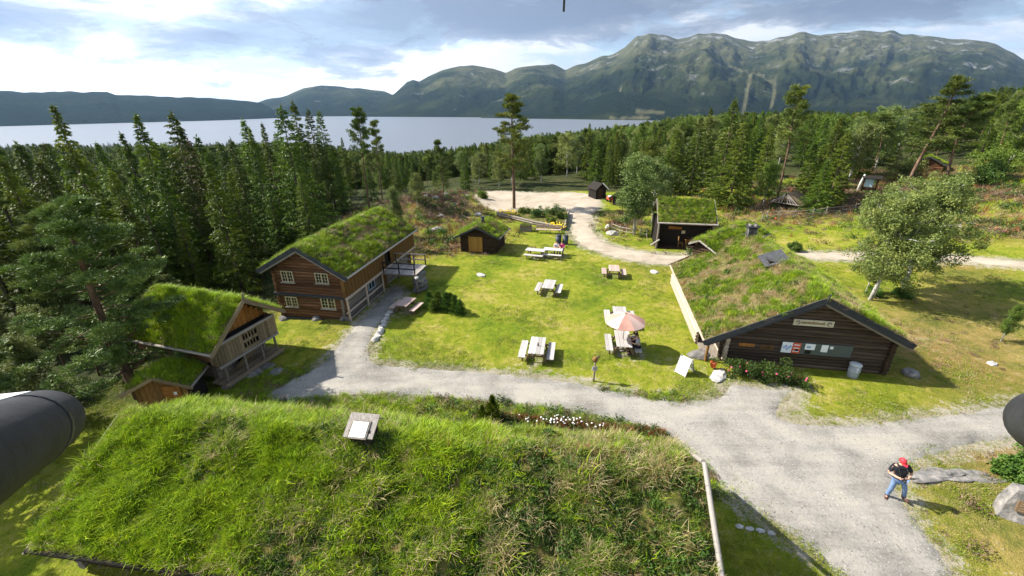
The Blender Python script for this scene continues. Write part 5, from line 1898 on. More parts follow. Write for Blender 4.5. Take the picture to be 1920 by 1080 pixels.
TALL = proto([blade_clump(500 + i, 22, 0.30, 0.16, 0.015, 0.8, g_lush) for i in range(3)] +        # 0-2
             [blade_clump(510 + i, 20, 0.27, 0.17, 0.014, 0.9, g_green) for i in range(3)] +       # 3-5
             [blade_clump(520 + i, 16, 0.28, 0.20, 0.011, 1.1, g_straw) for i in range(3)] +       # 6-8
             [leaf_clump(530 + i, 34, 0.16, 0.10, g_herb) for i in range(3)] +                    # 9-11
             [blade_clump(540 + i, 22, 0.30, 0.09, 0.011, 1.2, g_straw if i else g_green) for i in range(2)] +  # 12-13
             [blade_clump(550, 16, 0.30, 0.16, 0.008, 0.5, g_rust)], 'roof_grass')                # 14
LAWN = proto([blade_clump(600 + i, 26, 0.055, 0.17, 0.010, 0.8, g_lawn) for i in range(3)] +       # 0-2
             [blade_clump(610 + i, 22, 0.075, 0.15, 0.010, 0.8, g_green) for i in range(2)] +      # 3-4
             [blade_clump(620 + i, 20, 0.06, 0.18, 0.009, 1.0, g_straw) for i in range(2)] +       # 5-6
             [leaf_clump(630 + i, 46, 0.24, 0.07, g_heather, 0.45) for i in range(2)] +            # 7-8
             [leaf_clump(640, 50, 0.28, 0.09, g_herb, 0.6)] +                                      # 9
             [blade_clump(650, 24, 0.22, 0.16, 0.010, 0.9, g_lush), blade_clump(651, 20, 0.25, 0.18, 0.009, 1.1, g_straw), blade_clump(652, 20, 0.36, 0.14, 0.016, 0.35, g_rust)], 'lawn_grass')  # 10-12

NG = {}


def scatter_group(col):
    if col.name in NG:
        return NG[col.name]
    ng = bpy.data.node_groups.new('scatter_' + col.name, 'GeometryNodeTree')
    ng.interface.new_socket('Geometry', in_out='INPUT', socket_type='NodeSocketGeometry')
    ng.interface.new_socket('Geometry', in_out='OUTPUT', socket_type='NodeSocketGeometry')
    gi = ng.nodes.new('NodeGroupInput')
    go = ng.nodes.new('NodeGroupOutput')
    ci = ng.nodes.new('GeometryNodeCollectionInfo')
    ci.inputs['Collection'].default_value = col
    ci.inputs['Separate Children'].default_value = True
    ci.inputs['Reset Children'].default_value = True
    ip = ng.nodes.new('GeometryNodeInstanceOnPoints')
    ip.inputs['Pick Instance'].default_value = True

    def attr(nm, ty):
        n = ng.nodes.new('GeometryNodeInputNamedAttribute')
        n.data_type = ty
        n.inputs['Name'].default_value = nm
        return n.outputs['Attribute']
    ng.links.new(gi.outputs[0], ip.inputs['Points'])
    ng.links.new(ci.outputs[0], ip.inputs['Instance'])
    ng.links.new(attr('pick', 'INT'), ip.inputs['Instance Index'])
    er = ng.nodes.new('FunctionNodeEulerToRotation')
    ng.links.new(attr('turn', 'FLOAT_VECTOR'), er.inputs[0])
    ng.links.new(er.outputs[0], ip.inputs['Rotation'])
    ng.links.new(attr('size', 'FLOAT_VECTOR'), ip.inputs['Scale'])
    ng.links.new(ip.outputs[0], go.inputs[0])
    NG[col.name] = ng
    return ng


def scatter(name, pts, pick, size, turn, col, parent=None, label=None, cat=None):
    n = len(pts)
    me = bpy.data.meshes.new(name)
    me.vertices.add(n)
    me.vertices.foreach_set('co', np.asarray(pts, dtype=np.float32).ravel())
    a = me.attributes.new('pick', 'INT', 'POINT')
    a.data.foreach_set('value', np.asarray(pick, dtype=np.int32))
    size = np.asarray(size, dtype=np.float32)
    if size.ndim == 1:
        size = np.repeat(size[:, None], 3, 1)
    a = me.attributes.new('size', 'FLOAT_VECTOR', 'POINT')
    a.data.foreach_set('vector', size.ravel())
    a = me.attributes.new('turn', 'FLOAT_VECTOR', 'POINT')
    a.data.foreach_set('vector', np.asarray(turn, dtype=np.float32).ravel())
    o = link(name, me, parent)
    md = o.modifiers.new('scatter', 'NODES')
    md.node_group = scatter_group(col)
    prop(o, label, cat, kind='stuff')
    return o


def choose(w, rg):
    """Pick one proto per point from weight rows."""
    w = np.maximum(w, 0)
    c = np.cumsum(w, 1)
    return (c < (rg.random((len(w), 1)) * c[:, -1:])).sum(1)


def smooth_noise(x, y, s, seed):
    """Cheap value noise for many points."""
    rg = np.random.default_rng(seed)
    tab = rg.random((64, 64))
    X, Y = np.asarray(x) * s + seed * 3.3, np.asarray(y) * s - seed * 1.7
    i, j = np.floor(X).astype(int), np.floor(Y).astype(int)
    f, g = X - i, Y - j
    f, g = f * f * (3 - 2 * f), g * g * (3 - 2 * g)
    t = lambda a, b: tab[a % 64, b % 64]
    return (t(i, j) * (1 - f) + t(i + 1, j) * f) * (1 - g) + (t(i, j + 1) * (1 - f) + t(i + 1, j + 1) * f) * g


ROOF_SPEC = {  # clumps per square metre, scale, weights as functions of noise
    'wild': (165, 0.86), 'meadow': (85, 0.85), 'bright': (110, 0.85), 'patchy': (95, 0.85), 'lush': (75, 0.8), 'straw': (60, 0.7)}
for (roof, U_, V_, T_, edge_, kind, seed) in ROOFS:
    rg = np.random.default_rng(seed * 7 + 1)
    dens, sc_ = ROOF_SPEC[kind]
    u0, u1, v0, v1 = U_.min(), U_.max(), V_.min(), V_.max()
    n = int(dens * (u1 - u0) * (v1 - v0))
    u = rg.uniform(u0, u1, n)
    v = rg.uniform(v0, v1, n)
    us, vs_ = U_[:, 0], V_[0, :]
    fi = np.clip(np.searchsorted(us, u) - 1, 0, len(us) - 2)
    fj = np.clip(np.searchsorted(vs_, v) - 1, 0, len(vs_) - 2)
    a = (u - us[fi]) / (us[fi + 1] - us[fi])
    b_ = (v - vs_[fj]) / (vs_[fj + 1] - vs_[fj])
    z = (T_[fi, fj] * (1 - a) + T_[fi + 1, fj] * a) * (1 - b_) + (T_[fi, fj + 1] * (1 - a) + T_[fi + 1, fj + 1] * a) * b_ - 0.02
    n1 = smooth_noise(u, v, 0.55, seed + 1)
    n2 = smooth_noise(u, v, 1.3, seed + 2)
    n3 = smooth_noise(u, v, 3.0, seed + 5)
    W = np.zeros((n, 15))
    e = np.minimum(np.minimum(u - u0, u1 - u), np.minimum(v - v0, v1 - v))
    if kind == 'wild':
        # lush to the left and beyond the middle, straggling straw and weeds to the right and towards the camera
        lush = np.clip(1.25 - v / 11.0 + (n1 - 0.5) * 1.2 - 0.10 * u * (v > 6) + 0.75 * np.exp(-((v - 12.0) / 2.6) ** 2), 0.06, 1)
        W[:, 0:3] = (lush * 1.3)[:, None]
        W[:, 3:6] = (0.30 + 0.55 * (1 - lush) * n2)[:, None]
        W[:, 6:9] = ((1 - lush) * (0.22 + 1.0 * (n3 > 0.5) * n2) + 0.02)[:, None]
        W[:, 9:12] = ((1 - lush) * 2.0 * (n2 < 0.6) * (0.3 + n3))[:, None]
        W[:, 12:14] = ((1 - lush) * 0.12)[:, None]
        W[:, 14] = (1 - lush) * 0.35 * (n1 > 0.55) + 1.3 * np.exp(-((u + 0.4) / 0.7) ** 2) * sstep(9, 15, v) * (n2 > 0.35)
        W[:, 6:9] += (0.9 * np.exp(-e / 0.25) * 0.5)[:, None]
    elif kind == 'bright':
        W[:, 0:3] = 1.0
        W[:, 3:6] = (0.35 * n2)[:, None]
        W[:, 6:9] = (0.04 + 0.2 * np.exp(-e / 0.2))[:, None]
    elif kind == 'patchy':
        gr = (n2 * 0.6 + n3 * 0.5 > 0.55)
        W[:, 0:3] = (0.45 * gr)[:, None]
        W[:, 3:6] = (0.6 * gr + 0.12)[:, None]
        W[:, 6:9] = (0.55 * (1 - gr) + 0.08)[:, None]
        W[:, 9:12] = (0.30 * gr * (n1 > 0.5))[:, None]
        W[:, 14] = 0.35 * (1 - gr) + 0.8 * np.exp(-e / 0.4)
    elif kind == 'meadow':
        gr = (n2 * 0.6 + n3 * 0.5 > 0.47)
        W[:, 0:3] = (0.7 * gr)[:, None]
        W[:, 3:6] = (0.5 * gr + 0.1)[:, None]
        W[:, 6:9] = (0.4 * (1 - gr) + 0.05)[:, None]
        W[:, 9:12] = (0.25 * (n1 > 0.55))[:, None]
        W[:, 14] = 0.25 * (1 - gr) + 0.5 * np.exp(-e / 0.3)
    elif kind == 'straw':
        W[:, 6:9] = 1.0
        W[:, 3:6] = 0.2
    else:
        W[:, 0:3] = 0.5
        W[:, 3:6] = 0.8
        W[:, 6:9] = 0.06
        W[:, 9:12] = 0.3
        W[:, 14] = 0.6 * np.exp(-e / 0.3)
    pick = choose(W, rg)
    size = sc_ * rg.uniform(0.55, 1.3, n) * np.clip(0.6 + e / 0.3, 0.6, 1) * (0.7 + 0.65 * n3) * (1 + (0.35 * (n2 > 0.62) if kind == 'wild' else 0))
    bare = (n3 * 0.5 + n2 * 0.5 < 0.33) & (kind in ('wild', 'patchy'))
    keep = ~(bare & (rg.random(n) < 0.7)) & (e > 0.03)
    turn = np.stack([rg.normal(0, 0.16, n), rg.normal(0, 0.16, n), rg.uniform(0, 6.28, n)], 1)
    scatter('turf_grass', np.stack([u, v, z], 1)[keep], pick[keep], size[keep], turn[keep], TALL, parent=roof)

# ---- lawn, verges and heath
HOUSES = []
for h_, (xl, xr, y0, y1) in ((fg, (-2.6, 3.2, 0.2, fg_len - 0.2)), (H1, (-2.7, 3.2, 0.3, 11.8)), (ST, (-2.0, 2.0, 0, 6.2)), (SH, (-1.5, 1.5, 0.2, 3)), (HU, (-1.9, 1.9, 0.4, 3.8)),
                             (RB, (-5.4, 4.2, 0.4, 12.3)), (OB, (-1.7, 1.5, 0.3, oL)), (S1, (-4.5, 0.2, 0, 5.5))):
    HOUSES.append((h_.location.x, h_.location.y, h_.rotation_euler[2], xl, xr, y0, y1))


def in_house(x, y, m=0.0):
    r_ = np.zeros(len(x), bool)
    for (hx, hy, a, xl, xr, y0, y1) in HOUSES:
        c, s = math.cos(a), math.sin(a)
        lx, ly = (x - hx) * c + (y - hy) * s, -(x - hx) * s + (y - hy) * c
        r_ |= (lx > xl - m) & (lx < xr + m) & (ly > y0 - m) & (ly < y1 + m)
    return r_


ROAD_R = [Vector(p) for p in catmull(ROAD, True, 0.6)]
LANE_R = [Vector(p) for p in catmull(LANE, True, 1.0)]


def shrink_keep(x, y, rg, k=0.35):
    """Grass stays off the gravel but creeps a little over its rim."""
    dx, dy = rg.normal(0, k, len(x)), rg.normal(0, k, len(x))
    return ~(in_poly(ROAD_R, x + dx, y + dy) & in_poly(ROAD_R, x, y)) & ~(in_poly(LANE_R, x + dx, y + dy) & in_poly(LANE_R, x, y)) & ~in_house(x, y)


def ground_cover():
    rg = np.random.default_rng(91)
    n = 90000
    # denser nearer the camera
    y = 7 + 46 * rg.random(n) ** 1.35
    x = rg.uniform(-1.22, 1.22, n) * (y + 3.5)
    ok = (x > -24) & (x < 50) & shrink_keep(x, y, rg)
    x, y = x[ok], y[ok]
    z = terr(x, y)
    n1, n2, n3 = smooth_noise(x, y, 0.12, 3), smooth_noise(x, y, 0.5, 4), smooth_noise(x, y, 1.7, 6)
    dr = np.clip(1.1 * bumpf(x, y, 31, 25, 9.5, 6.5) + 0.9 * bumpf(x, y, 23, 14.5, 7, 2.2) + 0.75 * bumpf(x, y, 19.5, 9, 6, 3.5) + 0.5 * (n1 - 0.5), 0, 1)
    W = np.zeros((len(x), 13))
    W[:, 0:3] = (1.0 * (1 - 0.7 * dr))[:, None]
    W[:, 3:5] = (0.5 * (n2 > 0.4) * (1 - 0.3 * dr))[:, None]
    W[:, 5:7] = (0.10 + 0.5 * (n2 * n3 > 0.3) + 0.9 * dr)[:, None]
    W[:, 8] = 0.06 * (dr > 0.3)
    pick = choose(W, rg)
    size = rg.uniform(0.6, 1.3, len(x)) * (0.75 + 0.6 * (n2 > 0.6))
    turn = np.stack([rg.normal(0, 0.1, len(x)), rg.normal(0, 0.1, len(x)), rg.uniform(0, 6.28, len(x))], 1)
    scatter('grass', np.stack([x, y, z], 1), pick, size, turn, LAWN, None, 'short lawn grass with dry patches around the log houses', 'grass')
    # tall growth on the bank between the long house and the road
    n = 9000
    x = rg.uniform(-17, 9, n)
    lo = 12.62 + 2.3 - (x + 14.55) * 0.139
    y = lo + rg.random(n) * 6.5
    ok = shrink_keep(x, y, rg, 0.15)
    x, y = x[ok], y[ok]
    z = terr(x, y)
    n2, n3 = smooth_noise(x, y, 0.6, 14), smooth_noise(x, y, 1.6, 16)
    W = np.zeros((len(x), 13))
    left = sstep(-1, -6, x)
    W[:, 10] = 0.6 + 1.6 * left
    W[:, 3:5] = 0.7
    W[:, 11] = 0.5 * (n2 > 0.5) + 0.3 * left * (n3 > 0.6)
    W[:, 9] = 0.8 * (n3 > 0.5) * (1 - left)
    W[:, 8] = 0.4 * (n2 < 0.4)
    pick = choose(W, rg)
    size = rg.uniform(0.6, 1.3, len(x)) * np.where(pick < 5, 1.6, 1.0)
    turn = np.stack([rg.normal(0, 0.15, len(x)), rg.normal(0, 0.15, len(x)), rg.uniform(0, 6.28, len(x))], 1)
    scatter('tall_grass', np.stack([x, y, z], 1), pick, size, turn, LAWN, None, 'tall bright grass and weeds on the bank behind the long turf roof', 'grass')
    # heath and rough ground farther out
    n = 26000
    y = rg.uniform(40, 78, n)
    x = rg.uniform(-24, 82, n)
    hm = np.clip(1.3 * bumpf(x, y, -13, 60, 9, 13) + 0.9 * bumpf(x, y, -9, 47, 5, 6) + 1.0 * bumpf(x, y, 60, 60, 22, 16) + 0.8 * bumpf(x, y, 40, 62, 12, 8) + 0.8 * bumpf(x, y, 15, 52, 4, 6) + 0.6 * bumpf(x, y, 52, 43, 8, 4), 0, 1)
    ok = (rg.random(n) < hm) & shrink_keep(x, y, rg, 0.3)
    x, y = x[ok], y[ok]
    n2, n3 = smooth_noise(x, y, 0.25, 24), smooth_noise(x, y, 0.8, 26)
    W = np.zeros((len(x), 13))
    W[:, 7:9] = ((0.8 * (n2 > 0.45) + 0.15) * np.where(x > 25, 0.45, 1.0))[:, None]
    W[:, 9] = 0.9 * (n3 > 0.55)
    W[:, 10] = 0.9 * (n2 < 0.5)
    W[:, 11] = 0.6 * (n3 < 0.5)
    W[:, 12] = 0.15
    pick = choose(W, rg)
    size = rg.uniform(1.0, 2.4, len(x))
    turn = np.stack([np.zeros(len(x)), np.zeros(len(x)), rg.uniform(0, 6.28, len(x))], 1)
    scatter('heath_undergrowth', np.stack([x, y, terr(x, y)], 1), pick, size, turn, LAWN, None, 'low heather and rough grass on the moorland around the yard', 'heather')


far_forest()
ground_cover()


def pebbles():
    rg = np.random.default_rng(55)
    n = 60000
    y = 6 + 30 * rg.random(n) ** 1.5
    x = rg.uniform(-0.7, 1.25, n) * (y + 3)
    ok = in_poly(ROAD_R, x, y)
    x, y = x[ok][:5200], y[ok][:5200]
    peb = proto([rock_mesh(800, 1, 0.8, 0.6, 1, 0.3), rock_mesh(801, 0.9, 1, 0.5, 1, 0.3)], 'pebbles')
    for o_, m_ in zip(peb.objects, (m_stone, m_stone_lite)):
        o_.data.materials.append(m_)
    m = len(x)
    scatter('gravel_stones', np.stack([x, y, terr(x, y) + 0.03], 1), (rg.random(m) < 0.3).astype(int), 0.010 + 0.022 * rg.random(m) ** 3, np.stack([np.zeros(m), np.zeros(m), rg.uniform(0, 6.28, m)], 1), peb, None, 'loose stones strewn over the gravel road', 'gravel')


pebbles()

# ================================================================== things on the lawn and around the yard
m_tbl = wood('bleached_table_wood', (0.24, 0.21, 0.18), (0.42, 0.39, 0.36), (0.58, 0.55, 0.52), tone=0.22)
m_tbl_leg = wood('table_leg_wood', (0.08, 0.05, 0.03), (0.20, 0.13, 0.08), (0.32, 0.24, 0.17), tone=0.1)
m_tbl_red = wood('reddish_table_wood', (0.28, 0.18, 0.14), (0.44, 0.32, 0.27), (0.56, 0.46, 0.42), tone=0.1)


def picnic_table(label, loc, rz, top=None, L=1.95):
    t = thing('picnic_table', label, 'picnic table', loc, rz, 'picnic tables on the lawn')
    top = top or m_tbl
    for j in range(4):
        x = -0.345 + j * 0.23
        plank_piece(t, (x, -L / 2, 0.76), (x, L / 2, 0.76), 0.218, 0.045, top, 'top_plank')
    for s in (-1, 1):
        for j in range(2):
            x = s * (0.73 + j * 0.21)
            plank_piece(t, (x, -L / 2, 0.46), (x, L / 2, 0.46), 0.20, 0.045, top, 'seat_plank')
    for y in (-L / 2 + 0.3, L / 2 - 0.3):
        for s in (-1, 1):
            plank_piece(t, (s * 0.30, y, 0.735), (s * 0.62, y, 0.0), 0.11, 0.05, m_tbl_leg, 'leg', up=(0, 1, 0))
            plank_piece(t, (s * 0.82, y + 0.05, 0.435), (s * 0.80, y + 0.05, 0.0), 0.09, 0.05, m_tbl_leg, 'seat_leg', up=(0, 1, 0))
        plank_piece(t, (-0.98, y + 0.052, 0.40), (0.98, y + 0.052, 0.40), 0.10, 0.045, m_tbl_leg, 'cross_bar', up=(0, 1, 0))
        plank_piece(t, (-0.42, y + 0.052, 0.70), (0.42, y + 0.052, 0.70), 0.08, 0.045, m_tbl_leg, 'top_batten', up=(0, 1, 0))
    return t


TBL = {}
for key, px, py, rz, lb, tp, L in [
        ('A', 1007, 668, -0.16, 'bleached picnic table alone at the edge of the road', None, 1.95),
        ('B', 1166, 655, -0.14, 'picnic table shaded by the pink parasol', None, 2.0),
        ('C', 1161, 605, -0.14, 'picnic table directly behind the pink parasol', None, 1.95),
        ('D', 1029, 549, -0.24, 'bleached picnic table alone in the middle of the lawn', None, 1.8),
        ('E', 1150, 518, -0.18, 'small reddish picnic table on the lawn nearest the lane', m_tbl_red, 1.5),
        ('F', 763, 583, -0.30, 'reddish picnic table by the row of white stones', m_tbl_red, 1.5),
        ('G', 1004, 482, 1.25, 'bleached picnic table near the small hut with nobody at it', None, 1.9),
        ('H', 1037, 481, 1.30, 'picnic table near the small hut where two people sit', None, 1.9)]:
    q = G(px, py)
    TBL[key] = picnic_table(lb, (q.x, q.y, q.z), rz, tp, L)
bo = thing('bottle', 'small dark bottle standing on the lone table by the road', 'bottle', Matrix.Translation(TBL['A'].location) @ Vector((0.05, -0.1, 0.783)))
MB().lathe([(0.04, 0), (0.042, 0.12), (0.036, 0.16), (0.015, 0.2), (0.014, 0.26)], 12).build('body', m_metal_dark, bo)
MB().lathe([(0.017, 0.245), (0.017, 0.275)], 10).build('cap', m_red, bo)

# parasol
q = TBL['B'].location
m_pink = mat_noise('pink_canvas', [(0.3, (0.42, 0.22, 0.17)), (0.7, (0.52, 0.30, 0.24))], scale=2.5, rough=0.9, tone=0.12, spec=0.1)
m_pink2 = mat_noise('pale_canvas', [(0.3, (0.52, 0.36, 0.30)), (0.7, (0.62, 0.45, 0.38))], scale=2.5, rough=0.9, tone=0.1, spec=0.1)
PR = thing('parasol', 'wide faded pink parasol opened over a picnic table', 'parasol', (q.x - 0.02, q.y - 0.1, q.z), 0.2)
MB().tube([(0, 0, 0.1), (0, 0, 2.5)], 0.022, 8).build('pole', m_tbl_leg, PR)
NP = 8
for k in range(NP):
    a0, a1 = 2 * math.pi * k / NP, 2 * math.pi * (k + 1) / NP
    mb = MB()
    vs, fs = [], []
    for i, (r_, z_) in enumerate(((0.03, 2.52), (0.45, 2.40), (0.85, 2.24), (1.22, 2.02))):
        for j in range(5):
            a = a0 + (a1 - a0) * j / 4
            sag = 0.05 * r_ * math.sin(math.pi * j / 4)
            vs.append(((r_ - sag) * math.cos(a), (r_ - sag) * math.sin(a), z_ - sag * 0.6))
    for i in range(3):
        for j in range(4):
            fs.append((i * 5 + j, (i + 1) * 5 + j, (i + 1) * 5 + j + 1, i * 5 + j + 1))
    n_ = len(vs)
    vs2 = [(x, y, z - 0.012) for x, y, z in vs]
    mb.add(vs, fs, 0, True)
    mb.add(vs2, [f[::-1] for f in fs], 0, True)
    mb.build('panel', m_pink if k % 2 else m_pink2, PR)
    MB().bar((0.03 * math.cos(a0), 0.03 * math.sin(a0), 2.48), (1.2 * math.cos(a0), 1.2 * math.sin(a0), 1.985), 0.014, 0.014).build('rib', m_tbl_leg, PR)
MB().lathe([(0.05, 2.5), (0.06, 2.53), (0.02, 2.58)], 10).build('finial', m_tbl_leg, PR)
MB().lathe([(0.22, 0.0), (0.22, 0.08), (0.05, 0.1), (0.05, 0.3)], 14).build('foot', m_stone, PR)

# carved signpost by the road
q = G(1113, 715)
SP = thing('carved_signpost', 'thin wooden post by the road with a pale plate and a carved brown top', 'signpost', q, 0.15)
MB().tube([(0, 0, -0.1), (0.01, 0, 0.7), (0, 0, 1.25)], [0.055, 0.05, 0.045], 8).build('post', m_log_grey, SP)
MB().box((-0.02, -0.06, 0.86), (0.3, 0.04, 0.26), Matrix.Rotation(R(8), 3, 'Y'), bev=0.015).build('plate', m_stone_lite, SP)
hd_ = MB()
hd_.lathe([(0.02, 1.22), (0.13, 1.30), (0.16, 1.42), (0.10, 1.55), (0.03, 1.6)], 10)
hd_.build('carved_head', m_plank_ochre, SP)
MB().tube([(-0.18, 0, 1.38), (0.02, 0, 1.52), (0.26, 0, 1.56)], [0.03, 0.09, 0.03], 7).build('carved_wing', m_tbl_leg, SP)

# sandwich board
q = G(1283, 698)
SB = thing('sandwich_board', 'white folding sandwich board on the grass by the cafe corner', 'sign', q, -0.95)
for s, nm in ((1, 'front_panel'), (-1, 'back_panel')):
    MB().box((0, -s * 0.24, 0.50), (0.62, 0.03, 0.95), Matrix.Rotation(R(-s * 22), 3, 'X')).build(nm, m_white, SB)
for x in (-0.33, 0.33):
    for s in (-1, 1):
        MB().bar((x, -s * 0.45, 0.0), (x, -s * 0.04, 0.98), 0.04, 0.04).build('frame_leg', m_tbl, SB)
mb = MB()
for j in range(5):
    mb.box((-0.05 + 0.03 * (j % 2), -0.285 - 0.06 + 0.04 * (j - 2) * 1.0, 0.52 - 0.1 + 0.1 * (j - 1)), (0.5, 0.006, 0.03), Matrix.Rotation(R(-22), 3, 'X'))
# stones at the cafe corner
for i, (px, py, sx, sy, sz, mt, lb) in enumerate([
        (1312, 668, 0.75, 0.45, 0.28, m_stone, 'grey boulder lying beside the sandwich board'),
        (1346, 706, 0.75, 0.40, 0.14, m_stone_lite, 'flat pale doorstep stone at the cafe corner'),
        (1706, 703, 0.42, 0.36, 0.3, m_stone, 'brown boulder in the shade right of the cafe'),
        (1148, 440, 0.8, 0.5, 0.42, m_stone_lite, 'pale boulder beside the lane opposite the parking ground'),
        (1140, 428, 0.4, 0.3, 0.35, m_stone_lite, 'smaller pale boulder behind the one beside the lane'),
        (1226, 510, 0.5, 0.35, 0.07, m_stone_lite, 'flat white stone in the lawn near the cafe roof'),
        (902, 516, 0.55, 0.35, 0.10, m_stone_lite, 'flat grey stone in the lawn below the small hut'),
        (990, 467, 0.12, 0.1, 0.16, m_stone_lite, 'little white marker stone left of the occupied tables'),
        (1860, 683, 0.3, 0.22, 0.12, m_stone_lite, 'lone pale stone on the dry grass right of the cafe')]):
    q = G(px, py)
    prop(link('stone', rock_mesh(80 + i, sx, sy, sz), None, mt, loc=(q.x, q.y, q.z + sz * 0.25), rot=(0, 0, i * 0.9)), lb, 'stone')
q = G(1773, 893)
prop(link('rock_outcrop', rock_mesh(95, 1.65, 0.38, 0.13, 4, 0.75), None, m_stone, loc=(q.x, q.y, q.z), rot=(0, 0, 0.02)), 'long flat pale rock outcrop in the grass behind the photographer', 'rock')
q = G(1402, 985)
for i in range(4):
    w_ = G(1386 + i * 20, 988 + i * 4)
    prop(link('stone', rock_mesh(110 + i, 0.14, 0.10, 0.06), None, m_stone_lite, loc=(w_.x, w_.y, 0.02)), 'small white stone in the shade of the long house gable', 'stone', 'white stones in the gable shade')
# potted plant
q = G(1336, 692)
PT = thing('potted_plant', 'red pot with a green plant on the cafe doorstep', 'plant pot', (q.x, q.y, 0.14))
MB().lathe([(0.13, 0), (0.19, 0.3), (0.20, 0.3), (0.20, 0.34), (0.16, 0.34)], 14).build('pot', m_red, PT)
link('foliage', leaf_clump(900, 160, 0.26, 0.09, m_bush, 0.8), PT, loc=(0, 0, 0.3))

# row of white stones along the path
for i in range(11):
    t = i / 10
    q = G(744 - 44 * t - 4 * math.sin(t * 5), 574 + 64 * t)
    o = link('edging_stone', rock_mesh(120 + i, random.uniform(0.2, 0.34), random.uniform(0.16, 0.26), random.uniform(0.12, 0.2)), None, m_stone_lite, loc=(q.x, q.y, q.z + 0.05), rot=(0, 0, i * 1.7))
    prop(o, 'whitish edging stone in the row along the path by the loft house', 'stone', 'white stones edging the path')

# ---- bushes
m_rose = mat_leaf('rose_leaves', (0.022, 0.050, 0.010), (0.050, 0.095, 0.016), (0.095, 0.15, 0.028), trans=0.25, var=0.1, scale=2.5)
m_petal = mat_plain('pink_petals', (0.75, 0.10, 0.22), rough=0.6)
m_yellow = mat_plain('yellow_petals', (0.80, 0.58, 0.02), rough=0.6)
m_wflower = mat_plain('white_petals', (0.80, 0.80, 0.78), rough=0.7)


def shrub(label, loc, lobes, leaf, n, mat, name='bush', cat='bush', group=None, rz=0.0, stems=True):
    """A bush of leaf clusters: lobes are (x, y, z, radius)."""
    rg = np.random.default_rng(int(abs(loc[0] * 31 + loc[1] * 17)) + 5)
    t = thing(name, label, cat, loc, rz, group)
    ch = []
    for (x, y, z, r_) in lobes:
        for _ in range(5):
            c = np.array([x, y, z]) + rg.normal(size=3) * r_ * 0.45
            m = n // 5
            q_ = unit(rg.normal(size=(m, 3))) * np.cbrt(rg.random((m, 1)))
            P = c + q_ * r_ * 0.62
            P[:, 2] = np.maximum(P[:, 2], 0.03)
            D = unit(rg.normal(size=(m, 3)) + np.array([0, 0, 0.3]))
            S = leaf * rg.uniform(0.6, 1.3, m)
            ch.append(tri_fan(P, D, S, S * 0.7, rg))
    link('foliage', tri_mesh('foliage', ch, mat), t)
    if stems:
        mb = MB()
        for (x, y, z, r_) in lobes:
            mb.tube([(x * 0.5, y * 0.5, -0.05), (x, y, z)], [0.03, 0.012], 5)
        mb.build('stems', m_bark, t)
    return t


q = G(1428, 712)
lob = [(-1.5 + 0.42 * i + random.uniform(-0.1, 0.1), 0.25 * math.sin(i * 2.2) - 0.035 * i, random.uniform(0.35, 0.6) - 0.02 * i, random.uniform(0.42, 0.58)) for i in range(9)]
rb_ = shrub('dark rose bush dotted with pink flowers along the cafe gable', (q.x, q.y + 0.2, 0), lob, 0.085, 900, m_rose, rz=-0.2)
for i in range(16):
    x, y, z, r_ = random.choice(lob)
    a = random.random() * 6.28
    link('flower', rock_mesh(300 + i, 0.055, 0.055, 0.05, 1, 0.5), rb_, m_petal, loc=(x + r_ * 0.7 * math.cos(a), y - abs(r_ * 0.75 * math.sin(a)), z + random.uniform(0.0, 0.35)))

jun = spruce_meshes(700, 1.7, 0.55, 0.55, mat=mat_leaf('juniper_needles', (0.02, 0.045, 0.008), (0.045, 0.085, 0.012), (0.09, 0.13, 0.02), trans=0.15, var=0.2, scale=2), gap=0.02)


def mini_conifer(seed, H, Rm, mat, n=900, blunt=0.6):
    rg = np.random.default_rng(seed)
    z = rg.random(n) ** 1.3
    r_ = Rm * (1 - z ** 1.6) ** blunt * np.sqrt(rg.random(n)) * (0.8 + 0.4 * np.sin(z * 23))
    a = rg.random(n) * 6.283
    P = np.stack([r_ * np.cos(a), r_ * np.sin(a), z * H * 0.95 + 0.02], 1)
    D = unit(np.stack([np.cos(a) * 0.6 + rg.normal(size=n) * 0.3, np.sin(a) * 0.6 + rg.normal(size=n) * 0.3, np.ones(n) * 0.8], 1))
    S = H * rg.uniform(0.06, 0.13, n)
    return tri_mesh('foliage', [tri_fan(P, D, S, S * 0.4, rg)], mat)


JM = [mini_conifer(710 + i, 1.7, 0.5, m_bush, 1500) for i in range(3)]
for i, (px, py, h) in enumerate(((806, 576, 1.3), (822, 580, 1.45), (838, 583, 1.5), (853, 586, 1.4), (863, 590, 1.2), (812, 584, 1.0), (846, 579, 1.3))):
    q = G(px, py)
    t = thing('juniper_bush', 'upright dark green juniper in the clump on the lawn by the footbridge', 'bush', q, i * 1.3, 'junipers on the lawn')
    t.scale = (h / 1.7 * 1.15,) * 2 + (h / 1.7,)
    link('foliage', JM[i % 3], t)
    link('stem', MB().tube([(0, 0, -0.1), (0, 0, 0.9)], [0.04, 0.01], 5).mesh('stem'), t, m_bark)
SM = [mini_conifer(720 + i, 1.3, 0.42, m_spruce, 1400, 1.1) for i in range(2)]
for i, (px, py, h, lb) in enumerate(((924, 790, 1.5, 'taller of the two little spruce saplings behind the long turf roof'), (905, 794, 1.05, 'shorter of the two little spruce saplings behind the long turf roof'))):
    q = G(px, py)
    t = thing('spruce_sapling', lb, 'sapling', q, i)
    t.scale = (h / 1.3,) * 3
    link('foliage', SM[i], t)
    link('stem', MB().tube([(0, 0, -0.1), (0, 0, 1.0)], [0.03, 0.01], 5).mesh('stem'), t, m_bark)
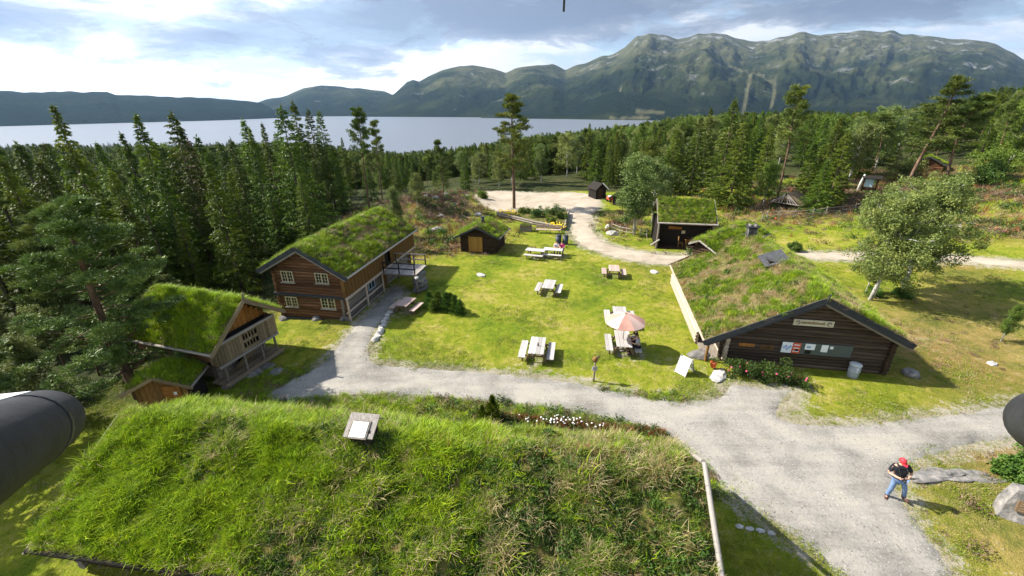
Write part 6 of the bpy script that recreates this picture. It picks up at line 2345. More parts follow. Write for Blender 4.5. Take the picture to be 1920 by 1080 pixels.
for (px, py, s_, lb, mt) in [(1490, 470, 0.55, 'small dark bush beside the lane behind the cafe roof', m_bush), (1905, 895, 0.75, 'leafy shrub behind the memorial stone', m_bush),
                             (1688, 556, 0.5, 'low dark bush between the two birch trunks', m_bush), (1640, 556, 0.45, 'low bush at the foot of the nearer birch', m_bush),
                             (1880, 322, 3.0, 'big round bright bush above the dirt track on the hillside', m_birch_y), (1690, 330, 2.2, 'rounded grey-green willow bush left of the hillside cabin', m_birch),
                             (1800, 352, 1.6, 'low spreading bush just below the hillside cabin', m_birch), (1850, 345, 2.2, 'dark bush on the hillside right of the cabin', m_bush),
                             (1570, 372, 0.9, 'little pale bush on the slope below the broad spruce', m_birch_y), (905, 372, 0.9, 'low bush at the left corner of the parking ground', m_birch_y)]:
    q = G(px, py)
    shrub(lb, q, [(random.uniform(-0.6, 0.6) * s_, random.uniform(-0.5, 0.5) * s_, s_ * random.uniform(0.4, 0.85), s_ * random.uniform(0.5, 0.75)) for _ in range(7)], 0.10 + 0.05 * s_, 520, mt)

# ---- raised garden bed by the parking ground
q0, q1, q2, q3 = G(932, 404), G(1000, 421), G(1058, 432), G(1066, 402)
GB = thing('garden_bed', 'raised garden bed edged with grey logs in front of the parking ground', 'garden bed', (q1.x, q1.y, 0))
loc0 = Vector((q1.x, q1.y, 0))
for a, b in ((q0, q1), (q1, q2), (q2, q3), (q3, q0)):
    for zz in (0.15, 0.40):
        log_piece(GB, a - loc0 + Vector((0, 0, zz)), b - loc0 + Vector((0, 0, zz)), 0.27, m_log_grey)
MB().add([tuple(p - loc0 + Vector((0, 0, 0.42))) for p in (q0, q1, q2, q3)] + [tuple(p - loc0 - Vector((0, 0, 0.2))) for p in (q0, q1, q2, q3)],
         [(0, 1, 2, 3), (0, 4, 5, 1), (1, 5, 6, 2), (2, 6, 7, 3), (3, 7, 4, 0)]).build('soil', m_soil, GB)
for (px, py, s_, lb, mt) in [(1012, 408, 0.95, 'large dark bush at the middle of the raised garden bed', m_bush), (1040, 402, 0.9, 'dark bush at the back right of the raised garden bed', m_bush),
                             (985, 400, 0.7, 'light green bush at the back of the raised garden bed', m_birch_y), (1035, 418, 0.6, 'yellow-green plant at the front of the raised garden bed', m_birch_y), (1052, 410, 0.7, 'dark bush at the right end of the raised garden bed', m_bush)]:
    q = G(px, py, 0.4)
    shrub(lb, q, [(random.uniform(-0.8, 0.8) * s_, random.uniform(-0.5, 0.5) * s_, s_ * random.uniform(0.3, 0.7), s_ * random.uniform(0.5, 0.7)) for _ in range(6)], 0.13, 420, mt)
FL = proto([rock_mesh(400, 0.05, 0.05, 0.04, 1, 0.5), rock_mesh(401, 0.06, 0.06, 0.05, 1, 0.5)], 'flower_heads')
FL.objects[0].data.materials.append(m_yellow)
FL.objects[1].data.materials.append(m_wflower)
fp = []
for _ in range(140):
    c = random.choice(((945, 398), (955, 400), (962, 399), (1040, 421), (1050, 424)))
    q = G(c[0] + random.gauss(0, 6), c[1] + random.gauss(0, 2), 0.55)
    fp.append((q.x, q.y, 0.5 + random.random() * 0.25))
scatter('yellow_flowers', fp, [0] * len(fp), np.full(len(fp), 1.8), np.zeros((len(fp), 3)), FL, None, 'yellow flowers in the raised garden bed', 'flowers')
fp = []
for _ in range(30):
    t = random.random()
    q = G(965 + 170 * t + random.gauss(0, 4), 792 + 16 * t + random.gauss(0, 4))
    fp.append((q.x, q.y, q.z + 0.25 + random.random() * 0.15))
for _ in range(22):
    q = G(1050 + random.gauss(0, 22), 797 + random.gauss(0, 4))
    fp.append((q.x, q.y, q.z + 0.3 + random.random() * 0.15))
scatter('white_flowers', fp, [1] * len(fp), np.random.default_rng(3).uniform(0.4, 0.85, len(fp)), np.zeros((len(fp), 3)), FL, None, 'white flowers along the bank beside the road', 'flowers')
rp, rpick = [], []
for _ in range(700):
    t = random.random()
    q = G(935 + 310 * t + random.gauss(0, 5), 786 + 30 * t + random.gauss(0, 4))
    rp.append((q.x, q.y, q.z))
    rpick.append(12 if random.random() < 0.75 else 9)
scatter('rusty_weeds', rp, rpick, np.random.default_rng(4).uniform(0.5, 1.0, len(rp)), [(0, 0, random.random() * 6) for _ in rp], LAWN, None, 'rust-brown weeds in a strip along the bank beside the road', 'weeds')

# planter box, benches and bins by the garden bed
q = G(986, 433)
BX = thing('planter_box', 'grey wooden box planted with green in front of the garden bed', 'planter', q, -0.05)
for j in range(4):
    for s in (-1, 1):
        plank_piece(BX, (-0.7, s * 0.4, 0.1 + j * 0.18), (0.7, s * 0.4, 0.1 + j * 0.18), 0.17, 0.04, m_log_grey if j < 3 else m_plank_grey, 'board', up=(0, 1, 0))
        plank_piece(BX, (s * 0.7, -0.38, 0.1 + j * 0.18), (s * 0.7, 0.38, 0.1 + j * 0.18), 0.17, 0.04, m_log_grey, 'board', up=(1, 0, 0))
link('plants', leaf_clump(910, 260, 0.45, 0.12, m_birch_y, 0.4), BX, loc=(0, 0, 0.65), scale=(1.3, 0.8, 1))
for i, (px, py) in enumerate(((1016, 437), (1040, 438))):
    q = G(px, py)
    BN = thing('garden_bench', ['brown bench in front of the garden bed, the one nearer the planter box', 'brown bench in front of the garden bed, the one nearer the lane'][i], 'bench', q, -0.1)
    for j in range(2):
        plank_piece(BN, (-0.7, -0.12 + 0.24 * j, 0.46), (0.7, -0.12 + 0.24 * j, 0.46), 0.22, 0.05, m_tbl_red, 'seat_plank')
        plank_piece(BN, (-0.7, 0.3, 0.66 + 0.2 * j), (0.7, 0.3, 0.66 + 0.2 * j), 0.16, 0.04, m_tbl_red, 'back_plank', up=(0, 1, 0))
    for s in (-0.55, 0.55):
        plank_piece(BN, (s, -0.2, 0), (s, -0.2, 0.44), 0.08, 0.08, m_tbl_leg, 'leg', up=(0, 1, 0))
        plank_piece(BN, (s, 0.3, 0), (s, 0.33, 0.92), 0.08, 0.08, m_tbl_leg, 'leg', up=(0, 1, 0))


def barrel_bin(label, loc, mat, lid, h=0.9, r_=0.27, group=None):
    t = thing('litter_bin', label, 'litter bin', loc, 0, group)
    MB().lathe([(r_ * 0.86, 0), (r_ * 0.9, 0.04), (r_, h * 0.9), (r_ * 0.97, h * 0.9)], 16).build('drum', mat, t)
    MB().lathe([(r_ * 1.05, h * 0.9), (r_ * 1.06, h * 0.95), (r_ * 0.7, h * 1.02), (r_ * 0.1, h * 1.04)], 16).build('lid', lid, t)
    MB().lathe([(r_ * 1.02, h * 0.5), (r_ * 1.03, h * 0.54)], 16).build('hoop', lid, t)
    return t


m_galv = mat_plain('galvanised_metal', (0.30, 0.32, 0.33), rough=0.45)
m_galv_l = mat_plain('pale_metal', (0.50, 0.52, 0.52), rough=0.45)
m_bin = mat_plain('blue_black_plastic', (0.03, 0.045, 0.06), rough=0.5)
barrel_bin('grey metal litter bin with a pale lid against the cafe gable', G(1597, 706), m_galv, m_galv_l, 0.85, 0.28)
barrel_bin('left one of the two dark bins on the lawn by the lane', G(1047, 457), m_bin, m_metal_dark, 1.0, 0.32, 'dark bins by the lane')
barrel_bin('right one of the two dark bins on the lawn by the lane', G(1060, 458), m_bin, m_metal_dark, 1.0, 0.32, 'dark bins by the lane')

# ---- fences
def rail_fence(name, label, pts, h, rails, mat, r_=0.06, tilt=0.0):
    t = thing(name, label, 'fence', pts[0])
    o = Vector(pts[0])
    prev = None
    for i, p in enumerate(pts):
        p = Vector(p) - o
        k = Vector((random.uniform(-1, 1) * tilt, random.uniform(-1, 1) * tilt, h * random.uniform(0.92, 1.08)))
        log_piece(t, p - Vector((0, 0, 0.25)), p + k, r_ * 2, mat, 'post')
        if prev is not None:
            for z_ in rails:
                log_piece(t, prev + Vector((0, -r_, z_ * h)), p + Vector((0, -r_, z_ * h + random.uniform(-0.05, 0.05))), r_ * 1.4, mat, 'rail')
        prev = p
    return t


rail_fence('rail_fence', 'weathered post and rail fence along the back of the small field', [G(*p) for p in ((1428, 416), (1437, 412), (1460, 409), (1489, 409), (1523, 407), (1548, 403), (1578, 400), (1602, 396), (1640, 390), (1690, 384))], 1.05, (0.45, 0.85), m_log_grey)
rail_fence('stick_fence', 'crooked pale stick fence between the lane and the open shed', [G(*p) for p in ((1148, 432), (1162, 438), (1176, 441), (1188, 443), (1200, 444), (1213, 446))], 1.0, (0.4, 0.8), m_barge_lite, 0.045, 0.14)
q = G(1453, 412)
prop(link('red_float', rock_mesh(410, 0.16, 0.16, 0.16, 2, 0.05), None, m_red, loc=(q.x, q.y - 0.1, q.z + 0.14)), 'small red ball at the foot of the rail fence', 'ball')
q = G(1146, 378)
RC = thing('hand_cart', 'small red and white cart between the two sheds at the end of the lane', 'cart', q, 0.3)
MB().box((0, 0, 0.55), (1.3, 0.8, 0.4), bev=0.04).build('box', m_red, RC)
MB().box((0.1, 0, 0.8), (1.1, 0.84, 0.14), bev=0.03).build('cover', m_white, RC)
for s in (-1, 1):
    for x in (-0.4, 0.4):
        MB().tube([(x, s * 0.44, 0.22), (x, s * 0.52, 0.22)], 0.22, 14).build('wheel', m_metal_dark, RC)
MB().bar((0.65, 0, 0.5), (1.3, 0, 0.75), 0.05, 0.05).build('handle', m_tbl_leg, RC)

# ---- boulders in the heath
for i in range(22):
    for _ in range(30):
        if i < 13:
            px, py = random.uniform(775, 900), random.uniform(352, 440)
            lb, gp = 'pale boulder among the heather of the knoll left of the parking ground', 'boulders on the heath knoll'
        else:
            px, py = random.uniform(1500, 1900), random.uniform(350, 440)
            lb, gp = 'pale boulder in the rough ground below the hillside cabin', 'boulders on the rough hillside'
        q = G(px, py)
        if q.y < 76 and not in_poly(LANE, np.array([q.x]), np.array([q.y]))[0]:
            break
    s_ = random.uniform(0.25, 0.6)
    prop(link('boulder', rock_mesh(420 + i, s_, s_ * 0.8, s_ * 0.5), None, m_stone_lite if i % 3 else m_stone, loc=(q.x, q.y, q.z + 0.08), rot=(0, 0, i)), lb, 'boulder', gp)

# ---- memorial stone
q = G(1898, 968)
MS = thing('memorial_stone', 'upright grey memorial stone with a brown bronze plaque beside the road', 'monument', (q.x, q.y, 0), -0.55)
bm = bmesh.new()
bmesh.ops.create_cube(bm, size=1.0)
bmesh.ops.subdivide_edges(bm, edges=bm.edges, cuts=5, use_grid_fill=True)
for v in bm.verts:
    k = 1 - 0.35 * max(0, v.co.z) ** 1.2
    v.co = Vector((v.co.x * 0.98 * k, v.co.y * (0.5 - 0.12 * v.co.z), v.co.z * 1.25 + 0.5))
    v.co += Vector((1, 0.7, 1)) * 0.07 * mnoise.noise(v.co * 2.3) + Vector((0.18 * max(0, v.co.z), 0.22 * v.co.z, 0))
ms_me = bpy.data.meshes.new('stone')
bm.to_mesh(ms_me)
bm.free()
link('stone', ms_me, MS, m_stone)
pl_ = MB().box((0.08, -0.19, 0.66), (0.48, 0.06, 0.44), Matrix.Rotation(R(-12), 3, 'X'), bev=0.012).build('plaque', mat_plain('bronze', (0.17, 0.11, 0.06), rough=0.5), MS)
mb = MB()
for j in range(4):
    mb.box((0.08, -0.224 + 0.016 * (j - 1.5), 0.66 + 0.09 * (j - 1.5)), (0.34 - 0.06 * (j % 2), 0.02, 0.022), Matrix.Rotation(R(-12), 3, 'X'))
mb.build('inscription', mat_plain('worn_bronze', (0.30, 0.22, 0.13), rough=0.5), pl_)

# ---- farmhouses across the lake
m_farm_w = mat_plain('farm_white', (0.70, 0.70, 0.68))
m_farm_r = mat_plain('farm_red', (0.32, 0.08, 0.05))
for i, (px, py) in enumerate(((1178, 218), (1205, 216), (1236, 219), (1262, 215), (1290, 218), (1316, 215), (1345, 212), (1372, 216), (1398, 212), (1424, 216), (1452, 213), (1160, 221))):
    r = pray(px, py)
    hl_ = math.hypot(r[0], r[1])
    dist = 3250 + 120 * (i % 4)
    x, y = r[0] / hl_ * dist, r[1] / hl_ * dist
    z = CAM_H + r[2] / hl_ * dist
    f = thing('farmhouse', 'tiny farmhouse on the far shore at the foot of the mountain', 'house', (x, y, z - 6), i * 0.8, 'farmhouses on the far shore')
    gable_shell(-6, 6, -9, 9, -14, 7, 7, 7.5).build('wall', m_farm_w if i % 3 else m_farm_r, f)
    gable_shell(-7, 7, -10, 10, 6.8, 7, 7, 12).build('roof', m_stone, f)

# ================================================================== people
m_skin = mat_noise('skin', [(0.3, (0.50, 0.27, 0.18)), (0.7, (0.62, 0.36, 0.25))], scale=8, rough=0.55)
m_hair = mat_noise('dark_hair', [(0.3, (0.012, 0.009, 0.007)), (0.7, (0.04, 0.028, 0.02))], scale=30, rough=0.6)
m_eye = mat_plain('eye', (0.02, 0.02, 0.02), rough=0.2)
m_lip = mat_plain('lip', (0.42, 0.14, 0.11))
PENDING = []


def cloth(name, c, rough=0.9):
    return mat_noise(name, [(0.3, [v * 0.75 for v in c]), (0.7, [min(1, v * 1.15) for v in c])], scale=6, rough=rough, bump=0.3, bscale=14)


def skin_mesh(name, joints, edges, parent, mat, sub=2, extra=None, k=1.0):
    """A smooth tapering surface grown round a skeleton: joints {name: (x, y, z, radius)}."""
    names = list(joints)
    used = [n for n in names if any(n in e for e in edges)]
    me = bpy.data.meshes.new(name)
    me.from_pydata([joints[n][:3] for n in used], [(used.index(a), used.index(b)) for a, b in edges], [])
    o = bpy.data.objects.new(name, me)
    COL.objects.link(o)
    md = o.modifiers.new('skin', 'SKIN')
    md.use_smooth_shade = True
    if not me.skin_vertices:
        me.skin_vertices.new()
    for i, n in enumerate(used):
        r_ = joints[n][3] * k
        rr = (r_, r_) if len(joints[n]) < 5 else (r_ * joints[n][4], r_)
        me.skin_vertices[0].data[i].radius = rr
        me.skin_vertices[0].data[i].use_root = (i == 0)
    sd = o.modifiers.new('sub', 'SUBSURF')
    sd.levels = sd.render_levels = sub
    PENDING.append((o, name, parent, mat, extra))


def finish_skins():
    bpy.context.view_layer.update()
    dg = bpy.context.evaluated_depsgraph_get()
    done = []
    for (o, name, parent, mat, extra) in PENDING:
        me = bpy.data.meshes.new_from_object(o.evaluated_get(dg))
        done.append((o, me, name, parent, mat, extra))
    for (o, me, name, parent, mat, extra) in done:
        old = o.data
        bpy.data.objects.remove(o)
        bpy.data.meshes.remove(old)
        mats = [mat]
        if extra:
            bm = bmesh.new()
            bm.from_mesh(me)
            em, emats = extra
            tmp = em.mesh('tmp')
            for p in tmp.polygons:
                p.material_index += 0
            bm2 = bmesh.new()
            bm2.from_mesh(tmp)
            off = len(bm.verts)
            vmap = {}
            for v in bm2.verts:
                vmap[v.index] = bm.verts.new(v.co)
            for f in bm2.faces:
                try:
                    nf = bm.faces.new([vmap[v.index] for v in f.verts])
                    nf.material_index = f.material_index
                    nf.smooth = True
                except ValueError:
                    pass
            bm2.free()
            bm.to_mesh(me)
            bm.free()
            mats = [mat] + emats
        me.name = name
        link(name, me, parent, mats)
    PENDING.clear()


def head_mb(c, s=1.0, nod=0.0, turn=0.0):
    """Head with brow, nose, lips, ears and eyes, looking along -y; materials: 0 skin, 1 eye, 2 lip."""
    mb = MB()
    c = Vector(c)
    rot = Matrix.Rotation(turn, 3, 'Z') @ Matrix.Rotation(nod, 3, 'X')

    def ell(cc, d, mi, n=10, m=7, shape=None):
        vs, fs = [], []
        for i in range(m + 1):
            th = math.pi * i / m
            for j in range(n):
                a = 2 * math.pi * j / n
                p = Vector((math.sin(th) * math.cos(a), math.sin(th) * math.sin(a), math.cos(th)))
                if shape:
                    p = shape(p)
                vs.append(c + rot @ ((Vector(cc) + Vector((p.x * d[0], p.y * d[1], p.z * d[2]))) * s))
        for i in range(m):
            for j in range(n):
                j2 = (j + 1) % n
                fs.append((i * n + j, (i + 1) * n + j, (i + 1) * n + j2, i * n + j2))
        mb.add(vs, fs, mi, True)
    ell((0, 0, 0), (0.076, 0.098, 0.118), 0, 16, 12, lambda p: Vector((p.x * (1 - 0.22 * max(0, -p.z)), p.y, p.z)))
    ell((0, -0.098, -0.012), (0.013, 0.024, 0.026), 0)
    for sx in (-1, 1):
        ell((sx * 0.078, 0.008, -0.005), (0.012, 0.022, 0.032), 0)
        ell((sx * 0.030, -0.086, 0.014), (0.012, 0.010, 0.008), 1)
    ell((0, -0.089, -0.052), (0.024, 0.010, 0.008), 2)
    return mb


def add_hand(J, E, side, wrist, palm_dir, curl_dir, spread, rw=0.024):
    """Palm with four bent fingers of different lengths and a thumb from the side of the palm."""
    w = Vector(J[wrist][:3])
    d = Vector(palm_dir).normalized()
    c = Vector(curl_dir).normalized()
    sp = Vector(spread).normalized()
    pn = side + 'palm'
    p = w + d * 0.075
    J[pn] = (*p, rw * 1.15)
    E.append((wrist, pn))
    for i, (off, L) in enumerate(((-0.03, 0.070), (-0.010, 0.082), (0.010, 0.077), (0.030, 0.060))):
        k = side + 'f%d' % i
        a = p + sp * off + d * 0.025
        b = a + d * L * 0.55 + c * L * 0.2
        e = b + d * L * 0.15 + c * L * 0.55
        J[k + 'a'], J[k + 'b'], J[k + 'c'] = (*a, 0.010), (*b, 0.009), (*e, 0.008)
        E += [(pn, k + 'a'), (k + 'a', k + 'b'), (k + 'b', k + 'c')]
    m = w + d * 0.03
    t1 = m - sp * 0.045 + d * 0.02
    t2 = t1 + d * 0.035 + c * 0.02 - sp * 0.008
    J[side + 't0'], J[side + 't1'] = (*t1, 0.011), (*t2, 0.009)
    E += [(wrist, side + 't0'), (side + 't0', side + 't1')]


def person(label, loc, rz, pose, shirt, legs, shoes, scale=1.0, hair=True, cap=None, nod=0.25, turn=0.0, group=None, hands=None):
    t = thing('person', label, 'person', loc, rz, group)
    t.scale = (scale,) * 3
    J = {}
    for k, v in pose.items():
        J[k] = v
    E = [('pelvis', 'spine'), ('spine', 'chest'), ('chest', 'neck'), ('neck', 'head')]
    for s in 'lr':
        E += [('pelvis', s + 'hip'), (s + 'hip', s + 'knee'), (s + 'knee', s + 'ank'), (s + 'ank', s + 'toe'), ('chest', s + 'sho'), (s + 'sho', s + 'elb'), (s + 'elb', s + 'wri')]
        hd = hands[s]
        add_hand(J, E, s, s + 'wri', *hd)
    hc = Vector(J['head'][:3]) + Vector((0, -0.03, 0.10))
    skin_mesh('body', J, E, t, m_skin, 2, (head_mb(hc, 1.0, nod, turn), [m_eye, m_lip]), k=1.0)
    # shirt with short sleeves
    JS = {n: (*J[n][:3], J[n][3] * 1.14, *(J[n][4:])) for n in ('pelvis', 'spine', 'chest', 'lsho', 'rsho')}
    JS['pelvis'] = (*J['pelvis'][:3], J['pelvis'][3] * 1.14, *(J['pelvis'][4:]))
    JS['chest'] = (*J['chest'][:3], J['chest'][3] * 1.2, *(J['chest'][4:]))
    nk, cs = Vector(J['neck'][:3]), Vector(J['chest'][:3])
    JS['collar'] = (*(cs + (nk - cs) * 0.72), 0.088, 1.25)
    ES = [('pelvis', 'spine'), ('spine', 'chest'), ('chest', 'collar')]
    for s, sg_ in (('l', 1), ('r', -1)):
        c_ = Vector(JS['collar'][:3])
        sh_ = Vector(J[s + 'sho'][:3])
        JS[s + 'trap'] = (*(c_ + (sh_ - c_) * 0.55 + Vector((0, 0, 0.012))), 0.078)
        ES.append(('collar', s + 'trap'))
    for s in 'lr':
        a, b = Vector(J[s + 'sho'][:3]), Vector(J[s + 'elb'][:3])
        JS[s + 'sho'] = (*(a + Vector((0, 0, 0.004))), J[s + 'sho'][3] * 1.32)
        JS[s + 'slv'] = (*(a + (b - a) * 0.8), J[s + 'elb'][3] * 1.55)
        ES += [('chest', s + 'sho'), (s + 'sho', s + 'slv')]
    skin_mesh('shirt', JS, ES, t, shirt, 2)
    JT, ET = {}, []
    JT['pelvis'] = (*J['pelvis'][:3], J['pelvis'][3] * 1.10, *(J['pelvis'][4:]))
    for s in 'lr':
        for n in ('hip', 'knee', 'ank'):
            JT[s + n] = (*J[s + n][:3], J[s + n][3] * (1.16 if n != 'ank' else 1.5))
        ET += [('pelvis', s + 'hip'), (s + 'hip', s + 'knee'), (s + 'knee', s + 'ank')]
    skin_mesh('trousers', JT, ET, t, legs, 2)
    for s in 'lr':
        a, b = Vector(J[s + 'ank'][:3]), Vector(J[s + 'toe'][:3])
        d = (b - a)
        d.z = 0
        d.normalize()
        mb = MB()
        base = Vector((a.x, a.y, a.z - 0.045))
        m = Matrix((d, Vector((-d.y, d.x, 0)), Vector((0, 0, 1)))).transposed()
        mb.box(base + d * 0.07, (0.28, 0.10, 0.09), m, bev=0.025)
        mb.box(base - d * 0.01 + Vector((0, 0, 0.05)), (0.13, 0.095, 0.10), m, bev=0.02)
        mb.build('shoe', shoes, t)
    rot = Matrix.Rotation(turn, 3, 'Z') @ Matrix.Rotation(nod, 3, 'X')
    if hair:
        hm = MB()
        vs, fs = [], []
        n, mm = 14, 7
        for i in range(mm + 1):
            th = 0.62 * math.pi * i / mm
            for j in range(n):
                a = 2 * math.pi * j / n
                p = Vector((math.sin(th) * math.cos(a) * 0.088, math.sin(th) * math.sin(a) * 0.108 + 0.014, math.cos(th) * 0.128 + 0.008))
                if p.y < -0.05:
                    p.z = max(p.z, 0.045)
                vs.append(hc + rot @ p)
        for i in range(mm):
            for j in range(n):
                fs.append((i * n + j, (i + 1) * n + j, (i + 1) * n + (j + 1) % n, i * n + (j + 1) % n))
        hm.add(vs, fs, 0, True)
        hm.build('hair', m_hair, t)
    if cap:
        cm = MB()
        vs, fs = [], []
        n, mm = 16, 6
        for i in range(mm + 1):
            th = 0.5 * math.pi * i / mm
            for j in range(n):
                a = 2 * math.pi * j / n
                vs.append(hc + rot @ Vector((math.sin(th) * math.cos(a) * 0.092, math.sin(th) * math.sin(a) * 0.113, math.cos(th) * 0.105 + 0.038)))
        for i in range(mm):
            for j in range(n):
                fs.append((i * n + j, (i + 1) * n + j, (i + 1) * n + (j + 1) % n, i * n + (j + 1) % n))
        cm.add(vs, fs, 0, True)
        co = cm.build('cap', cap, t)
        pk = MB()
        vs = []
        for zz in (0.046, 0.034):
            for j in range(9):
                a = math.pi + math.pi * j / 8
                vs.append(hc + rot @ Vector((math.cos(a) * 0.088, math.sin(a) * 0.105, zz)))
            for j in range(9):
                a = math.pi + math.pi * j / 8
                vs.append(hc + rot @ Vector((math.cos(a) * 0.085, math.sin(a) * 0.205, zz - 0.012)))
        fs = []
        for j in range(8):
            fs += [(j, 9 + j, 10 + j, 1 + j), (18 + j, 19 + j, 28 + j, 27 + j), (9 + j, 27 + j, 28 + j, 10 + j)]
        pk.add(vs, fs)
        pk.build('peak', cap, co)
    return t


STAND = {'pelvis': (0, 0, 0.96, 0.135, 1.15), 'spine': (0, 0.01, 1.18, 0.125, 1.2), 'chest': (0, 0.0, 1.40, 0.13, 1.25), 'neck': (0, -0.01, 1.535, 0.055), 'head': (0, -0.02, 1.60, 0.055),
         'lhip': (0.10, 0, 0.90, 0.088), 'rhip': (-0.10, 0, 0.90, 0.088), 'lknee': (0.155, -0.05, 0.50, 0.062), 'rknee': (-0.19, -0.03, 0.50, 0.062),
         'lank': (0.19, 0.02, 0.10, 0.042), 'rank': (-0.27, 0.03, 0.10, 0.042), 'ltoe': (0.24, -0.12, 0.045, 0.035), 'rtoe': (-0.33, -0.11, 0.045, 0.035),
         'lsho': (0.195, 0.0, 1.435, 0.062), 'rsho': (-0.195, 0.0, 1.435, 0.062), 'lelb': (0.30, 0.0, 1.15, 0.044), 'relb': (-0.31, 0.0, 1.16, 0.044),
         'lwri': (0.12, -0.23, 1.14, 0.029), 'rwri': (-0.13, -0.23, 1.15, 0.029)}
SIT = {'pelvis': (0, 0, 0.58, 0.14, 1.15), 'spine': (0, -0.02, 0.80, 0.125, 1.2), 'chest': (0, -0.07, 1.01, 0.13, 1.25), 'neck': (0, -0.11, 1.145, 0.055), 'head': (0, -0.13, 1.21, 0.055),
       'lhip': (0.10, -0.02, 0.56, 0.09), 'rhip': (-0.10, -0.02, 0.56, 0.09), 'lknee': (0.14, -0.45, 0.55, 0.064), 'rknee': (-0.14, -0.45, 0.55, 0.064),
       'lank': (0.14, -0.42, 0.10, 0.042), 'rank': (-0.14, -0.42, 0.10, 0.042), 'ltoe': (0.15, -0.56, 0.045, 0.035), 'rtoe': (-0.15, -0.56, 0.045, 0.035),
       'lsho': (0.19, -0.07, 1.05, 0.062), 'rsho': (-0.19, -0.07, 1.05, 0.062), 'lelb': (0.27, -0.22, 0.83, 0.044), 'relb': (-0.27, -0.22, 0.83, 0.044),
       'lwri': (0.13, -0.42, 0.85, 0.029), 'rwri': (-0.13, -0.42, 0.85, 0.029)}
H_STAND = {'l': ((-0.75, -0.5, 0.05), (-0.6, 0.3, -0.2), (0, -0.2, -1)), 'r': ((0.75, -0.5, 0.05), (0.6, 0.3, -0.2), (0, -0.2, -1))}
H_SIT = {'l': ((-0.35, -0.9, -0.05), (0, 0, -1), (-1, 0.3, 0)), 'r': ((0.35, -0.9, -0.05), (0, 0, -1), (1, 0.3, 0))}

m_navy = cloth('black_navy_shirt', (0.018, 0.020, 0.028))
m_jeans = cloth('blue_jeans', (0.16, 0.24, 0.40))
m_boots = mat_plain('brown_boots', (0.07, 0.03, 0.02))
m_redcap = mat_plain('red_cap', (0.62, 0.03, 0.045))
q = G(1681, 936)
PH = person('photographer in red cap, dark shirt and blue jeans standing on the gravel road', (q.x, q.y, 0.03), -0.35, STAND, m_navy, m_jeans, m_boots, scale=1.12, cap=m_redcap, nod=0.45, turn=0.25, hands=H_STAND)
PH.rotation_euler = (R(2), R(-12), -0.35)
camr = thing('compact_camera', 'small black camera held at the waist by the man in the red cap', 'camera', (0, 0, 0))
pm = Matrix.Translation(PH.location) @ PH.rotation_euler.to_matrix().to_4x4() @ Matrix.Scale(1.12, 4)
camr.matrix_world = pm @ Matrix.Translation((0.0, -0.285, 1.13))
MB().box((0, 0, 0), (0.13, 0.06, 0.09), bev=0.012).build('body', m_metal_dark, camr)
MB().tube([(0, -0.03, 0), (0, -0.10, -0.01)], [0.036, 0.04], 14).build('lens', m_metal_dark, camr)
MB().box((0, 0.0, 0.055), (0.05, 0.045, 0.03), bev=0.008).build('viewfinder', m_metal_dark, camr)
MB().tube([(0.065, 0, 0.03), (0.12, 0.08, 0.28), (0.08, 0.27, 0.42), (-0.08, 0.27, 0.42), (-0.12, 0.08, 0.28), (-0.065, 0, 0.03)], 0.008, 5).build('strap', m_metal_dark, camr)


def seat_at(key, sx, y, face):
    """World place on a bench of a picnic table: sx is -1 or 1 for the side."""
    T = TBL[key]
    v = Matrix.Rotation(T.rotation_euler[2], 3, 'Z') @ Vector((sx * 0.86, y, 0))
    return (T.location.x + v.x, T.location.y + v.y, T.location.z - 0.0), T.rotation_euler[2] + face


# facing -y means turn so that -y points at the table: from the +x bench look along -x
l, r_ = seat_at('B', 1, 0.25, -math.pi / 2)
person('dark-haired guest in black sitting on the right bench under the parasol', l, r_, SIT, cloth('black_shirt', (0.02, 0.02, 0.024)), cloth('dark_trousers', (0.03, 0.03, 0.04)), m_boots, hands=H_SIT)
l, r_ = seat_at('B', 1, -0.45, -math.pi / 2)
person('guest in grey and white on the near end of the bench under the parasol', l, r_, SIT, cloth('grey_shirt', (0.34, 0.35, 0.38)), cloth('black_trousers', (0.02, 0.02, 0.025)), m_boots, hands=H_SIT)
l, r_ = seat_at('H', 1, -0.2, -math.pi / 2)
person('dark-haired visitor in a white top at the far table near the small hut', l, r_, SIT, cloth('white_top', (0.62, 0.60, 0.60)), cloth('dark_red_trousers', (0.20, 0.03, 0.04)), m_boots, hands=H_SIT)
l, r_ = seat_at('H', 1, -0.75, -math.pi / 2)
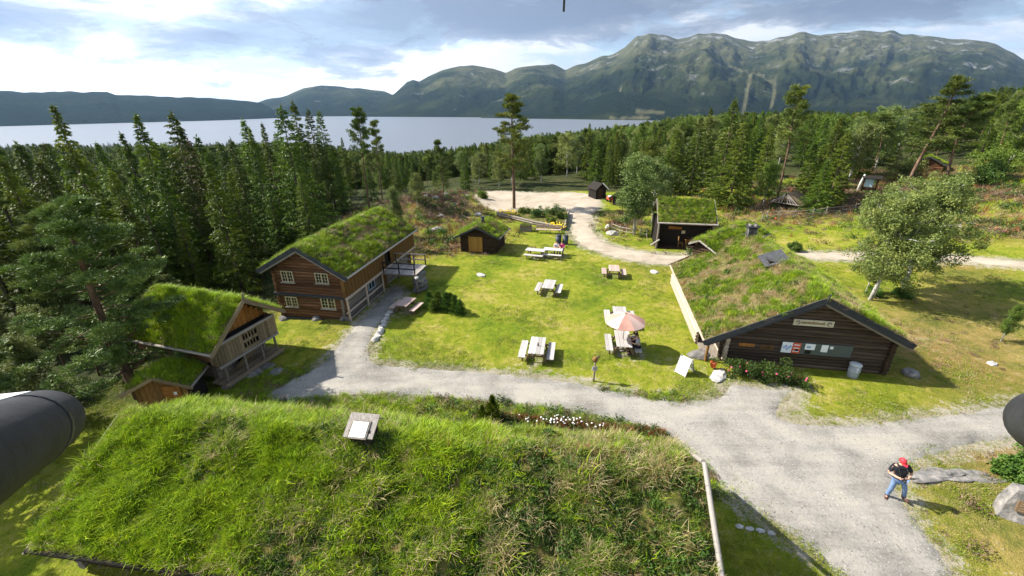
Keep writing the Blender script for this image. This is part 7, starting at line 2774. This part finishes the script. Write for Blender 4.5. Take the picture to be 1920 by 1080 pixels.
person('visitor in a bright magenta top at the far table near the small hut', l, r_, SIT, cloth('magenta_top', (0.60, 0.04, 0.22)), cloth('blue_trousers', (0.06, 0.09, 0.2)), m_boots, hands=H_SIT)
finish_skins()

# ================================================================== the aircraft that carries the camera: foam-clad skids and an aerial
CM = cam.matrix_world.copy()
m_foam = mat_noise('black_foam', [(0.3, (0.018, 0.018, 0.020)), (0.7, (0.040, 0.040, 0.044))], scale=40, rough=0.75, bump=0.3, bscale=120, bdist=0.002)
DR = thing('camera_drone', 'black foam-clad landing skids and aerial of the drone carrying the camera', 'drone', CM.translation)
DR.rotation_euler = CM.to_euler()
for s in (-1, 1):
    d = Vector((s * 0.775, -0.146, -1.0)).normalized()
    e = Vector((s * 1.10 if s < 0 else 1.256, -0.315, -1)) * 0.40
    rr = 0.031
    prof = [(0.50, 1.0), (0.30, 1.0), (0.10, 1.0), (0.02, 1.0), (0.006, 0.96), (-0.006, 0.86), (-0.016, 0.66), (-0.022, 0.38), (-0.024, 0.05)]
    pts = [e - d * a for a, _ in prof]
    MB().tube([tuple(p) for p in pts], [rr * k for _, k in prof], 28).build('skid', m_foam, DR)
    MB().tube([tuple(e - d * 0.085), tuple(e - d * 0.075)], rr * 1.025, 28).build('clamp_ring', m_metal_dark, DR)
    up = Vector((0, 1, 0)) - d * d.y
    up.normalize()
    if s < 0:
        side = d.cross(up).normalized()
        a_ = e - d * 0.035 + up * rr * 0.93 + side * rr * 0.40 * -1
        b2 = a_ - d * 0.4
        MB().bar(a_, b2, 0.022, 0.006, up=tuple(up)).build('white_strip', m_white, DR)  # plain white strip along the top of the left skid
    MB().tube([tuple(e - d * 0.45), (s * 0.12, 0.10, 0.10)], 0.010, 8).build('strut', m_metal_dark, DR)
MB().box((0, 0.16, 0.16), (0.26, 0.07, 0.26), bev=0.02).build('body', m_foam, DR)
ay = (540 - 22) / 800 * 0.3
MB().tube([((1057 - 960) / 800 * 0.3, ay, -0.3), ((1057 - 960) / 800 * 0.3, 0.26, -0.27), (0.03, 0.19, 0.05)], 0.0008, 6).build('aerial', m_metal_dark, DR)
